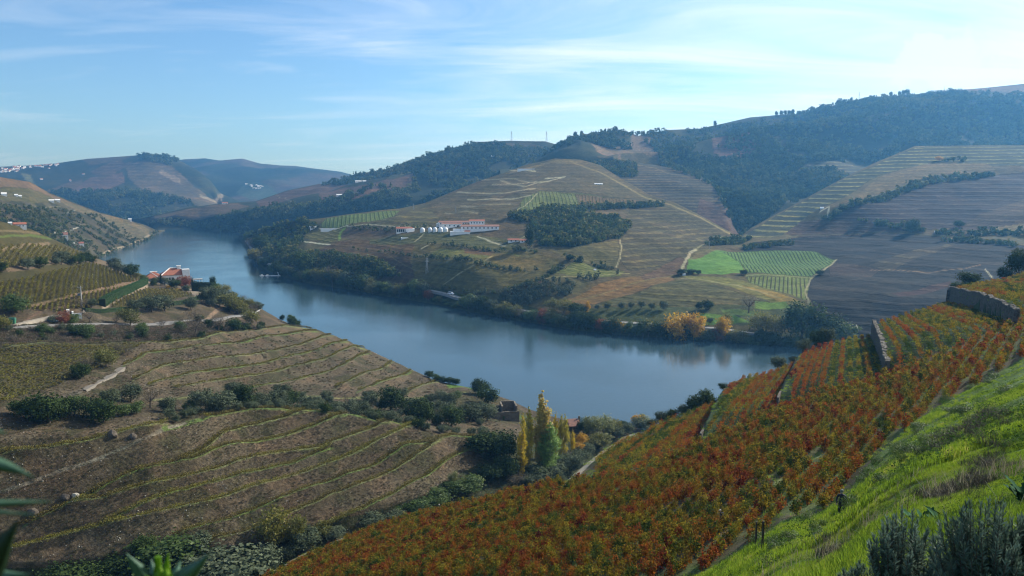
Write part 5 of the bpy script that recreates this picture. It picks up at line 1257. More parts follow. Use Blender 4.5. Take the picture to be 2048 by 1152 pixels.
for x, y, w, k in [(130, 500, 150, 'G'), (1085, 490, 100, 'O'), (1215, 490, 130, 'O'), (1320, 480, 120, 'O'), (1530, 475, 90, 'O'), (1680, 440, 130, 'O'), (1770, 420, 100, 'O'), (1850, 490, 130, 'Y'), (1900, 510, 120, 'Y'), (2000, 455, 70, 'Y'), (1040, 600, 130, 'Y'), (720, 590, 100, 'B'), (500, 600, 90, 'R'), (590, 600, 80, 'G'),
                   (700, 685, 95, 'G'), (610, 690, 90, 'E'), (340, 670, 80, 'G'), (1135, 665, 80, 'G'), (1600, 575, 60, 'E'), (1660, 625, 75, 'E'), (1560, 665, 160, 'B'), (1750, 640, 130, 'B'), (1860, 640, 110, 'E'), (1440, 640, 80, 'G'), (2010, 590, 110, 'Y'), (1950, 520, 70, 'Y'),
                   (930, 830, 90, 'B'), (1020, 840, 80, 'B'), (850, 925, 140, 'Y'), (650, 1025, 120, 'E'), (700, 950, 110, 'B'), (10, 650, 110, 'Y'), (660, 470, 90, 'B'), (730, 460, 70, 'O'), (1440, 590, 60, 'B'), (1310, 590, 60, 'B'), (930, 600, 70, 'B'), (1490, 335, 75, 'O'), (1640, 365, 90, 'O'), (1720, 350, 110, 'G'), (1790, 370, 90, 'Y'), (430, 590, 60, 'S'),
                   (1250, 280, 80, 'O'), (1230, 290, 60, 'E'), (1320, 290, 90, 'O'), (1390, 310, 100, 'E'), (1430, 330, 40, 'U'), (1345, 310, 36, 'U')]:
    g.append((x / 4, 500 + y / 4, w / 4, {'O': 'olive_tree', 'E': 'evergreen_tree', 'G': 'green_tree', 'B': 'bare_tree', 'Y': 'turning_tree', 'R': 'rust_tree', 'S': 'grey_shrub', 'U': 'golden_tree'}[k]))
r_ = np.random.default_rng(77); ex = []
X = r_.uniform(330, 1020, 900); Y = r_.uniform(795, 880, 900)
kk = inpoly(X, Y, [(330, 818), (480, 808), (560, 802), (700, 808), (860, 828), (1000, 842), (970, 876), (850, 862), (700, 838), (520, 824), (340, 848)])
for x_, y_ in zip(X[kk], Y[kk]):
    if all(abs(x_ - a_) > 11 or abs(y_ - b_) > 7 for a_, b_, _, _ in ex) and len(ex) < 62: ex.append((x_, y_, r_.uniform(14, 21), str(r_.choice(['olive_tree', 'evergreen_tree', 'grey_shrub'], p=[.6, .2, .2]))))
near(N1, ex, 'olives filling the gully band', lambda px, py: 'filling the olive band of the gully')
ex = []
for i in range(46):
    x_ = r_.uniform(0, 540); y_ = np.interp(x_, [0, 300, 540], [662, 655, 648]) + r_.uniform(2, 24 if x_ < 420 else 12)
    ex.append((x_, y_, r_.uniform(9, 17), str(r_.choice(['shrub', 'dry_shrub', 'grey_shrub', 'bare_tree'], p=[.3, .4, .15, .15]))))
near(N1, ex, 'scrub on the bank below the road', lambda px, py: 'among scrub on the bank below the road')
ex = []
for i in range(26):
    x_ = r_.uniform(395, 520); y_ = np.interp(x_, [395, 450, 520], [600, 606, 622]) + r_.uniform(-9, 12)
    ex.append((x_, y_, r_.uniform(12, 20), str(r_.choice(['green_tree', 'turning_tree', 'olive_tree', 'bare_tree'], p=[.3, .35, .2, .15]))))
near(N1, ex, 'thicket under the villa garden', lambda px, py: 'in the thicket under the villa garden')
def where2(px, py):
    if py > 690: return 'at the edge of the striped field below the road'
    if py > 648: return 'on the scrubby bank below the road'
    if px > 450 : return 'by the bend where the road meets the river'
    if py > 633: return 'beside the asphalt road'
    if px < 100: return 'on the left above the road'
    if py < 585: return 'in the garden in front of the villa'
    return 'on the bank between the hedge and the road'
near(N1, g, 'trees round the villa and the road', where2)
for i, (x, y, w) in enumerate([(1450, 300, 90), (1490, 300, 80)]):
    p = on(N1, x / 4, 500 + y / 4); s = mpp(p)
    plant('rust_tree', p, w / 4 * s * 1.1, 22 * s, ['rust-red tree in front of the white villa tower, left one', 'rust-red tree in front of the villa, right one of two'][i], 'rusty trees at the villa')
for px, py, w, h, lab in [(322, 572, 4, 24, 'slender dark cypress between the two villa roofs'), (427, 580, 14, 26, 'pointed dark conifer at the right end of the villa garden'), (383, 572, 12, 16, 'dark clipped tree right of the villa')]:
    p = on(N1, px, py); s = mpp(p)
    plant('evergreen_tree', p, w * s, h * s, lab, 'dark garden conifers', name='cypress_tree')
# knot of trees on the lookout above the water
for px, py, w, key, lab in [(564, 640, 12, 'evergreen_tree', 'small round tree on the lookout, apart from the others'), (582, 644, 20, 'green_tree', 'middle green tree of the knot on the lookout'), (586, 651, 20, 'evergreen_tree', 'dark bush lowest of the knot on the lookout'), (597, 645, 14, 'evergreen_tree', 'right-hand tree of the knot on the lookout')]:
    p = on(N1, px, py); s = mpp(p); plant(key, p, w * s, w * s * 0.95, lab, 'trees on the lookout')
for px, py in [(858, 752), (872, 756), (886, 762), (900, 766), (910, 768)]:
    p = on(N1, px, py + 2); s = mpp(p); plant('evergreen_tree', p, 22 * s, 13 * s, 'low dark bush in the hedge by the water at the end of the terraces', 'bushes at the water end of the terraces', cat='shrub')
# poplars and what stands round them
for kind, px, top, base, w, lab in [
    ('gold', 1044, 838, 952, 21, 'front left poplar, the brightest yellow one'),
    ('yellow', 1046, 816, 925, 17, 'slim yellow-green poplar behind the brightest yellow one'),
    ('yellow', 1057, 801, 935, 22, 'yellow-green poplar left of the tallest poplar'),
    ('amber', 1084, 771, 935, 46, 'tallest poplar, amber at its top'),
    ('green', 1099, 834, 950, 56, 'green poplar in front of the tallest one'),
    ('gold', 1111, 814, 915, 15, 'orange-gold poplar right of the tallest one'),
    ('yellow', 1121, 818, 915, 14, 'thin yellow poplar between gold ones right of the group'),
    ('yellow', 1130, 818, 915, 14, 'rightmost tall poplar of the group'),
    ('gold', 1145, 851, 906, 11, 'short golden poplar standing apart to the right')]:
    p = on(N1, px, base); s = mpp(p); w *= {'amber': 0.9, 'green': 0.9, 'gold': 1.15, 'yellow': 1.2}[kind]
    h = (base - top) * s * 1.03
    mm = POP[kind]; o = plant('poplar_' + kind, p, w * s, h, lab, 'poplars by the stream', name='poplar_tree', meshes=mm, unitw={'amber': .25, 'green': .34}.get(kind, .28), unith=1.0)
for key, px, base, w, h, lab in [
    ('golden_tree', 1164, 889, 20, 22, 'round bright yellow tree right of the poplars'), ('golden_tree', 1157, 902, 18, 18, 'orange-yellow bush below the round yellow tree'),
    ('willow_tree', 1186, 876, 36, 40, 'pale willow by the river, left crown'), ('willow_tree', 1208, 872, 34, 34, 'pale willow by the river, right crown'), ('evergreen_tree', 1169, 870, 26, 30, 'dark green tree left of the pale willows'),
    ('turning_tree', 1227, 866, 24, 26, 'dark yellow-green tree right of the pale willows'), ('turning_tree', 1195, 892, 44, 22, 'low dull-yellow thicket under the willows'), ('golden_tree', 1276, 851, 22, 20, 'peach-yellow tree at the water, left'),
    ('willow_tree', 1290, 851, 20, 20, 'peach-yellow tree at the water, right'), ('evergreen_tree', 1247, 852, 16, 10, 'low dark bush at the water edge right of the willows'),
    ('evergreen_tree', 965, 905, 60, 36, 'big dark evergreen left of the poplars'), ('evergreen_tree', 1000, 915, 60, 50, 'large dark evergreen just left of the poplars'), ('evergreen_tree', 1016, 950, 44, 40, 'dark tree at the foot of the yellow poplar'),
    ('evergreen_tree', 1072, 955, 44, 22, 'dark bushy tree under the tall poplars'), ('bare_tree', 1030, 968, 46, 26, 'brown tangled tree before the yellow poplar'), ('green_tree', 1118, 928, 30, 18, 'green tree under the right poplars'), ('bare_tree', 1136, 915, 30, 20, 'brown leafless thicket under the right poplars'),
    ('evergreen_tree', 975, 958, 40, 30, 'dark bush in the shade of the valley floor'), ('green_tree', 940, 985, 44, 30, 'leafy green bush in the valley by the vine slope'), ('green_tree', 905, 985, 40, 22, 'low green bush beside the pale reeds'),
    ('willow_tree', 905, 970, 16, 26, 'pale tuft of reeds on the valley floor'), ('green_tree', 838, 1020, 48, 22, 'green bramble bank above the vine slope, left'), ('green_tree', 872, 1006, 44, 26, 'green bramble bank above the vine slope, right'),
    ('olive_tree', 742, 1053, 44, 26, 'grey-green olive at the vine slope border, left of two'), ('olive_tree', 787, 1046, 40, 22, 'grey-green olive at the vine slope border, right of two'),
    ('turning_tree', 548, 1098, 50, 76, 'tall yellow-green tree at the lower left of the red vines'), ('turning_tree', 590, 1098, 34, 60, 'narrower yellow-green tree beside the tall one'), ('olive_tree', 612, 1098, 54, 36, 'grey olive right of the tall yellow-green tree'),
    ('olive_tree', 668, 1079, 36, 20, 'small grey olive by the grassy track'), ('olive_tree', 528, 1142, 56, 44, 'round grey olive beside the grassy track'), ('olive_tree', 574, 1118, 30, 22, 'little grey olive under the tall yellow-green tree'), ('turning_tree', 640, 1075, 36, 26, 'thin yellow-green bush at the foot of the terraces'),
    ('olive_tree', 395, 1105, 44, 32, 'grey olive among the reeds at the bottom'), ('evergreen_tree', 290, 1108, 40, 34, 'dark tree left of the reeds at the bottom'), ('green_tree', 335, 1150, 110, 64, 'wide bright reed thicket at the bottom left'), ('olive_tree', 455, 1175, 130, 62, 'large grey olive crown at the bottom edge'),
    ('evergreen_tree', 240, 1172, 80, 50, 'dark leafy thicket at the bottom left edge'), ('evergreen_tree', 130, 1180, 80, 50, 'dark tree at the bottom edge, far left'), ('green_tree', 190, 1180, 60, 44, 'green bush at the bottom edge between dark ones'), ('evergreen_tree', 420, 1130, 40, 30, 'dark bush behind the large grey olive'),
    ('evergreen_tree', 500, 1118, 36, 26, 'dark bush left of the tall yellow-green tree')]:
    p = on(N1, px, base, 0.4); s = mpp(p)
    plant(key, p, w * s * 1.35, h * s * 1.15, lab, 'trees in the stream valley')
# grey shrubs and olives along the upper edge of the vine slope
g = []
for x, y, w in [(620, 1000, 180), (720, 960, 170), (540, 1000, 120), (780, 990, 90), (850, 885, 170), (950, 815, 150), (1000, 740, 100), (1100, 700, 90), (1240, 620, 110), (1310, 590, 110), (1430, 560, 130), (560, 960, 100), (640, 930, 110), (900, 850, 120), (800, 850, 90)]:
    g.append((924 + x / 4, 720 + y / 4, w / 4))
for px, py, w in g:
    l = N1 if px < 1290 else A
    p = on(l, px, py, 0.3); s = mpp(p)
    plant('olive_tree', p, w * s * 1.4, w * s * 0.75, 'low grey-green olive in the band above the farm track', 'olives above the farm track')
for px, py, w, h, key, lab in [(1304, 852, 20, 18, 'olive_tree', 'first olive above the left end of the walled plots'), (1325, 843, 24, 22, 'olive_tree', 'round olive on the crest left of the walled plots'), (1345, 832, 24, 20, 'evergreen_tree', 'dark olive on the crest near the walled plots'),
    (1366, 822, 26, 22, 'olive_tree', 'olive with a spreading crown on the crest'), (1388, 815, 34, 30, 'evergreen_tree', 'dark double-crowned olive on the crest'), (1412, 802, 34, 32, 'evergreen_tree', 'tallest olive of the crest, right of the double one'), (1448, 775, 20, 12, 'evergreen_tree', 'low dark olive by the pale grass patch'),
    (1555, 742, 27, 26, 'olive_tree', 'lone round olive against the water'), (1588, 722, 18, 16, 'olive_tree', 'small olive left of the pair on the crest'), (1605, 714, 24, 26, 'olive_tree', 'rounded olive on the crest right of the lone one'), (1636, 702, 30, 30, 'evergreen_tree', 'dark olive at the foot of the green shore trees'),
    (1655, 696, 30, 32, 'olive_tree', 'olive close to the pale grass strip by the first wall'), (1935, 578, 40, 28, 'evergreen_tree', 'dark bushy tree behind the highest wall'), (1915, 588, 24, 14, 'evergreen_tree', 'low dark bush at the end of the highest wall'), (2010, 552, 26, 26, 'evergreen_tree', 'dark shrub on the skyline of the top vine rows'),
    (2035, 538, 40, 42, 'evergreen_tree', 'big dark tree at the right edge above the vines'), (2048, 520, 36, 44, 'olive_tree', 'grey-green tree cut by the right edge')]:
    p = on(A, px, py + 1, 0.5); s = mpp(p)
    plant(key, p, w * s * 1.25, h * s * 1.1, lab, 'olives on the crest of the vine slope')
# ------------------------------------------------------------------ vineyard on the slope
def slope_xy(x, y, it=4):
    """ground of the vine slope under a plan position (used for laying out straight rows)"""
    z = 99 + 0.37 * x - 0.286 * y
    px, py = pix(np.stack([x, y, z], -1))
    return px, py, A.at(px, py)
def crest_py(px): return np.interp(px, [p[0] for p in crestA], [p[1] for p in crestA])
TRK = [(1132, 966), (1160, 938), (1200, 905), (1245, 873), (1290, 862)]
def in_near(px, py):
    k = (py > plot_front(px) + 2) & (py < grass_edge(px) - 4) & (py > crest_py(px) + 3) & (px > 470) & (px < 2240) & (py < 1230)
    k &= linedist(px, py, TRK) > 9
    k &= ~((px < np.interp(py, [870, 905, 938, 966], [1270, 1200, 1160, 1128])) & (py < 966))
    k &= linedist(px, py, [(480, 1178), (530, 1150), (600, 1110), (680, 1078)]) > 11
    k &= linedist(px, py, [(1545, 980), (1580, 952), (1640, 908)]) > 7
    k &= linedist(px, py, [(1200, 1010), (1240, 985)]) > 3
    return k
def rows_pts(d, sp, step, jit, seed, xr=(-120, 190), yr=(40, 330)):
    r = np.random.default_rng(seed)
    d = np.array(d, float); d /= np.linalg.norm(d); n = np.array([d[1], -d[0]])
    U, Vv = np.meshgrid(np.arange(-420, 420, sp), np.arange(-420, 420, step), indexing='ij')
    rid = np.repeat(np.arange(U.shape[0])[:, None], U.shape[1], 1)
    U = U + r.normal(0, jit, U.shape); Vv = Vv + r.normal(0, jit, Vv.shape)
    x = U * n[0] + Vv * d[0]; y = U * n[1] + Vv * d[1]
    k = (x > xr[0]) & (x < xr[1]) & (y > yr[0]) & (y < yr[1])
    return x[k], y[k], rid[k]

def vine_mesh(seed, n=150, w=1.25, t=0.6, h=1.5, size=0.16, mat=None):
    r = np.random.default_rng(seed)
    nc = 16
    c = np.stack([r.uniform(-w / 2, w / 2, nc), r.normal(0, t * 0.22, nc), r.uniform(0.45, h, nc)], 1)
    k = r.integers(0, nc, n)
    C = c[k] + r.normal(0, 1, (n, 3)) * np.array([0.17, 0.16, 0.17])
    nn = unit(r.normal(0, 0.6, (n, 3)) + np.array([0, 0, 0.7]) + (C - np.array([0, 0, h * 0.55])) * np.array([0.3, 1.6, 0.8]))
    V, F = leaves(C, nn, size, r, 0.95, 0.4)
    tone = r.random(nc)
    return new_mesh('vine_leaves', V, F, [mat or M_VINE], {'lv': ('FLOAT', 'POINT', np.repeat(np.clip(tone[k] * 0.75 + r.random(n) * 0.25, 0, 1), 4))})
VM = [vine_mesh(100 + i, n=290, h=(1.3, 1.5, 1.65, 1.4, 1.55)[i % 5]) for i in range(6)]
VMF = [vine_mesh(200 + i, n=150, size=0.21, h=(1.3, 1.5, 1.6)[i % 3]) for i in range(5)]
b = MB(); b.tube([(0, 0, -0.3), (0.03, 0.02, 0.3), (-0.02, 0, 0.65)], [0.045, 0.04, 0.03], 5); b.tube([(0, 0, 0.6), (0.3, 0, 0.85)], [0.02, 0.01], 4); b.tube([(0, 0, 0.6), (-0.3, 0, 0.9)], [0.02, 0.01], 4)
VTR = b.mesh('vine_stem', [M_BARK])
x, y, rid = rows_pts((0.77, 1), 2.2, 0.85, 0.10, 3)
px, py, P = slope_xy(x, y)
k = in_near(px, py) & (np.random.default_rng(4).random(len(px)) > 0.05)
P = P[k]; px = px[k]; py = py[k]
ang = math.atan2(1, 0.77)
dist_ = P[:, 1]
order = np.argsort(dist_)
r_ = np.random.default_rng(5)
NEARV = order[(px[order] < 2070) & (px[order] > 520) & (py[order] < 1160)][:300]
for j, i in enumerate(NEARV):
    o = link('grapevine', None); c = link('leaves', VM[j % 6], o); t = link('stem', VTR, o)
    s = r_.uniform(0.8, 1.15)
    o.location = P[i]; o.rotation_euler = (0, 0, ang + r_.normal(0, 0.12) + (math.pi if j % 2 else 0)); o.scale = (s, s, s * r_.uniform(0.85, 1.15))
    tag(o, 'autumn grapevine near the grassy bank ' + ('at the bottom of the slope' if py[i] > 1040 else 'beside the upper grass' if px[i] > 1750 else 'above the worker in the dark jacket' if px[i] > 1560 else 'round the narrow grass strip'), 'grapevine', 'grapevines nearest the grassy bank')
rest = np.setdiff1d(np.arange(len(P)), NEARV)
far_ = rest[P[rest, 1] > 120]; mid_ = rest[P[rest, 1] <= 120]
allr = np.concatenate([mid_, far_])
S = r_.uniform(0.8, 1.15, (len(allr), 1)) * np.array([1, 1, 1.0]) * np.stack([np.ones(len(allr)), np.ones(len(allr)), r_.uniform(0.85, 1.2, len(allr))], 1)
nm_ = len(mid_)
scatter('vineyard_vines', P[mid_], ang + r_.normal(0, 0.15, nm_) + (r_.random(nm_) > 0.5) * math.pi, S[:nm_], VM, label='red and yellow vines filling the steep slope')
scatter('vineyard_vines', P[far_], ang + r_.normal(0, 0.15, len(far_)) + (r_.random(len(far_)) > 0.5) * math.pi, S[nm_:], VMF, label='red and yellow vines on the farther slope')
# walled plots: every row its own
def leaf_row(pts, seed, per_m, w, h, size, mat, base=0.35):
    """one vine row: leaves along a line on the ground"""
    r = np.random.default_rng(seed)
    pts = np.asarray(pts); seg = np.linalg.norm(np.diff(pts, axis=0), axis=1); cum = np.concatenate([[0], np.cumsum(seg)])
    n = max(8, int(cum[-1] * per_m)); t = r.uniform(0, cum[-1], n)
    plant_ = np.round(t / 1.05) * 1.05
    t = plant_ + r.normal(0, 0.33, n); t = np.clip(t, 0, cum[-1])
    C = np.stack([np.interp(t, cum, pts[:, i]) for i in range(3)], 1)
    hv = 0.85 + 0.3 * vnoise(plant_ * 0.9, plant_ * 0 + seed, 3) * 2
    C[:, :2] += r.normal(0, w * 0.33, (n, 2)); C[:, 2] += base + r.random(n) ** 0.8 * (h - base) * hv
    nn = unit(r.normal(0, 0.7, (n, 3)) + np.array([0, 0, 0.7]))
    V, F = leaves(C - pts[0], nn, size, r, 0.95, 0.4)
    tone = vnoise(plant_ * 1.7 + 100, plant_ * 0 + seed * 1.3, 9) + 0.5
    return new_mesh('vine_row', V, F, [mat], {'lv': ('FLOAT', 'POINT', np.repeat(np.clip(tone * 0.8 + r.random(n) * 0.2, 0, 1), 4))}), Vector(pts[0])
x, y, rid = rows_pts((0.45, 1), 1.7, 1.5, 0.0, 6, xr=(0, 330), yr=(120, 470))
px, py, P = slope_xy(x, y)
inp = (py < plot_front(px) - 1) & (py > crest_py(px) + 2) & (px > 1190) & (px < 2240)
for i, W_ in enumerate(WALLS):
    xl = wall_x(i, py)
    inp &= ~((px > xl - (6 if i > 1 else 3)) & (px < xl + 11) & (py > W_[0][1] - 8))
inp &= linedist(px, py, TRK) > 9
inp &= ~((px < np.interp(py, [850, 872, 905, 938], [1290, 1262, 1205, 1165])))
inp &= linedist(px, py, [(1445, 787), (1470, 779)]) > 6
PLN = ['left of the first low wall', 'between the first and second low walls', 'left of the tall stone wall', 'between the two tall stone walls', 'above the highest stone wall']
nrow = 0
for rr in np.unique(rid[inp]):
    kk = np.nonzero(inp & (rid == rr))[0]
    kk = kk[np.argsort(P[kk, 1])]
    pl = np.zeros(len(kk), int)
    for i in range(len(WALLS)): pl += px[kk] > wall_x(i, py[kk])
    for q in range(5):
        m_ = kk[pl == q]
        if len(m_) < 4: continue
        # split at breaks in the row
        br = np.nonzero(np.diff(P[m_, 1]) > 6)[0] + 1
        for seg in np.split(m_, br):
            if len(seg) < 4: continue
            me, loc = leaf_row(P[seg], int(rr) * 7 + q, 46, 0.8, 1.5, 0.21, M_VINE)
            o = link('vine_row', me, None, loc); nrow += 1
            tag(o, 'orange-red vine row ' + PLN[q], 'vine row', 'vine rows in the walled plots')
# vine rows on the traced terraces of the near spur
r_ = np.random.default_rng(8)
for k_, i_, ln in ALL_T:
    sc_ = 1.0 if k_ == 'lower' else 0.7
    lx = np.array([p[0] for p in ln], float); ly = np.array([p[1] for p in ln], float)
    xs = np.arange(lx[0] + 6, lx[-1] - 4, 3.0)
    if len(xs) < 5: continue
    ys = np.interp(xs, lx, ly) - 6.0 * sc_
    P_ = N1.at(xs, ys); P_[:, 2] -= 0.1
    me, loc = leaf_row(P_, 900 + i_ * 3 + (k_ == 'lower'), 110 if k_ == 'lower' else 55, 2.0 if k_ == 'lower' else 0.7, 1.7, 0.26 if k_ == 'lower' else 0.32, M_VINEG)
    tag(link('vine_row', me, None, loc), 'yellowing vine row on a grassy terrace of the ' + ('big lower-left slope' if k_ == 'lower' else 'spur below the road'), 'vine row', 'terrace vine rows of the ' + k_ + ' slope')
# vines of the fields round the villa and the striped field
def field(name, l, poly, a, sp, step, size, mat, label, seed, n=26, leaf=0.5):
    r = np.random.default_rng(seed)
    ms = [vine_mesh(300 + seed * 5 + i, n=n, w=1.5, t=0.7, h=1.4, size=leaf, mat=mat) for i in range(3)]
    xs = [p[0] for p in poly]; ys = [p[1] for p in poly]
    c = l.at(np.array([min(xs), max(xs), np.mean(xs), np.mean(xs)]), np.array([np.mean(ys), np.mean(ys), min(ys), max(ys)]))
    cx, cy_ = c[:, 0].mean(), c[:, 1].mean(); rad = max(np.ptp(c[:, 0]), np.ptp(c[:, 1])) * 0.9 + 30
    U, Vv = np.meshgrid(np.arange(-rad, rad, sp), np.arange(-rad, rad, step), indexing='ij')
    U = U.ravel() + r.normal(0, 0.1, U.size); Vv = Vv.ravel() + r.normal(0, 0.2, Vv.size)
    x = cx + U * math.cos(a) + Vv * -math.sin(a); y = cy_ + U * math.sin(a) + Vv * math.cos(a)
    # find the ground under each plan position among the hillside's own points
    g = l.P; k0 = inpoly(l.PX, l.PY, poly); G = g[k0]; GX = l.PX[k0]; GY = l.PY[k0]
    cell = max(sp, 2.5); key = {}
    for gi, (gx, gy) in enumerate(zip((G[:, 0] / cell).astype(int), (G[:, 1] / cell).astype(int))): key.setdefault((gx, gy), gi)
    out = []
    for X_, Y_ in zip(x, y):
        gi = key.get((int(X_ / cell), int(Y_ / cell)))
        if gi is None:
            gi = key.get((int(X_ / cell), int(Y_ / cell) + 1)) or key.get((int(X_ / cell), int(Y_ / cell) - 1)) or key.get((int(X_ / cell), int(Y_ / cell) + 2))
        if gi is not None: out.append((X_, Y_, G[gi, 2]))
    out = np.array(out)
    out = out[r.random(len(out)) > 0.12]
    s = r.uniform(0.8, 1.25, len(out)) * size
    scatter(name, out, a + math.pi / 2 + r.normal(0, 0.1, len(out)), s, ms, label=label)
field('villa_vineyard', N1, [(-20, 575), (60, 560), (180, 528), (215, 538), (275, 562), (240, 568), (120, 596), (40, 612), (-20, 620)], 0.5, 2.6, 1.7, 1.15, M_VINEG, 'low vines in the field left of the villa', 1)
field('villa_vineyard', N1, [(-20, 500), (60, 492), (120, 495), (185, 516), (110, 522), (50, 530), (-20, 538)], 0.5, 2.8, 1.8, 1.2, M_VINEG, 'low vines above the olive row at the left', 2)
field('villa_vineyard', N1, [(60, 616), (180, 590), (250, 574), (212, 598), (190, 612), (120, 622)], 0.5, 2.4, 1.5, 1.1, M_VINEG, 'low vines between the dirt path and the hedge', 3)
field('villa_vineyard', N1, [(225, 610), (292, 580), (350, 580), (378, 590), (330, 602), (270, 612)], 0.5, 2.4, 1.5, 1.1, M_VINEG, 'small vineyard in front of the villa', 4)
field('striped_vineyard', N1, [(-20, 706), (280, 690), (255, 702), (170, 742), (110, 768), (60, 778), (0, 812), (-20, 815)], 1.75, 2.3, 1.6, 0.85, M_VINEG, 'thin striped vineyard left of the gravel path', 5)

# ------------------------------------------------------------------ stone walls
def stone_mat(name, c, s=1.6):
    m, nt, out = mat_base(name)
    L = nt.links.new
    b = N(nt, 'ShaderNodeBsdfPrincipled'); b.inputs['Roughness'].default_value = 0.95; b.inputs['Specular IOR Level'].default_value = 0.1
    g = N(nt, 'ShaderNodeNewGeometry')
    mp = N(nt, 'ShaderNodeMapping'); mp.inputs['Scale'].default_value = (1, 1, 2.2); L(g.outputs['Position'], mp.inputs[0])
    v = N(nt, 'ShaderNodeTexVoronoi', i_Scale=s); L(mp.outputs[0], v.inputs[0])
    v2 = N(nt, 'ShaderNodeTexVoronoi', i_Scale=s, feature='DISTANCE_TO_EDGE'); L(mp.outputs[0], v2.inputs[0])
    r = ramp(nt, [(0, tuple(x * 0.55 for x in c)), (0.5, c), (1, tuple(min(1, x * 1.45) for x in c))]); L(v.outputs['Color'], r.inputs[0])
    e = ramp(nt, [(0, 0.25), (0.08, 1.0)]); L(v2.outputs[0], e.inputs[0])
    mx = N(nt, 'ShaderNodeMixRGB', blend_type='MULTIPLY', i_0=0.85); L(r.outputs[0], mx.inputs[1]); L(e.outputs[0], mx.inputs[2])
    L(mx.outputs[0], b.inputs['Base Color'])
    bp = N(nt, 'ShaderNodeBump', i_Strength=0.9, i_Distance=0.12); L(e.outputs[0], bp.inputs['Height']); L(bp.outputs[0], b.inputs['Normal'])
    L(b.outputs[0], out.inputs[0])
    return m
M_SCHIST = stone_mat('schist_wall', (0.12, 0.105, 0.085))
M_CAP = stone_mat('pale_cap_stones', (0.21, 0.19, 0.155), 2.4)
M_RUIN = stone_mat('ruin_stone', (0.20, 0.17, 0.13), 2.0)
WALL_LAB = ['low dark stone wall farthest left on the vine slope', 'second low stone wall stepping up the vine slope', 'tall narrow stone wall with pale stones on top', 'highest and broadest stone wall under the top rows']
for i, ((x0, y0), (x1, y1), h0, h1) in enumerate(WALLS):
    n = 26; t = np.linspace(-0.04, 1.06, n)
    pxs = x0 + (x1 - x0) * t; pys = y0 + (y1 - y0) * t
    foot = A.at(pxs - 4.0, pys); hh = h0 + (h1 - h0) * np.clip(t, 0, 1)
    top_on = A.at(pxs + 9.0, pys)
    d = foot[-1] - foot[0]; d[2] = 0; d /= np.linalg.norm(d); nrm = np.array([-d[1], d[0], 0.0])
    if nrm[0] < 0: nrm = -nrm
    r = np.random.default_rng(40 + i)
    b = MB(); V = []
    th = 0.9 if i > 1 else 0.4
    for j in range(n):
        f = foot[j]; zt = (max(foot[j][2] + hh[j], top_on[j][2]) + 0.3 if i > 1 else foot[j][2] + hh[j] - 0.5) + r.normal(0, 0.07)
        lean = 0.25
        for q, (off, z) in enumerate([(0, f[2] - 1.5), (lean, zt), (lean + th, zt), (lean + th, f[2] - 1.5)]):
            p = f + nrm * off; V.append((p[0], p[1], z))
    F = []
    for j in range(n - 1):
        a_, b_ = j * 4, j * 4 + 4
        F += [(a_, a_ + 1, b_ + 1, b_), (a_ + 1, a_ + 2, b_ + 2, b_ + 1), (a_ + 2, a_ + 3, b_ + 3, b_ + 2)]
    F += [(0, 3, 2, 1), (4 * (n - 1), 4 * (n - 1) + 1, 4 * (n - 1) + 2, 4 * (n - 1) + 3)]
    b.add(V, F)
    root = link('stone_wall', None); root.location = foot[0]
    tag(root, WALL_LAB[i], 'wall', 'stone walls stepping up the vine slope')
    w = b.build('wall_face', M_SCHIST, root); w.location = -Vector(foot[0])
    # loose cap stones
    if i < 2: continue
    b = MB()
    for j in range(n * (5 if i > 1 else 1)):
        u = r.uniform(0, n - 1.01); a_ = int(u); f = V[a_ * 4 + 1]; g_ = V[(a_ + 1) * 4 + 1]; tt = u - a_
        p = np.array(f) * (1 - tt) + np.array(g_) * tt + nrm * r.uniform(0.1, th - 0.1)
        s1, s2, s3 = r.uniform(0.15, 0.38), r.uniform(0.15, 0.38), r.uniform(0.07, 0.2)
        b.box(p[0] - s1, p[0] + s1, p[1] - s2, p[1] + s2, p[2] - 0.05, p[2] + s3)
    c = b.build('cap_stones', M_CAP, root); c.location = -Vector(foot[0]); c['kind'] = 'stuff'
print('rows', nrow, 'vines', len(P))

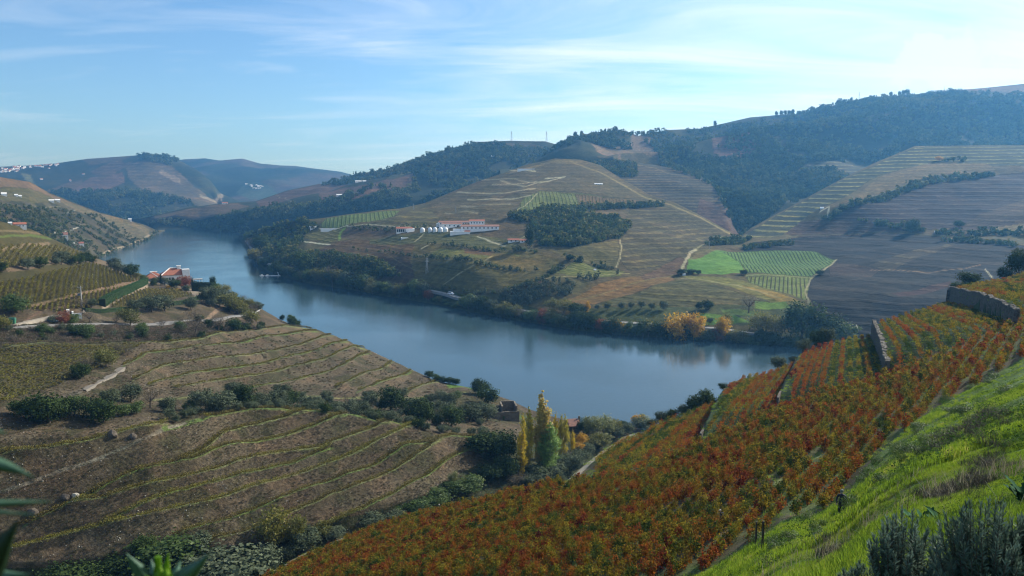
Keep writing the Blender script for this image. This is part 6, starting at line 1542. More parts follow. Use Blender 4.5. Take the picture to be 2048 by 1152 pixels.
# ------------------------------------------------------------------ grass and weeds on the bank by the camera
M_GRASS = leaf_mat('grass_blades', [(0.0, (0.03, 0.06, 0.010)), (0.3, (0.085, 0.15, 0.014)), (0.65, (0.21, 0.31, 0.02)), (0.9, (0.30, 0.34, 0.04)), (1.0, (0.34, 0.28, 0.11))], 0.5, 0.35, 0.5, 0.15, 0.45, 0.45, 0.3)
M_WEED = leaf_mat('weed_leaves', [(0.0, (0.025, 0.055, 0.012)), (0.5, (0.055, 0.11, 0.018)), (1.0, (0.11, 0.17, 0.03))], 0.4, 0.6, 0.25, 0.25, 0.45, 0.85, 0.05)
M_STRAW = leaf_mat('dry_stems', [(0.0, (0.13, 0.105, 0.06)), (0.5, (0.26, 0.22, 0.13)), (1.0, (0.45, 0.40, 0.28))], 0.2, 0.8, 0.2, 0.3, 0.5)
def blades(n, r0, h, w, seed, mat, bend=0.4, name='grass_tuft'):
    r = np.random.default_rng(seed)
    a = r.uniform(0, 6.283, n); q = r0 * np.sqrt(r.random(n)); bx, by = np.cos(a) * q, np.sin(a) * q
    hh = h * r.uniform(0.45, 1.15, n); da = r.uniform(0, 6.283, n); dd = bend * hh * r.uniform(0.3, 1.2, n)
    sa = da + math.pi / 2 + r.normal(0, 0.5, n)
    V = np.zeros((n, 5, 3)); sx, sy = np.cos(sa) * w / 2, np.sin(sa) * w / 2
    V[:, 0] = np.stack([bx - sx, by - sy, hh * 0], 1); V[:, 1] = np.stack([bx + sx, by + sy, hh * 0], 1)
    mx, my = bx + np.cos(da) * dd * 0.35, by + np.sin(da) * dd * 0.35
    V[:, 2] = np.stack([mx + sx * 0.8, my + sy * 0.8, hh * 0.6], 1); V[:, 3] = np.stack([mx - sx * 0.8, my - sy * 0.8, hh * 0.6], 1)
    V[:, 4] = np.stack([bx + np.cos(da) * dd, by + np.sin(da) * dd, hh * 0.97], 1)
    idx = np.arange(n)[:, None] * 5
    F = [tuple(f) for f in (idx + np.array([0, 1, 2, 3])).tolist()] + [tuple(f) for f in (idx + np.array([3, 2, 4])).tolist()]
    return new_mesh(name, V.reshape(-1, 3), F, [mat], {'lv': ('FLOAT', 'POINT', np.repeat(r.random(n), 5))})
TUFT_N = [blades(60, 0.09, 0.085, 0.0045, 1 + i, M_GRASS) for i in range(4)]
TUFT_F = [blades(60, 0.34, 0.20, 0.018, 20 + i, M_GRASS) for i in range(4)]
STRAW = [blades(10, 0.10, 0.22, 0.0022, 40 + i, M_STRAW, 0.7) for i in range(3)]
STRAWF = [blades(22, 0.35, 0.32, 0.010, 45 + i, M_STRAW, 0.6) for i in range(3)]
def weed(seed, n=60, R0=0.12, h=0.08, size=0.02):
    r = np.random.default_rng(seed); C = np.stack([r.normal(0, R0 * 0.5, n), r.normal(0, R0 * 0.5, n), r.random(n) * h], 1)
    V, F = leaves(C, unit(r.normal(0, 0.5, (n, 3)) + np.array([0, 0, 1])), size, r, 0.7)
    return new_mesh('weed', V, F, [M_WEED], {'lv': ('FLOAT', 'POINT', np.repeat(r.random(n), 4))})
WEED = [weed(60 + i) for i in range(3)]; WEEDF = [weed(70 + i, 110, 0.7, 0.4, 0.08) for i in range(3)]
def bank_pts(n, seed, near, far, pw=1.0):
    """positions on the bank, even in ground area"""
    r = np.random.default_rng(seed); X = r.uniform(1180, 2290, n * 6); Y = r.uniform(700, 1255, n * 6)
    P = A.at(X, Y); Yd = P[:, 1]
    k = (Y > grass_edge(X) - 3) & (Yd > near) & (Yd < far)
    X, Y, P, Yd = X[k], Y[k], P[k], Yd[k]
    w = (Yd ** pw); w /= w.max(); k = r.random(len(X)) < w
    return P[k][:n]
r_ = np.random.default_rng(9)
for nm, n, ne, fa, ms, s0, pw, lab in [('grass', 95000, 2.2, 34, TUFT_N, 1.15, 1.1, 'bright green grass on the bank near the camera'), ('grass', 26000, 26, 130, TUFT_F, 0.8, 0.8, 'bright green grass running up the bank'),
                                  ('dry_grass', 9000, 2.5, 30, STRAW, 1.0, 1.2, 'dry straw stems among the green grass'), ('dry_grass', 1500, 14, 70, STRAWF, 1.0, 0.8, 'dry grey stems in patches on the bank'), ('weeds', 16000, 2.5, 40, WEED, 1.0, 1.2, 'small leafy weeds in the grass'), ('weeds', 900, 15, 110, WEEDF, 1.0, .8, 'leafy weeds where grass meets the vines')]:
    P = bank_pts(n, len(lab) + n, ne, fa, pw)
    nn = fbm(P[:, 0] / (0.08 * fa + 0.8), P[:, 1] / (0.08 * fa + 0.8), 3, 77)
    if nm == 'dry_grass':
        P = P[nn > 0.02]; nn = nn[nn > 0.02]
        s = np.ones(len(P))
    elif nm == 'weeds':
        q = nn < 0.0; P = P[q]; nn = nn[q]; s = np.ones(len(P))
    else: s = np.clip(1.0 + nn * 2.2, 0.35, 2.0) * s0
    if nm == 'grass':
        q = (nn > -0.33) & (fbm(P[:, 0] / 1.3, P[:, 1] / 1.3, 3, 5) > -0.42); P = P[q]; nn = nn[q]; s = s[q]
    s = s * r_.uniform(0.7, 1.3, len(P))
    scatter(nm, P, r_.uniform(0, 6.28, len(P)), s, ms, label=lab)
# grass goes on round the camera too
r_h = np.random.default_rng(15); X = r_h.uniform(-14, 26, 26000); Y = r_h.uniform(-10, 18, 26000)
ix = np.clip(np.searchsorted(HILL[0], X) - 1, 0, len(HILL[0]) - 2); iy = np.clip(np.searchsorted(HILL[1], Y) - 1, 0, len(HILL[1]) - 2)
tx_ = (X - HILL[0][ix]) / (HILL[0][ix + 1] - HILL[0][ix]); ty_ = (Y - HILL[1][iy]) / (HILL[1][iy + 1] - HILL[1][iy]); Zg = HILL[2]
Z = Zg[ix, iy] * (1 - tx_) * (1 - ty_) + Zg[ix + 1, iy] * tx_ * (1 - ty_) + Zg[ix, iy + 1] * (1 - tx_) * ty_ + Zg[ix + 1, iy + 1] * tx_ * ty_
kk = ~(HILL[3][ix, iy] | HILL[3][ix + 1, iy + 1]) & (np.hypot(X, Y) > 0.5)
P = np.stack([X, Y, Z], 1)[kk]
scatter('grass', P, r_h.uniform(0, 6.28, len(P)), r_h.uniform(0.7, 1.5, len(P)), TUFT_N, label='grass on the hillside round the viewpoint')
# grass between the rows of the plots and at the vine edges
x, y, rid = rows_pts((0.77, 1), 1.6, 1.6, 0.5, 13)
px, py, P = slope_xy(x, y); k = (px > 500) & (px < 2280) & (py > crest_py(px) + 1) & (py < 1200) & (py < grass_edge(px))
P = P[k]; q = fbm(P[:, 0] / 9, P[:, 1] / 9, 3, 3) > -0.15; P = P[q]
scatter('grass', P, r_.uniform(0, 6.28, len(P)), r_.uniform(0.8, 1.8, len(P)), TUFT_F, label='grass growing between the vines')
# ------------------------------------------------------------------ buildings
M_WHITE = simple_mat('white_render', (0.80, 0.79, 0.76), 0.8, 0.12, 0.6)
M_ROOF = simple_mat('terracotta_tiles', (0.33, 0.125, 0.075), 0.85, 0.4, 1.5, 0.3)
M_ROOFD = simple_mat('weathered_tiles', (0.27, 0.14, 0.10), 0.85, 0.4, 1.2, 0.3)
M_GLASS = simple_mat('dark_window_glass', (0.02, 0.025, 0.03), 0.15, 0.1, 1, spec=0.6)
M_FRAME = simple_mat('window_frame', (0.45, 0.43, 0.40), 0.6, 0.1)
M_WOODD = simple_mat('dark_timber', (0.06, 0.045, 0.035), 0.8, 0.3)
M_CONC = simple_mat('concrete', (0.42, 0.41, 0.39), 0.9, 0.2, 2)
M_STEEL = simple_mat('galvanised_steel', (0.35, 0.37, 0.38), 0.5, 0.15, metal=0.6)
M_TANK = simple_mat('white_tank_paint', (0.78, 0.78, 0.76), 0.5, 0.12, 0.5)
M_ASPH = simple_mat('worn_asphalt', (0.17, 0.165, 0.155), 0.9, 0.2, 0.5)
M_PAVE = simple_mat('pale_paving', (0.26, 0.225, 0.175), 0.9, 0.2, 0.6)

def part(b, name, mat, parent): return b.build(name, mat, parent)
def window(parent, x, y, z, w, h, n=(0, -1)):
    """frame set proud of the wall with the pane inside it; the wall faces n"""
    f = MB(); q = 0.09
    if n[0] == 0:
        s = n[1]
        y0, y1 = sorted((y, y + s * 0.06))
        f.box(x - w / 2 - q, x + w / 2 + q, y0, y1, z - q, z); f.box(x - w / 2 - q, x + w / 2 + q, y0, y1, z + h, z + h + q)
        f.box(x - w / 2 - q, x - w / 2, y0, y1, z, z + h); f.box(x + w / 2, x + w / 2 + q, y0, y1, z, z + h)
        fr = f.build('window', M_FRAME, parent)
        g = MB(); y0, y1 = sorted((y, y + s * 0.03)); g.box(x - w / 2, x + w / 2, y0, y1, z, z + h)
    else:
        s = n[0]
        x0, x1 = sorted((x, x + s * 0.06))
        f.box(x0, x1, y - w / 2 - q, y + w / 2 + q, z - q, z); f.box(x0, x1, y - w / 2 - q, y + w / 2 + q, z + h, z + h + q)
        f.box(x0, x1, y - w / 2 - q, y - w / 2, z, z + h); f.box(x0, x1, y + w / 2, y + w / 2 + q, z, z + h)
        fr = f.build('window', M_FRAME, parent)
        g = MB(); x0, x1 = sorted((x, x + s * 0.03)); g.box(x0, x1, y - w / 2, y + w / 2, z, z + h)
    g.build('pane', M_GLASS, fr)
def gable(b, x0, x1, y0, y1, z, h, over=0.5, t=0.25, axis='x'):
    """pitched roof slab"""
    if axis == 'x':
        ym = (y0 + y1) / 2
        V = [(x0 - over, y0 - over, z), (x1 + over, y0 - over, z), (x1 + over, ym, z + h), (x0 - over, ym, z + h), (x0 - over, y1 + over, z), (x1 + over, y1 + over, z)]
    else:
        xm = (x0 + x1) / 2
        V = [(x0 - over, y1 + over, z), (x0 - over, y0 - over, z), (xm, y0 - over, z + h), (xm, y1 + over, z + h), (x1 + over, y1 + over, z), (x1 + over, y0 - over, z)]
    V2 = [(a, c, d + t) for a, c, d in V]
    o = 6
    b.add(V + V2, [(0, 1, 2, 3), (3, 2, 5, 4), (o, o + 3, o + 2, o + 1), (o + 3, o + 4, o + 5, o + 2), (0, o, o + 1, 1), (4, 5, o + 5, o + 4), (1, o + 1, o + 2, 2), (2, o + 2, o + 5, 5), (0, 3, o + 3, o), (3, 4, o + 4, o + 3)])
def hip(b, x0, x1, y0, y1, z, h, over=0.6):
    x0 -= over; x1 += over; y0 -= over; y1 += over; k = (y1 - y0) / 2; ym = (y0 + y1) / 2
    k = min(k, (x1 - x0) / 2 * 0.98)
    V = [(x0, y0, z), (x1, y0, z), (x1, y1, z), (x0, y1, z), (x0 + k, ym, z + h), (x1 - k, ym, z + h)]
    V += [(x0, y0, z - .2), (x1, y0, z - .2), (x1, y1, z - .2), (x0, y1, z - .2)]
    b.add(V, [(0, 1, 5, 4), (1, 2, 5), (2, 3, 4, 5), (3, 0, 4), (0, 6, 7, 1), (1, 7, 8, 2), (2, 8, 9, 3), (3, 9, 6, 0), (6, 9, 8, 7)])
def gable_wall(b, x0, x1, y0, y1, z0, z1, h, axis='x'):
    b.box(x0, x1, y0, y1, z0, z1)
    if axis == 'x':
        ym = (y0 + y1) / 2
        for x in (x0, x1): b.add([(x, y0, z1), (x, y1, z1), (x, ym, z1 + h)], [(0, 1, 2)])
    else:
        xm = (x0 + x1) / 2
        for y in (y0, y1): b.add([(x0, y, z1), (x1, y, z1), (xm, y, z1 + h)], [(0, 1, 2)])
def root(name, loc, rz, label, cat, group=None):
    o = link(name, None); o.location = loc; o.rotation_euler = (0, 0, rz); tag(o, label, cat, group); return o
def facing(p): return -math.atan2(p[0], p[1])       # turn that makes local -y look back towards the valley viewer

# villa
p = on(N1, 352, 569, 0.3); s = mpp(p)
v = root('villa', p, facing(p) + 0.10, 'white two-storey villa with red tiled roof and tall white tower by the river', 'house')
W0, W1 = -24 * s, 24 * s
b = MB(); b.box(W0, W1, 0, 14, -6, 9.0); part(b, 'wall', M_WHITE, v)
b = MB(); hip(b, W0, W1, 0, 14, 9.0, 5.4, 1.0); rf = part(b, 'roof', M_ROOF, v)
b = MB()
for p0, p1 in [((W0 - 1, -1, 9.25), (W0 + 7, 7, 14.6)), ((W0 + 7, 7, 14.6), (W1 - 7, 7, 14.6)), ((W1 - 7, 7, 14.6), (W1 + 1, -1, 9.25))]: b.bar(p0, p1, 0.42)
b.build('ridge_cap', M_WHITE, rf)
b = MB(); b.box(6.5 * s / .51, 13.5 * s / .51, -1.6, 4.5, -6, 13.6); part(b, 'tower', M_WHITE, v)
b = MB(); b.box(2.2, 5.2, 5.5, 7.5, 11, 16.2); b.box(1.8, 5.6, 5.1, 7.9, 16.2, 16.6); b.build('chimney', M_WHITE, rf)
for i in range(3): window(v, W0 + 3.6 + i * 2.3, 0, 4.4, 1.6, 2.4)
for x in (-1.8, 1.8, W1 - 2.2): window(v, x, 0, 4.6, 1.3, 1.9)
for i in range(3): window(v, W0 + 4 + i * 4.0, 0, -2.6, 1.4, 2.0)
b = MB(); b.box(W0 + 1.0, W0 + 11.5, -4.5, 0, -4.4, -0.4); part(b, 'porch', M_WHITE, v)
b = MB(); b.add([(W0 + .5, -5.3, -0.6), (W0 + 12, -5.3, -0.6), (W0 + 12, -0.02, 1.0), (W0 + .5, -0.02, 1.0), (W0 + .5, -5.3, -0.9), (W0 + 12, -5.3, -0.9), (W0 + 12, -0.02, 0.7), (W0 + .5, -0.02, 0.7)], [(0, 1, 2, 3), (4, 7, 6, 5), (0, 4, 5, 1), (1, 5, 6, 2), (0, 3, 7, 4), (2, 6, 7, 3)]); part(b, 'porch_roof', M_ROOF, v)
p = on(N1, 309, 565, 0.3); s = mpp(p)
v = root('villa_wing', p, facing(p) + 0.05, 'lower garage wing with red hipped roof left of the white villa', 'house')
b = MB(); b.box(-15 * s, 15 * s, 0, 11, -6, 4.2); part(b, 'wall', M_WHITE, v)
b = MB(); hip(b, -16 * s, 16 * s, -1, 12, 4.2, 5.0, 1.2); rf = part(b, 'roof', M_ROOF, v)
b = MB(); b.bar((-3, 5.5, 9.3), (3, 5.5, 9.3), 0.4); b.bar((-3, 5.5, 9.3), (3.5, -1.5, 4.6), 0.3); b.build('ridge_cap', M_WHITE, rf)
b = MB(); b.box(-14 * s, 8 * s, -0.05, 0, 0.2, 3.2); part(b, 'garage_door', simple_mat('grey_door', (0.28, 0.31, 0.33), 0.6, 0.2), v)
for i in range(4): window(v, -13 * s + 1.5 + i * 3.3, -0.05, -3.6, 1.5, 2)
# pergola by the villa
p = on(N1, 396, 573, 0.3); s = mpp(p)
v = root('pergola', p, facing(p), 'open pergola with flat roof right of the villa', 'pergola')
b = MB(); b.box(-9 * s, 9 * s, -3, 3, 6.6, 7.0); part(b, 'canopy', simple_mat('pergola_top', (0.34, 0.31, 0.27)), v)
for x in (-8 * s, -3 * s, 3 * s, 8 * s):
    b = MB(); b.box(x - .2, x + .2, -2.8, -2.4, -1, 6.6); part(b, 'post', M_WHITE, v)

def hedge(name, l, line, h, w, mat, label, dens=60, size=0.3, group=None):
    pts = l.at(np.array([p[0] for p in line], float), np.array([p[1] for p in line], float))
    r = np.random.default_rng(len(label))
    seg = np.linalg.norm(np.diff(pts, axis=0), axis=1); cum = np.concatenate([[0], np.cumsum(seg)]); n = int(cum[-1] * dens)
    t = r.uniform(0, cum[-1], n); C = np.stack([np.interp(t, cum, pts[:, i]) for i in range(3)], 1)
    d = pts[-1] - pts[0]; d /= np.linalg.norm(d); nr = np.array([-d[1], d[0], 0])
    side = r.integers(0, 3, n); u = r.uniform(-1, 1, n)
    off = np.where(side[:, None] == 2, u[:, None] * nr * w / 2 + np.array([0, 0, h]), (np.where(side == 0, 1, -1)[:, None] * nr * w / 2 + (u[:, None] * 0.5 + 0.5) * np.array([0, 0, h])))
    nn = np.where(side[:, None] == 2, np.array([0, 0, 1.0]), np.where(side == 0, 1, -1)[:, None] * nr)
    V, F = leaves(C + off + r.normal(0, 0.06, (n, 3)) - pts[0], nn, size, r, 0.9, 0.5)
    o = link(name, None, None, Vector(pts[0])); tag(o, label, 'hedge', group)
    link('foliage', new_mesh('hedge_foliage', V, F, [mat], {'lv': ('FLOAT', 'POINT', np.repeat(r.random(n), 4))}), o)
    b = MB()
    for i in range(len(pts) - 1):
        a0, a1 = pts[i] - pts[0], pts[i + 1] - pts[0]; k = w * 0.42
        b.add([a0 - nr * k - [0, 0, .5], a0 + nr * k - [0, 0, .5], a0 + nr * k + [0, 0, h * .92], a0 - nr * k + [0, 0, h * .92], a1 - nr * k - [0, 0, .5], a1 + nr * k - [0, 0, .5], a1 + nr * k + [0, 0, h * .92], a1 - nr * k + [0, 0, h * .92]],
              [(0, 1, 5, 4), (1, 2, 6, 5), (2, 3, 7, 6), (3, 0, 4, 7), (0, 3, 2, 1), (4, 5, 6, 7)])
    b.build('inner_branches', M_HCORE, o)
M_HCORE = simple_mat('hedge_inside', (0.02, 0.032, 0.012), 0.95, 0.3)
M_HEDGE = leaf_mat('hedge_leaves', [(0, (0.018, 0.045, 0.012)), (0.5, (0.038, 0.095, 0.018)), (1, (0.075, 0.15, 0.03))], 0.3, 0.1, 0.15, 0.1, 0.7)
hedge('clipped_hedge', N1, [(205, 613), (222, 603), (240, 594), (260, 583), (280, 573), (292, 567)], 4.6, 4.0, M_HEDGE, 'long clipped dark green hedge climbing to the villa', 160, 0.34)
hedge('low_hedge', N1, [(168, 623), (200, 625), (235, 621), (270, 616)], 2.0, 2.2, M_HEDGE, 'low dark hedge at the left of the field edge above the road', 70, 0.34)
hedge('low_hedge', N1, [(345, 609), (370, 606), (395, 601), (412, 597)], 2.6, 2.4, M_HEDGE, 'low bushy green hedge before the villa yard', 70, 0.36)
hedge('garden_hedge', N1, [(384, 581), (400, 582), (418, 583), (433, 584)], 8.0, 3.5, M_DARK, 'tall dark hedge on the right of the villa garden', 170, 0.45)

# winery
def longhouse(name, l, px, py, wpx, depth, wh, rh, label, roof=M_ROOFD, nwin=0, rz=0.0, doors=(), base=6, group='winery buildings', cat='building', wz=None, tile2=None):
    p = on(l, px, py, 0.2); s = mpp(p); hw = wpx * s / 2
    v = root(name, p, facing(p) + rz, label, cat, group)
    b = MB(); gable_wall(b, -hw, hw, 0, depth, -base, wh, rh * 0.96); part(b, 'wall', M_WHITE, v)
    b = MB(); gable(b, -hw, hw, 0, depth, wh, rh, 0.5, 0.25); part(b, 'roof', roof, v)
    for i in range(nwin): window(v, -hw + (i + 0.7) * 2 * hw / (nwin + 0.4), 0, wz if wz is not None else wh * 0.42, 1.5, 1.7)
    for x in doors:
        b = MB(); b.box(x - 1.4, x + 1.4, -0.06, 0, 0, 3.4); part(b, 'door', M_WOODD, v)
    return v, s
longhouse('winery_hall', L7, 909, 447, 62, 12, 4.6, 1.9, 'upper long white winery hall, its left half with brownish roof', M_ROOFD, 12)
v, s = longhouse('winery_hall', L7, 954, 447, 30, 12, 5.2, 1.9, 'upper white winery hall with the redder roof, right half', M_ROOF, 5)
v, s = longhouse('winery_hall', L7, 904, 455, 40, 10, 5.2, 1.6, 'middle white winery building with plain walls and dark doorway', M_ROOFD, 4, doors=(8,))
v, s = longhouse('winery_hall', L7, 960, 460, 76, 14, 6.6, 2.0, 'long lower white winery building with a row of small square windows', M_ROOFD, 9, wz=4.0)
p = on(L7, 879, 449, 0.2); s = mpp(p); v = root('winery_gable', p, facing(p), 'white gabled chapel-like house at the left end of winery', 'building', 'winery buildings')
b = MB(); gable_wall(b, -6.5 * s, 6.5 * s, 0, 14, -6, 3.8, 2.4, 'y'); part(b, 'wall', M_WHITE, v)
b = MB(); gable(b, -6.5 * s, 6.5 * s, 0, 14, 3.8, 2.5, 0.4, 0.25, 'y'); part(b, 'roof', M_TANK, v)
b = MB(); b.box(-1.2, 1.2, -0.06, 0, 0, 3.2); part(b, 'door', M_WOODD, v)
p = on(L7, 920, 467, 0.2); s = mpp(p); v = root('winery_shed', p, facing(p) - 0.05, 'low flat white building standing in front of the winery', 'building', 'winery buildings')
b = MB(); b.box(-20 * s, 20 * s, 0, 9, -6, 3.9); part(b, 'wall', M_WHITE, v)
b = MB(); b.box(-20.5 * s, 9 * s, -0.4, 9.4, 3.9, 4.2); part(b, 'parapet', M_TANK, v)
b = MB(); gable(b, 9.2 * s, 20 * s, 0, 9, 3.92, 1.4, 0.3, 0.2); part(b, 'roof', M_ROOF, v)
b = MB(); b.box(-15 * s, 6 * s, 9.2, 15, -4, 7.0); part(b, 'upper_storey', M_WHITE, v)
p = on(L7, 811, 462, 0.2); s = mpp(p); v = root('winery_house', p, facing(p), 'white house with red roof and open terrace left of the tanks', 'house')
b = MB(); b.box(-18 * s, 18 * s, 0, 10, -6, 5.2); part(b, 'wall', M_WHITE, v)
b = MB(); gable(b, -18 * s, 2 * s, 0, 10, 5.2, 2.2, 0.6, 0.25); gable(b, 2.4 * s, 14 * s, 2, 10, 5.2, 1.9, 0.2, 0.2); part(b, 'roof', M_ROOF, v)
b = MB(); b.box(-17 * s, 0, -0.05, 0, 0.6, 4.4); part(b, 'gallery_shade_panel', M_GLASS, v)  # flat dark panel stands in for the shade inside the gallery
for i in range(4):
    b = MB(); b.box(-14 * s + i * 4 * s - .25, -14 * s + i * 4 * s + .25, -0.35, -0.06, -0.5, 5.1); part(b, 'pillar', M_WHITE, v)
b = MB(); b.box(3 * s, 20 * s, -5, -0.1, -5, 1.6); part(b, 'terrace', M_WHITE, v)
for i, (px, w) in enumerate([(845, 9.5), (860, 8.5), (870, 9), (881, 9), (891, 10.5)]):
    p = on(L7, px, 463, 0.2); s = mpp(p); r0 = w * s / 2
    v = root('wine_tank', p, 0, ['white domed wine tank standing alone left of the other four', 'white domed wine tank, second from the left', 'middle one of the white domed wine tanks', 'white domed wine tank left of the largest one', 'largest and rightmost white domed wine tank'][i], 'tank', 'white domed wine tanks')
    prof = [(r0, -3), (r0, 3.4), (r0 * 1.03, 3.5), (r0 * 0.92, 4.6), (r0 * 0.65, 5.7), (r0 * 0.3, 6.3)]
    V = []; F = []
    for rr, z in prof: V += [(rr * math.cos(2 * math.pi * k / 20), rr * math.sin(2 * math.pi * k / 20), z) for k in range(20)]
    for a_ in range(len(prof) - 1): F += [(a_ * 20 + k, a_ * 20 + (k + 1) % 20, (a_ + 1) * 20 + (k + 1) % 20, (a_ + 1) * 20 + k) for k in range(20)]
    F.append(tuple(range(100, 120)))
    b = MB(); b.add(V, F); part(b, 'drum', M_TANK, v)
    b = MB(); b.tube([(0, 0, 6.2), (0, 0, 7.0)], [r0 * 0.25, r0 * 0.25], 10); part(b, 'vent_cap', M_CONC, v)
longhouse('farm_building', L7, 1027, 478, 22, 8, 2.6, 1.8, 'low building with long red roof near the hollow wood, left', M_ROOF, 2, group='red roofs near the wood', cat='house')
longhouse('farm_building', L7, 1048, 479, 16, 7, 2.4, 1.7, 'low building with red roof near the hollow wood, right', M_ROOF, 2, group='red roofs near the wood', cat='house')
b = MB(); p = on(L7, 813, 474, 0.1); s = mpp(p); v = root('pool_terrace', p, facing(p), 'bright white pool terrace below the winery house', 'terrace')
b.box(-11 * s, 11 * s, 0, 9, -4, 0.9); part(b, 'slab', M_TANK, v); b = MB(); b.box(-9 * s, 6 * s, 2, 7, 0.9, 1.0); part(b, 'water_basin', simple_mat('pool_water', (0.2, 0.4, 0.5), 0.1), v)
b = MB(); p = on(L7, 669, 456, 0.1); s = mpp(p); v = root('white_wall', p, facing(p) - 0.1, 'long white garden wall on top of the left field', 'wall'); b.box(-27 * s, 27 * s, 0, 1.2, -4, 2.0); part(b, 'wall', M_WHITE, v)
b = MB(); p = on(L7, 1052, 342, 0.1); s = mpp(p); v = root('white_wall', p, facing(p), 'short white wall high on the knoll', 'wall'); b.box(-17 * s, 17 * s, 0, 1.5, -4, 3.0); part(b, 'wall', M_WHITE, v)

hn = {}
def house(l, px, py, wpx, hpx, label, roof='R', rz=0.0, depth=0.8, group=None, flat=False):
    """a small far house: wall and roof"""
    p = on(l, px, py, 0.3); s = mpp(p); hw = wpx * s / 2; h = hpx * s * 0.62; rh = hpx * s * 0.38
    v = root('house', p, facing(p) + rz, label, 'house', group)
    b = MB(); gable_wall(b, -hw, hw, 0, 2 * hw * depth, -h, h, rh * 0.95); part(b, 'wall', M_WHITE, v)
    b = MB(); gable(b, -hw, hw, 0, 2 * hw * depth, h, rh, hw * 0.06, 0.3); part(b, 'roof', {'R': M_ROOF, 'D': M_ROOFD, 'W': M_TANK}[roof], v)
    if wpx > 9:
        for x in (-0.5, 0.0, 0.5): window(v, x * hw, 0, h * 0.35, hw * 0.16, h * 0.35)
    return v
for a in [(L7, 523, 497, 13, 9, 'white house on the river bank at the tip of the spur', 'W'), (L7, 519, 506, 9, 4, 'small white boathouse below the house at the spur tip', 'W'), (L7, 627, 457, 14, 6, 'white house at the left end of the garden wall', 'W'),
          (L3, 608, 437, 10, 4, 'orange-roofed house at the wood edge left of the pale field', 'R'), (L3, 717, 372, 12, 4, 'white house high on the wooded slope', 'W'), (L3, 729, 374, 7, 3, 'small outbuilding right of the white house on the wooded slope', 'W'), (L3, 679, 401, 11, 4, 'pale long house on the middle slope', 'W'), (L3, 690, 400, 6, 4, 'small pale barn by the long house on the middle slope', 'R'),
          (L3, 450, 410, 11, 4, 'white house with red roof on the spur end far up the river', 'R'), (L3, 986, 315, 8, 3, 'lone white house near the top of the middle ridge', 'W'), (L7, 1368, 551, 6, 4, 'tiny white hut beside the dark shrubs under the green field', 'W'), (L7, 1872, 463, 6, 4, 'tiny white shed on the road across the right vineyards', 'W'),
          (L7, 1950, 350, 7, 3, 'small hut on the terraces high at the right', 'W'), (L7, 1644, 420, 7, 4, 'small grey-white hut at the bend of the terrace road', 'W'), (L7, 1197, 369, 16, 3, 'low pale shed among bushes on the knoll', 'W'), (L7, 910, 603, 4, 3, 'tiny white kiosk at the end of the open road', 'W') if False else (L7, 1190, 540, 5, 3, 'tiny pale hut at the right of the striped yellow field', 'W'),
          (M1, 103, 404, 9, 6, 'white house with pointed roof on the left hill, left one of two', 'W'), (M1, 115, 404, 9, 5, 'flat white house on the left hill, right one of two', 'W'), (M1, 8, 389, 9, 7, 'white house at the left edge among cypresses', 'W'), (M1, 32, 389, 6, 5, 'white house among cypresses, second from the edge', 'W'), (M1, 40, 390, 6, 4, 'white house among cypresses, third from the edge', 'W'),
          (M1, 260, 437, 6, 4, 'lone white cube-shaped house on the crest of the left hill', 'W'), (M1, 129, 478, 13, 12, 'grey-white house under the curved track on the left hill', 'D'), (M1, 163, 490, 9, 8, 'small house with red roof low on the left hill', 'R'), (M1, 147, 490, 5, 5, 'little white shed beside the red-roofed house low on the hill', 'W'),
          (N1, 40, 454, 22, 9, 'house with orange roof half hidden behind the left vineyard crest', 'R'), (N1, 20, 447, 7, 4, 'small white shed behind the left vineyard crest', 'W')]:
    house(*a)
r_ = np.random.default_rng(31)
for i in range(58):
    t = r_.random()
    if i < 34: px = r_.uniform(0, 50); py = 336 + r_.uniform(-1, 9) - (px - 25) * 0.06
    elif i < 54: px = r_.uniform(55, 118); py = 334.5 - (px - 55) * 0.09 + abs(r_.normal(0, 2.2))
    else: px = r_.uniform(60, 180); py = r_.uniform(338, 352)
    house(L2, px, py, r_.uniform(2.6, 5.0), r_.uniform(2.0, 3.4), 'tiny village house on the crest of the far left mountain', r_.choice(['R', 'W', 'D'], p=[.45, .4, .15]), r_.uniform(-.5, .5), group='village on the far mountain')
for i in range(14):
    px = 490 + r_.uniform(0, 36); py = 371 + (px - 500) * 0.12 + r_.uniform(-2, 4)
    house(L1, px, py, r_.uniform(2.2, 4.5), r_.uniform(1.6, 2.6), 'tiny white house of the hamlet in the far valley gap', 'W', r_.uniform(-.5, .5), group='hamlet in the far valley')

# ruined stone building by the river
p = on(N1, 1012, 838, 0.3); s = mpp(p)
v = root('ruined_building', p, facing(p) + 0.12, 'roofless ruined stone building with two rooms near the water', 'ruin')
hw = 27 * s
b = MB(); t = 0.8
b.box(-hw, -2.0, 0, t, -3, 4.4); b.box(-0.6, hw, 0, t, -3, 4.6); b.box(-2.0, -0.6, 0, t, 2.4, 4.4); part(b, 'front_wall', M_RUIN, v)
b = MB(); b.box(-hw * 0.2, hw * 0.75, 9, 9 + t, -3, 7.4); part(b, 'back_wall', M_RUIN, v)
b = MB(); b.box(hw * 0.75, hw * 0.75 + t, t, 9 + t, -3, 7.0); part(b, 'side_wall', M_RUIN, v)
b = MB(); b.box(-hw * 0.2 - t, -hw * 0.2, t, 9 + t, -3, 7.2); part(b, 'partition_wall', M_RUIN, v)
b = MB(); b.box(-hw * 0.62, -hw * 0.2 - t, 8, 8 + t, -3, 5.4); b.box(-hw * 0.62 - t, -hw * 0.62, t, 8 + t, -3, 4.8); part(b, 'low_wall', M_RUIN, v)
v, s = longhouse('river_cottage', N1, 1150, 866, 20, 8, 3.2, 2.4, 'stone cottage with brown tiled roof at the water behind the poplars', M_ROOFD, 0, 0.25, doors=(-3,), base=3, group=None, cat='house')
